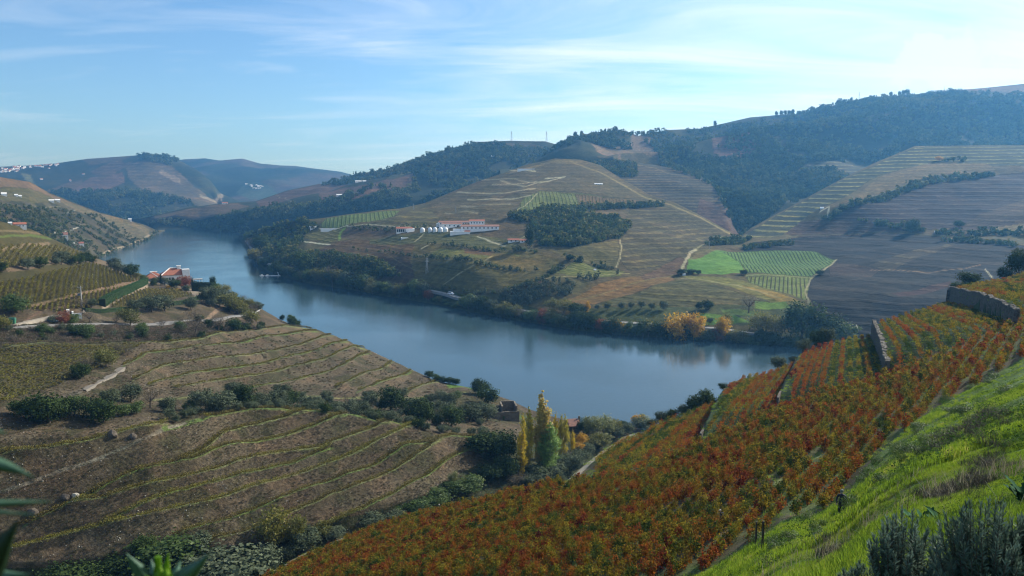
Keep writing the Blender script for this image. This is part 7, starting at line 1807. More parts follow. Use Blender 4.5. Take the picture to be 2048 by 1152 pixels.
for c in v.children:
    if c.name.startswith('wall'): c.data.materials[0] = M_RUIN
b = MB(); b.bar((3, 4, 5.4), (3.0, 4, 7.0), 0.5); b.build('chimney', M_RUIN, [c for c in v.children if c.name.startswith('roof')][0])

# pump house with low white wall by the road
p = on(N1, 150, 633, 0.3); s = mpp(p)
v = root('pump_house', p, facing(p), 'small white pump house with low white wall above the road', 'pump house')
b = MB(); b.box(-14 * s, -9 * s, 0, 4, -1.5, 4.0); part(b, 'tower', M_WHITE, v)
b = MB(); b.box(-9 * s, -5.2 * s, 1.0, 4, -1.5, 2.8); part(b, 'dark_gate', M_GLASS, v)
b = MB(); b.box(-5.2 * s, 12 * s, 0, 0.5, -1.5, 1.9); b.box(-5.2 * s, -2 * s, 0.5, 3, -1.5, 2.9); part(b, 'white_wall', M_WHITE, v)
p = on(N1, 168, 630, 0.1); s = mpp(p); v = root('canopy', p, facing(p), 'small cream peaked canopy right of the white pump house', 'canopy')
b = MB(); b.add([(-3 * s, 0, 1.2), (3 * s, 0, 1.2), (3 * s, 3, 1.2), (-3 * s, 3, 1.2), (0, 1.5, 2.8)], [(0, 1, 4), (1, 2, 4), (2, 3, 4), (3, 0, 4), (3, 2, 1, 0)]); part(b, 'cloth', M_PAVE, v)
for x in (-2.6 * s, 2.6 * s):
    for y in (0.2, 2.8): b = MB(); b.bar((x, y, -0.3), (x, y, 1.2), 0.05); part(b, 'leg', M_STEEL, v)
# concrete utility pole
p = on(N1, 164, 615, 0.3); s = mpp(p)
v = root('utility_pole', p, 0.3, 'tall pale concrete electricity pole above the pump house', 'utility pole')
H = 46 * s
b = MB(); b.tube([(0, 0, -1), (0, 0, H)], [0.42, 0.24], 8); part(b, 'pole', M_CONC, v)
b = MB(); b.bar((-2.0, 0, H * 0.94), (1.0, 0, H * 0.94), 0.12); b.bar((-1.8, 0, H * 0.98), (-0.0, 0, H * 0.9), 0.07); part(b, 'crossarm', M_STEEL, v)
b = MB(); b.box(-1.7, -0.5, -0.5, 0.5, H * 0.58, H * 0.67); part(b, 'transformer', simple_mat('blue_grey_box', (0.08, 0.12, 0.18)), v)
for x in (-1.9, -0.6, 0.8): b = MB(); b.tube([(x, 0, H * 0.945), (x, 0, H * 0.975)], [0.12, 0.08], 6); part(b, 'insulator', M_GLASS, v)

# roads as their own sheets
def ribbon(name, l, line, w, mat, n=8, lift=0.12, kerb=False):
    lx = [p[0] for p in line]; ly = [p[1] for p in line]
    t = np.arange(len(line)); tt = np.linspace(0, len(line) - 1, (len(line) - 1) * n + 1)
    P = l.at(np.interp(tt, t, lx), np.interp(tt, t, ly)); P = np.stack([np.convolve(np.pad(P[:, i], 3, 'edge'), np.ones(7) / 7, 'valid') for i in range(3)], 1)
    d = np.gradient(P, axis=0); d[:, 2] = 0; d /= np.linalg.norm(d, axis=1)[:, None]; nr = np.stack([-d[:, 1], d[:, 0], d[:, 2]], 1)
    V = []; F = []
    for i in range(len(P)):
        for o, z in ((-w / 2 - .8, -1.2), (-w / 2, lift), (w / 2, lift), (w / 2 + .8, -1.2)):
            q = P[i] + nr[i] * o; V.append((q[0], q[1], q[2] + z))
    for i in range(len(P) - 1):
        for k in range(3): F.append((i * 4 + k, i * 4 + k + 1, i * 4 + 5 + k, i * 4 + 4 + k))
    o = link(name, new_mesh(name, V, F, [mat])); o['kind'] = 'structure'; return P, nr
RP_, RN_ = ribbon('road', N1, ROAD[:9], 5.5, M_ASPH, lift=0.35)
ribbon('dirt_track', N1, TRACKS['dirt_track'][0], 4.0, M_PAVE, lift=0.25)
ribbon('gravel_path', N1, TRACKS['gravel_path'][0], 3.0, simple_mat('gravel', (0.17, 0.15, 0.12), 0.95, 0.3, 2), lift=0.2)
ribbon('shore_road', L7, SHORE_ROAD[:20], 8.5, simple_mat('shore_asphalt', (0.20, 0.20, 0.19), 0.9, 0.15, 0.2), lift=1.2)
ribbon('shore_road', L7, SHORE_ROAD[19:], 7.0, bpy.data.materials['shore_asphalt'], lift=1.2)
# guard rail at the bend
g = on(N1, 500, 622, 0); v = root('guard_rail', g, 0, 'white metal guard rail round the road bend above the river', 'guard rail')
pts = [on(N1, x, y, 0) - g for x, y in [(490, 627), (500, 628), (510, 627), (518, 624), (523, 619)]]
b = MB()
for a_, c_ in zip(pts[:-1], pts[1:]): b.bar(a_ + Vector((0, 0, 1.4)), c_ + Vector((0, 0, 1.4)), 0.13); b.bar(a_ + Vector((0, 0, 0.9)), c_ + Vector((0, 0, 0.9)), 0.10)
part(b, 'rail', M_WHITE, v)
for q in pts: b = MB(); b.bar(q + Vector((0, 0, -.5)), q + Vector((0, 0, 1.5)), 0.12); part(b, 'post', M_WHITE, v)

# vehicles
def rounded(b, pts2, y0, y1, inset=0.0):
    """extrude a side outline (x, z) across the width, sides drawn in towards the top"""
    n = len(pts2); zmax = max(z for _, z in pts2); V = []
    for y, sg in ((y0, 1), (y1, -1)): V += [(x, y + sg * inset * max(0, (z - 0.9)) , z) for x, z in pts2]
    b.add(V, [tuple(range(n - 1, -1, -1)), tuple(range(n, 2 * n))] + [(i, (i + 1) % n, n + (i + 1) % n, n + i) for i in range(n)])
def vehicle(name, p, rz, label, body, van=False, paint=None):
    v = root(name, p, rz, label, 'van' if van else 'car')
    L_, H1 = (5.4, 2.2) if van else (4.3, 1.45)
    side = [(-L_/2, .35), (-L_/2, 1.0), (-L_/2 + .15, H1 - .15), (-L_/2 + .5, H1), (L_/2 - 1.6, H1), (L_/2 - .75, 1.25), (L_/2 - .05, 1.0), (L_/2, .35)] if van else [(-L_/2, .35), (-L_/2, .85), (-L_/2 + .35, .95), (-L_/2 + .9, H1 - .08), (-.3, H1), (.55, H1 - .1), (1.15, .95), (L_/2 - .1, .8), (L_/2, .35)]
    b = MB(); rounded(b, side, -.9, .9, 0.14); part(b, 'body', paint, v)
    b = MB(); x0, x1 = (-L_/2 + .5, L_/2 - 1.5) if van else (-1.1, .6)
    b.box(x0, x1, -.90, -.86, H1 * .64, H1 * .88); b.box(x0, x1, .86, .90, H1 * .64, H1 * .88); part(b, 'side_windows', M_GLASS, v)
    for x in (-L_ * .3, L_ * .31):
        for y in (-.85, .85):
            b = MB(); b.add([(x + .34 * math.cos(k * .524), y + q, .34 + .34 * math.sin(k * .524)) for q in (-.1, .1) for k in range(12)], [tuple(range(11, -1, -1)), tuple(range(12, 24))] + [(k, (k + 1) % 12, 12 + (k + 1) % 12, 12 + k) for k in range(12)]); part(b, 'wheel', M_GLASS, v)
    for y in (-.6, .6): b = MB(); b.box(L_/2 - .03, L_/2 + .02, y - .15, y + .15, .6, .75); part(b, 'headlight', M_TANK, v)
    return v
p = on(L7, 902, 598, -1.25); vehicle('delivery_van', p, -0.62, 'white van driving on the open shore road', None, True, simple_mat('van_white', (0.8, 0.8, 0.8), 0.4, 0.05)).scale = (1.3, 1.3, 1.3)
p = on(N1, 105, 647, -0.2); vehicle('parked_car', p, 0.1, 'dark blue-grey car parked by the left end of the road', None, False, simple_mat('dark_car_paint', (0.05, 0.08, 0.11), 0.35, 0.1)).scale = (1.2, 1.2, 1.2)
p = on(N1, 25, 647, 0.1); s = mpp(p); v = root('waste_container', p, 0.2, 'green rubbish container at the far left by the road', 'container')
b = MB(); b.add([(-1, -.6, 0), (1, -.6, 0), (1, .6, 0), (-1, .6, 0), (-1.2, -.8, 1.9), (1.2, -.8, 1.9), (1.2, .8, 1.9), (-1.2, .8, 1.9)], [(3, 2, 1, 0), (0, 1, 5, 4), (1, 2, 6, 5), (2, 3, 7, 6), (3, 0, 4, 7), (4, 5, 6, 7)]); part(b, 'bin', simple_mat('green_plastic', (0.04, 0.16, 0.09), 0.5), v)
b = MB(); b.add([(-1.25, -.85, 1.92), (1.25, -.85, 1.92), (1.25, .85, 1.92), (-1.25, .85, 1.92), (-1.0, -.2, 2.5), (1.0, -.2, 2.5), (1.0, .3, 2.5), (-1.0, .3, 2.5)], [(3, 2, 1, 0), (0, 1, 5, 4), (1, 2, 6, 5), (2, 3, 7, 6), (3, 0, 4, 7), (4, 5, 6, 7)]); part(b, 'lid', simple_mat('lid_green', (0.03, 0.11, 0.07), 0.5), v)
v.scale = (1.25,) * 3
# jetty and moored boats
p = on(L7, 557, 551, 0); s = mpp(p); p.z = 0
v = root('jetty_ramp', (p[0], p[1] - 4, 0), 0, 'white gangway leading down to the mooring on the opposite shore', 'jetty')
a_ = on(L7, 553, 538, -0.6) - Vector((p[0], p[1] - 4, 0)); b = MB(); b.bar(a_, Vector((2, -1, 0.8)), 0.8); part(b, 'ramp', M_TANK, v)
b = MB(); b.box(-16, 6, -4, -1, -0.3, 0.7); part(b, 'float', M_TANK, v)
for i, dx in enumerate((-12, -20)):
    v = root('moored_boat', (p[0] + dx, p[1] - 10, 0), 0.2 + i * .3, ['white boat moored at the jetty, nearer the gangway', 'white boat moored at the jetty, farther left'][i], 'boat', 'boats at the jetty')
    b = MB(); V = []
    for z, k in ((-0.3, .6), (0.9, 1.0)): V += [(-3.5 * k, -1.1 * k, z), (1.6 * k, -1.2 * k, z), (3.8 * k, 0, z + .2 * k), (1.6 * k, 1.2 * k, z), (-3.5 * k, 1.1 * k, z)]
    b.add(V, [(4, 3, 2, 1, 0), (5, 6, 7, 8, 9)] + [(k, (k + 1) % 5, 5 + (k + 1) % 5, 5 + k) for k in range(5)]); part(b, 'hull', M_TANK, v)
    b = MB(); b.box(-1.6, 1.0, -.8, .8, .9, 2.2); part(b, 'cabin', M_WHITE, v)

# pylons and masts
def pylon(l, px, py, hpx, label, arms=3, wide=0.16, name='electricity_pylon', group='electricity pylons', thick=None):
    p = on(l, px, py, 0.5); s = mpp(p); H = hpx * s; w = H * wide; th = thick or max(0.22, s * 0.22)
    v = root(name, p, 0.4, label, 'pylon', group)
    b = MB()
    for sx in (-1, 1):
        for sy in (-1, 1): b.bar((sx * w / 2, sy * w / 2, 0), (sx * w * .07, sy * w * .07, H), th * .5)
    for k in range(7):
        f0 = 1 - k / 7 * .86; f1 = 1 - (k + 1) / 7 * .86; z0, z1 = H * k / 7, H * (k + 1) / 7
        for sy in (-1, 1): b.bar((-w / 2 * f0, sy * w / 2 * f0, z0), (w / 2 * f1, sy * w / 2 * f1, z1), th * .3); b.bar((w / 2 * f0, sy * w / 2 * f0, z0), (-w / 2 * f1, sy * w / 2 * f1, z1), th * .3)
    part(b, 'lattice', M_STEEL, v)
    for k in range(arms): b = MB(); z = H * (.74 + .1 * k); aw = H * .13 * (1 - .2 * k); b.bar((-aw, 0, z), (aw, 0, z), th * .5); b.bar((-aw, 0, z), (0, 0, z + H * .04), th * .3); b.bar((aw, 0, z), (0, 0, z + H * .04), th * .3); part(b, 'crossarm', M_STEEL, v)
pylon(L3, 1023, 282, 20, 'left one of two pylons on the skyline of the middle ridge'); pylon(L3, 1093, 284, 22, 'right one of two pylons on the skyline of the middle ridge')
pylon(L4, 1718, 203, 18, 'pylon on the wooded skyline of the right ridge'); pylon(L4, 1888, 184, 12, 'thin mast on the bare end of the right ridge', arms=0, wide=0.06, name='radio_mast')
pylon(L7, 854, 553, 32, 'dark lattice pylon on the vineyard slope below the winery', name='electricity_pylon'); pylon(L7, 911, 420, 14, 'small pylon on the knoll above the winery'); pylon(L7, 827, 418, 12, 'small pylon on the crest left of the winery knoll')
pylon(L7, 1418, 506, 16, 'thin pole beside the grey bushes above the bright green field', arms=1, wide=0.05, name='utility_pole')
# rocks on the lower terraces
M_ROCK = simple_mat('pale_rock', (0.36, 0.33, 0.27), 0.9, 0.3, 2, 0.5); M_ROCKD = simple_mat('schist_rock', (0.10, 0.082, 0.062), 0.95, 0.4, 2, 0.8)
def rock_mesh(name, mat, seed, n=60):
    import bmesh
    r = np.random.default_rng(seed); bm = bmesh.new(); bmesh.ops.create_icosphere(bm, subdivisions=2, radius=1)
    for vv in bm.verts:
        k = 1 + 0.35 * float(fbm(np.array([vv.co.x * 1.3 + seed]), np.array([vv.co.y * 1.3 + vv.co.z * 2]), 3, seed)[0]); vv.co *= k
    me = bpy.data.meshes.new(name); bm.to_mesh(me); bm.free(); me.materials.append(mat); return me
for px, py, w, lab, m_ in [(150, 984, 1.2, 'white limestone boulder beside a terrace line at the lower left', M_ROCK), (163, 989, 0.8, 'smaller pale boulder next to the white one', M_ROCK), (130, 988, 1.3, 'dark rock hump left of the white boulder', M_ROCKD), (225, 873, 1.6, 'dark rock outcrop under the dark oaks', M_ROCKD), (265, 875, 1.4, 'brown rock outcrop at the foot of the scrub bank', M_ROCKD), (65, 1018, 1.6, 'dark rock on the bank at the far left', M_ROCKD), (1020, 0, 0, '', None)]:
    if not m_: continue
    p = on(N1, px, py, 0.2); o = link('boulder', rock_mesh('boulder', m_, px), None, p); o.scale = (w, w * .8, w * .95); tag(o, lab, 'rock')
STN = [rock_mesh('field_stone', M_ROCK, 5 + i) for i in range(2)] + [rock_mesh('field_stone', M_ROCKD, 8)]
r_ = np.random.default_rng(12)
X = r_.uniform(-20, 1000, 2200); Y = r_.uniform(830, 1110, 2200); P = N1.at(X, Y)
k = fbm(P[:, 0] / 12, P[:, 1] / 12, 3, 8) > -0.05; P = P[k]
scatter('field_stones', P, r_.uniform(0, 6, len(P)), r_.uniform(0.06, 0.20, len(P)) * np.where(r_.random(len(P)) > .96, 1.7, 1), STN, label='pale stones littering the earth banks')
X = r_.uniform(240, 900, 3000); Y = r_.uniform(650, 795, 3000); P = N1.at(X, Y)
scatter('field_stones', P, r_.uniform(0, 6, len(P)), r_.uniform(0.07, 0.2, len(P)), STN, label='pale stones on the upper terraces')
# rough tussocks that break up the earth banks
DRYT = [blades(60, 0.8, 0.5, 0.06, 80 + i, leaf_mat('bank_weeds_%s' % 'abc'[i], [(0, c0), (1, c1)], 0.2, 0.1, 0.2, 0.3, 0.5), 0.5, 'bank_tussock') for i, (c0, c1) in enumerate([((0.06, 0.055, 0.03), (0.16, 0.13, 0.08)), ((0.04, 0.045, 0.02), (0.10, 0.10, 0.045)), ((0.09, 0.06, 0.04), (0.2, 0.15, 0.10))])]
X = r_.uniform(-60, 1000, 34000); Y = r_.uniform(640, 1115, 34000)
ci = np.clip(((X - N1.px0) / N1.step).astype(int), 0, len(N1.pxs) - 1)
ri = np.clip((Y - N1.PY[0, ci]) / (N1.PY[-1, ci] - N1.PY[0, ci]) * (N1.rows - 1), 0, N1.rows - 1).astype(int)
kk = (near_line[ri, ci] > 5.0) & (fbm(X / 40, Y / 25, 3, 91) > -0.25) & (Y > np.interp(X, [0, 500, 560, 700, 880, 1000], [645, 640, 655, 690, 770, 800])) ; X, Y = X[kk], Y[kk]; P = N1.at(X, Y)
scatter('bank_weeds', P, r_.uniform(0, 6, len(P)), r_.uniform(0.25, 0.9, len(P)) * np.clip(P[:, 1] / 300, .8, 1.6), DRYT, label='dry weeds and tussocks on the earth banks')
X = r_.uniform(-60, 560, 5000); Y = r_.uniform(652, 700, 5000); kk = (Y < np.interp(X, [0, 300, 400, 560], [698, 684, 674, 655])); P = N1.at(X[kk], Y[kk])
scatter('bank_scrub', P, r_.uniform(0, 6, len(P)), r_.uniform(0.8, 2.2, len(P)), DRYT, label='brown scrub on the bank below the road')
# stakes in the vines
b = MB(); b.tube([(0, 0, -0.4), (0, 0, 1.7)], [0.06, 0.05], 5); ST = b.mesh('vine_stake', [M_WOODD])
for px, py, h in [(1511, 1102, 1.1), (1524, 1112, 1.0), (1587, 948, 1), (1429, 1083, .9), (1492, 1012, .9), (1649, 905, 1), (1648, 1005, .8)]:
    p = Vector(tuple(A.at(px, py))); o = link('vine_stake', ST, None, p); o.scale = (1.3, 1.3, h * 1.1); tag(o, 'dark wooden stake standing among the vines ' + ('at the lower edge' if py > 1060 else 'by the grass strip' if px < 1600 else 'in the middle of the slope'), 'stake', 'vine stakes')
# ------------------------------------------------------------------ people
M_SKIN = simple_mat('skin', (0.42, 0.25, 0.17), 0.6, 0.1); M_JACK = simple_mat('dark_jacket', (0.028, 0.03, 0.042), 0.8, 0.2, 8); M_TROU = simple_mat('dark_trousers', (0.03, 0.035, 0.035), 0.85, 0.2, 8)
M_CAPG = simple_mat('grey_green_cap', (0.16, 0.18, 0.14), 0.8, 0.1); M_HATW = simple_mat('cream_hat', (0.62, 0.56, 0.46), 0.8, 0.1)
def skin_body(name, joints, edges, mat, parent, sub=2):
    """one continuous surface grown along a skeleton"""
    me = bpy.data.meshes.new(name); me.from_pydata([j[0] for j in joints], edges, []); me.materials.append(mat)
    o = link(name, me, parent)
    md = o.modifiers.new('skin', 'SKIN'); md.use_smooth_shade = True
    for i, j in enumerate(joints):
        sv = me.skin_vertices[0].data[i]; r = j[1]; sv.radius = (r, r) if isinstance(r, float) else r
    me.skin_vertices[0].data[0].use_root = True
    s = o.modifiers.new('smooth', 'SUBSURF'); s.levels = sub; s.render_levels = sub
    return o
def person(p, rz, label, bend, hat, hatmat, brim, sc=1.0, pack=False, arm=0.5):
    """standing, leaning over the vines; +y is where the person faces"""
    v = link('person', None); v.location = p; v.rotation_euler = (0, 0, rz); v.scale = (sc,) * 3
    tag(v, label, 'person', 'workers among the vines')
    def up(h, y=0.0, x=0.0):            # a point on the bent trunk, h above the hips
        return (x, math.sin(bend) * h + y * math.cos(bend), 0.95 + math.cos(bend) * h - y * math.sin(bend))
    J = [((0, 0, 0.95), 0.155), (up(.2), (.15, .12)), (up(.4), (.18, .13)), (up(.5), (.13, .10)), (up(.57), 0.06), (up(.62), .055),
         (up(.46, 0, .2), .075), (up(.22, .12, .27), .052), (up(.12, .12 + arm * .5, .2), .038), (up(.46, 0, -.2), .075), (up(.22, .12, -.27), .052), (up(.12, .12 + arm * .5, -.2), .038),
         ((.11, 0, .82), .10), ((.13, .05, .48), .068), ((.13, -.02, .08), .045), ((.13, .13, .03), .04), ((-.11, 0, .82), .10), ((-.13, .09, .48), .068), ((-.13, .04, .08), .045), ((-.13, .19, .03), .04)]
    E = [(0, 1), (1, 2), (2, 3), (3, 4), (4, 5), (3, 6), (6, 7), (7, 8), (3, 9), (9, 10), (10, 11), (0, 12), (12, 13), (13, 14), (14, 15), (0, 16), (16, 17), (17, 18), (18, 19)]
    skin_body('body', J, E, M_JACK, v)
    # head with nose and jaw, hair, hat
    hc = Vector(up(.76)); nod = bend * 0.7
    import bmesh
    bm = bmesh.new(); bmesh.ops.create_uvsphere(bm, u_segments=16, v_segments=12, radius=1)
    for q in bm.verts:
        x, y, z = q.co; x *= .078; y *= .098; z *= .12
        if z < -.03: x *= .82; y *= .9
        if y > .08 and abs(x) < .02 and abs(z) < .03: y += .022
        if y > .06 and abs(abs(x) - .032) < .016 and .0 < z < .035: y -= .01
        q.co = (x, y, z)
    me = bpy.data.meshes.new('head'); bm.to_mesh(me); bm.free(); me.materials.append(M_SKIN)
    h = link('head', me, v, hc); h.rotation_euler = (-nod, 0, 0)
    for sx in (-1, 1): b = MB(); b.box(sx * .078 - .008, sx * .078 + .008, -.02, .02, -.02, .03); b.build('ear', M_SKIN, h)
    b = MB(); V = []; F = []
    prof = [(.104, .03), (.106, .07), (.092, .115), (.05, .145), (.01, .15)]
    for rr, z in prof: V += [(rr * .86 * math.cos(k * .3927), rr * math.sin(k * .3927), z) for k in range(16)]
    for a_ in range(4): F += [(a_ * 16 + k, a_ * 16 + (k + 1) % 16, (a_ + 1) * 16 + (k + 1) % 16, (a_ + 1) * 16 + k) for k in range(16)]
    F.append(tuple(range(64, 80))); b.add(V, F)
    if brim == 'all': b.add([(rr * math.cos(k * .3927), rr * math.sin(k * .3927), z) for rr, z in ((.19, .03), (.10, .045)) for k in range(16)], [(k, (k + 1) % 16, 16 + (k + 1) % 16, 16 + k) for k in range(16)])
    else: b.add([(-.07, .08, .045), (.07, .08, .045), (.05, .18, .035), (-.05, .18, .035), (-.07, .08, .055), (.07, .08, .055), (.05, .18, .045), (-.05, .18, .045)], [(3, 2, 1, 0), (4, 5, 6, 7), (0, 1, 5, 4), (1, 2, 6, 5), (2, 3, 7, 6), (3, 0, 4, 7)])
    b.build('hat', hatmat, h)
    for sx in (8, 11):                  # hands: palm, four bent fingers, thumb from the side of the palm
        c = Vector(J[sx][0]); b = MB(); sg = 1 if sx == 8 else -1
        b.box(c.x - .04, c.x + .04, c.y, c.y + .09, c.z - .014, c.z + .014)
        for f in range(4): x0 = c.x - .03 + f * .02; b.tube([(x0, c.y + .085, c.z), (x0, c.y + .12 + .008 * (1.5 - abs(f - 1.5)), c.z - .012), (x0, c.y + .135, c.z - .045)], [.009, .008, .006], 5)
        b.tube([(c.x - sg * .038, c.y + .02, c.z), (c.x - sg * .066, c.y + .055, c.z - .012), (c.x - sg * .055, c.y + .09, c.z - .03)], [.011, .010, .008], 5)
        b.build('hand', M_SKIN, v)
    b = MB()                            # trousers as a slightly looser shell
    skin_body('trousers', [((0, 0, .93), .165), ((.11, 0, .82), .112), ((.13, .05, .48), .08), ((.13, -.02, .12), .065), ((-.11, 0, .82), .112), ((-.13, .09, .48), .08), ((-.13, .04, .12), .065)], [(0, 1), (1, 2), (2, 3), (0, 4), (4, 5), (5, 6)], M_TROU, v, 1)
    return v
P_ = Vector(tuple(A.at(1683, 1031))); person(P_, 2.5, 'person in dark jacket and grey cap standing in the vines beside the grass bank', 0.35, True, M_CAPG, 'front', 1.15 * P_[1] / 66.0 if False else 1.0)
P_ = Vector(tuple(A.at(1447, 1058))); person(P_, 0.4, 'person in a cream brimmed hat bending down among the red vines', 0.9, True, M_HATW, 'all')
P_ = Vector(tuple(A.at(880, 1024))); person(P_, 1.2, 'person with pale hat far off at the top edge of the vines', 0.25, True, M_HATW, 'all')

# ------------------------------------------------------------------ plants right by the camera
M_LAV = leaf_mat('lavender_leaves', [(0, (0.05, 0.085, 0.06)), (0.5, (0.12, 0.175, 0.13)), (1, (0.26, 0.33, 0.26))], 0.25, 1.5, 0.2, 0.1, 0.6, 0.6, 0.2)
M_LAVS = simple_mat('lavender_stem', (0.10, 0.075, 0.055), 0.9, 0.3, 20)
def lavender(px, py, H, Rr, ns, seed, label):
    p = Vector(tuple(A.at(px, py))); r = np.random.default_rng(seed)
    o = link('lavender_bush', None, None, p); tag(o, label, 'shrub', 'lavender bushes near the camera')
    Vs, Fs, cnt = [], [], 0; st = MB(); C = []; D = []; T = []; lvv = []
    for i in range(ns):
        a = r.uniform(0, 6.283); q = r.random() ** .6; tip = np.array([math.cos(a) * Rr * q, math.sin(a) * Rr * q, H * (1 - .38 * q * q) * r.uniform(.75, 1.12)])
        base = tip * np.array([.18, .18, 0]); mid = base * .45 + tip * .55 + np.array([math.cos(a) * .02, math.sin(a) * .02, -H * .02])
        pts = [base, mid, tip]; st.tube(pts, [.006, .004, .002], 3)
        tone = r.random()
        m = int(26 + 24 * r.random()); tt = np.linspace(.18, 1.0, m)
        for t in tt:
            c = base * (1 - t) ** 2 + 2 * mid * t * (1 - t) + tip * t * t; d = unit(tip - mid)
            for k in range(3):
                aa = r.uniform(0, 6.283); side = np.cross(d, [math.cos(aa), math.sin(aa), .3]); side = unit(side)
                opn = .9 if t < .9 else .35
                C.append(c); D.append(unit(side * opn + d * .75)); T.append(tone * .5 + .5 * t * r.uniform(.4, 1)); lvv.append(r.uniform(.028, .05) * (1 if t < .92 else .8))
    C = np.array(C); D = np.array(D); ln = np.array(lvv)[:, None]; n = len(C)
    s = unit(np.cross(D, r.normal(0, 1, (n, 3)))) * .0028
    V = np.stack([C - s, C + s, C + D * ln * .6 + s * 1.1, C + D * ln, C + D * ln * .6 - s * 1.1], 1).reshape(-1, 3)
    F = (np.arange(n)[:, None] * 5 + np.array([0, 1, 2, 4])).tolist() + (np.arange(n)[:, None] * 5 + np.array([4, 2, 3])).tolist()
    link('leaves', new_mesh('lavender_leaves', V, [tuple(f) for f in F], [M_LAV], {'lv': ('FLOAT', 'POINT', np.repeat(np.clip(T, 0, 1), 5))}), o)
    link('stems', st.mesh('lavender_stems', [M_LAVS]), o)
lavender(1965, 1250, 0.64, 0.30, 120, 1, 'large grey-green lavender bush at the bottom right corner')
lavender(1800, 1245, 0.62, 0.24, 80, 2, 'grey-green lavender bush left of the large one at the bottom edge')
lavender(1885, 1250, 0.34, 0.20, 80, 3, 'short lavender tuft between the two lavender bushes')
lavender(1722, 1235, 0.34, 0.2, 60, 6, 'small lavender tuft at the bottom edge left of the others')
lavender(2070, 1230, 0.55, 0.22, 90, 5, 'lavender bush cut by the right edge')
# broad-leaved plant
M_MUL = simple_mat('broad_leaf', (0.035, 0.10, 0.045), 0.85, 0.4, 12, 0.0, 0.05)
def lobed(r, L0, W0, curl):
    n = 11; V = []; F = []
    for i in range(n):
        t = i / (n - 1); w = W0 * math.sin(math.pi * min(.98, t * .93 + .06)) * (0.8 + .25 * math.sin(i * 2.6)); z = curl * t * t
        for k, x in enumerate((-1, -.5, 0, .5, 1)): V.append((x * w, L0 * t * .55, L0 * 1.1 * t - L0 * z * .6 + abs(x) * w * .35 + r.normal(0, .004)))
    for i in range(n - 1):
        for k in range(4): F.append((i * 5 + k, i * 5 + k + 1, i * 5 + 6 + k, i * 5 + 5 + k))
    return np.array(V), F
def broadplant(px, py, sc, nl, seed, label):
    p = Vector(tuple(A.at(px, py))); r = np.random.default_rng(seed); v = link('broad_leaved_plant', None, None, p); tag(v, label, 'plant', 'broad-leaved plants')
    for i in range(nl):
        V, F = lobed(r, sc * r.uniform(.6, 1.05), sc * r.uniform(.2, .32), r.uniform(.3, .9)); a = i * 2.4 + r.normal(0, .4); V[:, 1] *= r.uniform(.5, 1.6)
        c, s = math.cos(a), math.sin(a); V2 = V.copy(); V2[:, 0] = V[:, 0] * c - V[:, 1] * s; V2[:, 1] = V[:, 0] * s + V[:, 1] * c
        V2[:, 2] += sc * .5 * r.random() * (i / nl)
        link('leaf', new_mesh('broad_leaf', V2, F, [M_MUL], smooth=True), v)
broadplant(1850, 1080, 0.36, 26, 3, 'dark green broad-leaved plant standing behind the lavender')
broadplant(1895, 1085, 0.3, 9, 4, 'smaller broad-leaved plant right of the big dark one')
broadplant(2050, 1010, 0.40, 14, 5, 'leafy dark green plant at the right edge of the bank')
# tall dry stalks
M_STALK = simple_mat('dry_stalk', (0.10, 0.07, 0.045), 0.9, 0.3, 20); M_PSTALK = simple_mat('pale_stalk', (0.48, 0.44, 0.34), 0.9, 0.2, 20)
r_ = np.random.default_rng(23)
for i, (px, py, hp, dx, pale) in enumerate([(1808, 1075, 150, 6, 0), (1792, 1078, 90, -3, 0), (1738, 1140, 95, -6, 0), (1918, 1110, 105, 2, 0), (1944, 1090, 90, 4, 0), (1975, 1100, 120, 22, 0), (1962, 1075, 80, 20, 0), (1895, 1150, 110, -6, 0), (1745, 1150, 60, 5, 0), (1832, 1150, 70, -8, 0), (2020, 1060, 90, 30, 1), (2000, 1010, 60, -34, 1),
                                        (1905, 1090, 14, 58, 1), (1845, 1098, 12, 60, 1), (1735, 1066, 18, -34, 1), (2035, 1100, 50, -10, 1), (2010, 1140, 44, 40, 1), (1985, 1030, 12, -46, 1), (1860, 1000, 60, -40, 1), (1700, 1090, 56, -12, 1), (1670, 1100, 60, 6, 1), (1640, 1110, 70, -20, 1), (1930, 985, 50, 30, 0), (1870, 1160, 90, 10, 0), (1775, 1160, 80, 10, 0), (2030, 1160, 150, 14, 0)]):
    p = Vector(tuple(A.at(px, py))); s = mpp(p); h = hp * s; d = dx * s
    b = MB(); w = (0.0022 if not pale else 0.0026) * max(1, p[1] / 8)
    b.tube([(0, 0, -0.03), (d * .35 + r_.normal(0, .01), 0, h * .45), (d * .75, r_.normal(0, .02), h * .8), (d, 0, h)], [w * 1.4, w * 1.1, w * .9, w * .5], 4)
    if not pale:
        for k in range(5): z = h * (.55 + .09 * k); x0 = d * (.5 + .1 * k); a = r_.uniform(-1, 1); b.tube([(x0, 0, z), (x0 + a * h * .07, r_.normal(0, .02), z + h * .06)], [w * .6, w * .3], 3)
    tag(b.build('dry_stalk', M_PSTALK if pale else M_STALK, None, p), ('pale bent straw stalk in the grass ' if pale else 'thin dark upright stalk ') + ('near the right edge' if px > 1960 else 'between the lavender bushes' if px > 1820 else 'left of the lavender bushes'), 'stalk', 'dry stalks near the camera')
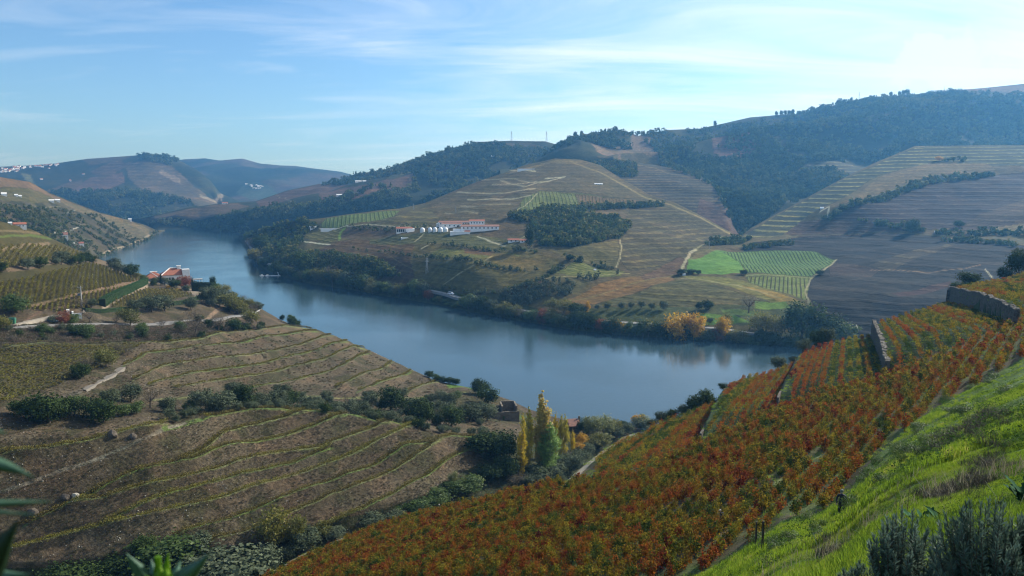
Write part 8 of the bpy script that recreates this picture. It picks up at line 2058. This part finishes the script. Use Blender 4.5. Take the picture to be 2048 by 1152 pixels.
# dark dead brush heaps
DEAD = [blades(160, 0.5, 0.35, 0.012, 90 + i, simple_mat('dead_brush', (0.085, 0.072, 0.05), 0.9, 0.4, 9) if i == 0 else bpy.data.materials['dead_brush'], 1.0, 'dead_brush') for i in range(2)]
r_ = np.random.default_rng(29); X = []; Y = []
for cx, cy2, sx, sy, n in [(1905, 985, 30, 8, 60), (1885, 995, 18, 7, 30), (1960, 965, 30, 9, 50), (1700, 1110, 34, 14, 50), (1990, 925, 40, 20, 60), (1940, 870, 30, 16, 40), (1670, 1095, 30, 12, 40), (1900, 890, 20, 10, 24), (2000, 840, 30, 10, 24)]:
    n = int(n * .55); X += list(r_.normal(cx, sx * .8, n)); Y += list(r_.normal(cy2, sy * .8, n))
P = A.at(np.array(X), np.array(Y)); sc_ = np.clip(P[:, 1] / 18, .45, 2.2)
scatter('dead_brush', P, r_.uniform(0, 6, len(P)), sc_ * r_.uniform(.3, .75, len(P)), DEAD, label='grey-brown dead brush lying on the grassy bank')

# brambles and broom where the grass meets the vines
species('bramble', M_GREEN, M_BARK, 1.5, 1.5, 0.0, 900, 0.16, nl=6, variants=3, fork=0.2, tr=0.05)
r_ = np.random.default_rng(51)
for cx, cy2, sx, sy, n in [(1850, 880, 50, 26, 12), (1800, 925, 40, 22, 9), (1760, 965, 30, 20, 8), (1700, 1010, 26, 14, 5), (1930, 820, 40, 22, 7), (1560, 1095, 50, 14, 8), (1640, 1060, 30, 12, 5), (1980, 770, 30, 14, 5)]:
    for _ in range(n):
        x_, y_ = r_.normal(cx, sx * .6), r_.normal(cy2, sy * .6)
        if y_ < float(grass_edge(x_)) - 14: continue
        p = on(A, x_, y_, 0.1); d_ = p[1]
        plant('bramble', p, r_.uniform(0.9, 1.9) * min(1.2, d_ / 45), r_.uniform(0.4, 0.8) * min(1.2, d_ / 45), 'low green bramble clump between the grass bank and the vines', 'brambles along the grass bank', cat='shrub')

# long blades of a plant right in front of the lens
M_BLUE = simple_mat('blue_green_blade', (0.06, 0.13, 0.085), 0.5, 0.3, 15); M_DKB = simple_mat('dark_blade', (0.012, 0.03, 0.015), 0.6, 0.2, 15); M_LIME = leaf_mat('lime_shoot', [(0, (0.12, 0.26, 0.015)), (1, (0.25, 0.42, 0.03))], .5, 2, .1, .1, .5)
def at_dist(px, py, d):
    rx, rz = ray(px, py); return np.array([rx * d, d, CAMZ + rz * d])
def blade(px0, py0, px1, py1, d0, d1, w, sag, mat, parent, org, name='leaf'):
    a_, c_ = at_dist(px0, py0, d0), at_dist(px1, py1, d1); n = 9; V = []; F = []
    ax = unit(c_ - a_); sd_ = unit(np.cross(ax, [0.1, -1, .2])); up_ = np.cross(sd_, ax)
    for i in range(n):
        t = i / (n - 1); p = a_ * (1 - t) + c_ * t + np.array([0, 0, sag]) * math.sin(math.pi * t); ww = w * (1 - t ** 1.6) * (.75 + .5 * math.sin(math.pi * t)) + .0004
        V += [p - sd_ * ww - org, p + up_ * ww * .25 - org, p + sd_ * ww - org, p - up_ * ww * .12 - org]
    for i in range(n - 1):
        for k in range(4): F.append((i * 4 + k, i * 4 + (k + 1) % 4, i * 4 + 4 + (k + 1) % 4, i * 4 + 4 + k))
    link(name, new_mesh('blade_leaf', V, F, [mat], {'lv': ('FLOAT', 'POINT', np.linspace(0, 1, len(V)))}, smooth=True), parent)
org = at_dist(325, 1260, 0.9); v = link('spiky_shoot', None, None, Vector(org)); tag(v, 'blurred lime-tipped spiky shoot close to the lens at bottom left', 'plant')
for a in [(300, 1168, 252, 1106, .9, .88, .009, .0, M_BLUE), (345, 1168, 420, 1106, .9, .88, .011, -.004, M_BLUE), (318, 1172, 312, 1112, .9, .9, .0055, 0, M_LIME), (330, 1172, 336, 1106, .9, .9, .005, 0, M_LIME), (340, 1170, 362, 1120, .9, .92, .006, 0, M_BLUE), (310, 1170, 302, 1118, .9, .92, .006, 0, M_BLUE), (322, 1176, 320, 1132, .88, .88, .011, 0, M_LIME), (330, 1176, 332, 1134, .88, .88, .010, 0, M_LIME), (325, 1180, 345, 1144, .88, .86, .005, 0, M_LIME), (320, 1180, 290, 1150, .88, .86, .005, 0, M_LIME), (300, 1176, 280, 1140, .88, .86, .007, 0, M_BLUE)]:
    blade(*a, v, org)
b = MB(); b.tube([(0, 0, -.35), (0, 0, .10)], [.006, .004], 6); b.build('stem', M_LIME, v)
org = at_dist(-60, 1000, 0.6); v = link('long_leaved_plant', None, None, Vector(org)); tag(v, 'blurred long leaves reaching in from the left edge', 'plant')
for a in [(-60, 925, 68, 955, .6, .6, .006, .004, M_BLUE), (-60, 1010, 105, 1003, .6, .62, .003, 0, M_BLUE), (-60, 870, 12, 868, .6, .6, .005, .004, M_BLUE), (-60, 1020, 70, 1030, .6, .6, .0016, 0, M_BLUE), (-70, 1200, 38, 1040, .6, .6, .016, 0, M_DKB), (-60, 1160, 60, 1148, .7, .7, .008, 0, M_BLUE)]:
    blade(*a, v, org)
b = MB(); b.tube([(-.01, 0, -.3), (-.01, 0, .12)], [.008, .005], 6); b.build('stem', M_BLUE, v)

# ------------------------------------------------------------------ labels: where a group's members still read alike, say which one in the row
ORD = ['first', 'second', 'third', 'fourth', 'fifth', 'sixth', 'seventh', 'eighth', 'ninth', 'tenth', 'eleventh', 'twelfth']
bpy.context.view_layer.update()
by = {}
for o in scene.objects:
    if o.parent is None and o.get('category') and o.get('label'): by.setdefault(o['label'], []).append(o)
for lab, os_ in by.items():
    if 1 < len(os_) <= 24:
        os_.sort(key=lambda o: float(pix(np.array(o.matrix_world.translation))[0]))
        n = len(os_)
        for i, o in enumerate(os_):
            w = lab.split()
            tail = (ORD[i] + ' of %d from the left' % n) if i < 12 else (ORD[n - 1 - i] + ' of %d from the right' % n)
            w = [t for t in w if t not in ('the', 'a')] if len(w) + len(tail.split()) > 16 else w
            if len(w) + len(tail.split()) > 16: tail = tail.replace(' from the ', ' from ')
            if len(w) + len(tail.split()) <= 16: o['label'] = ' '.join(w) + ', ' + tail
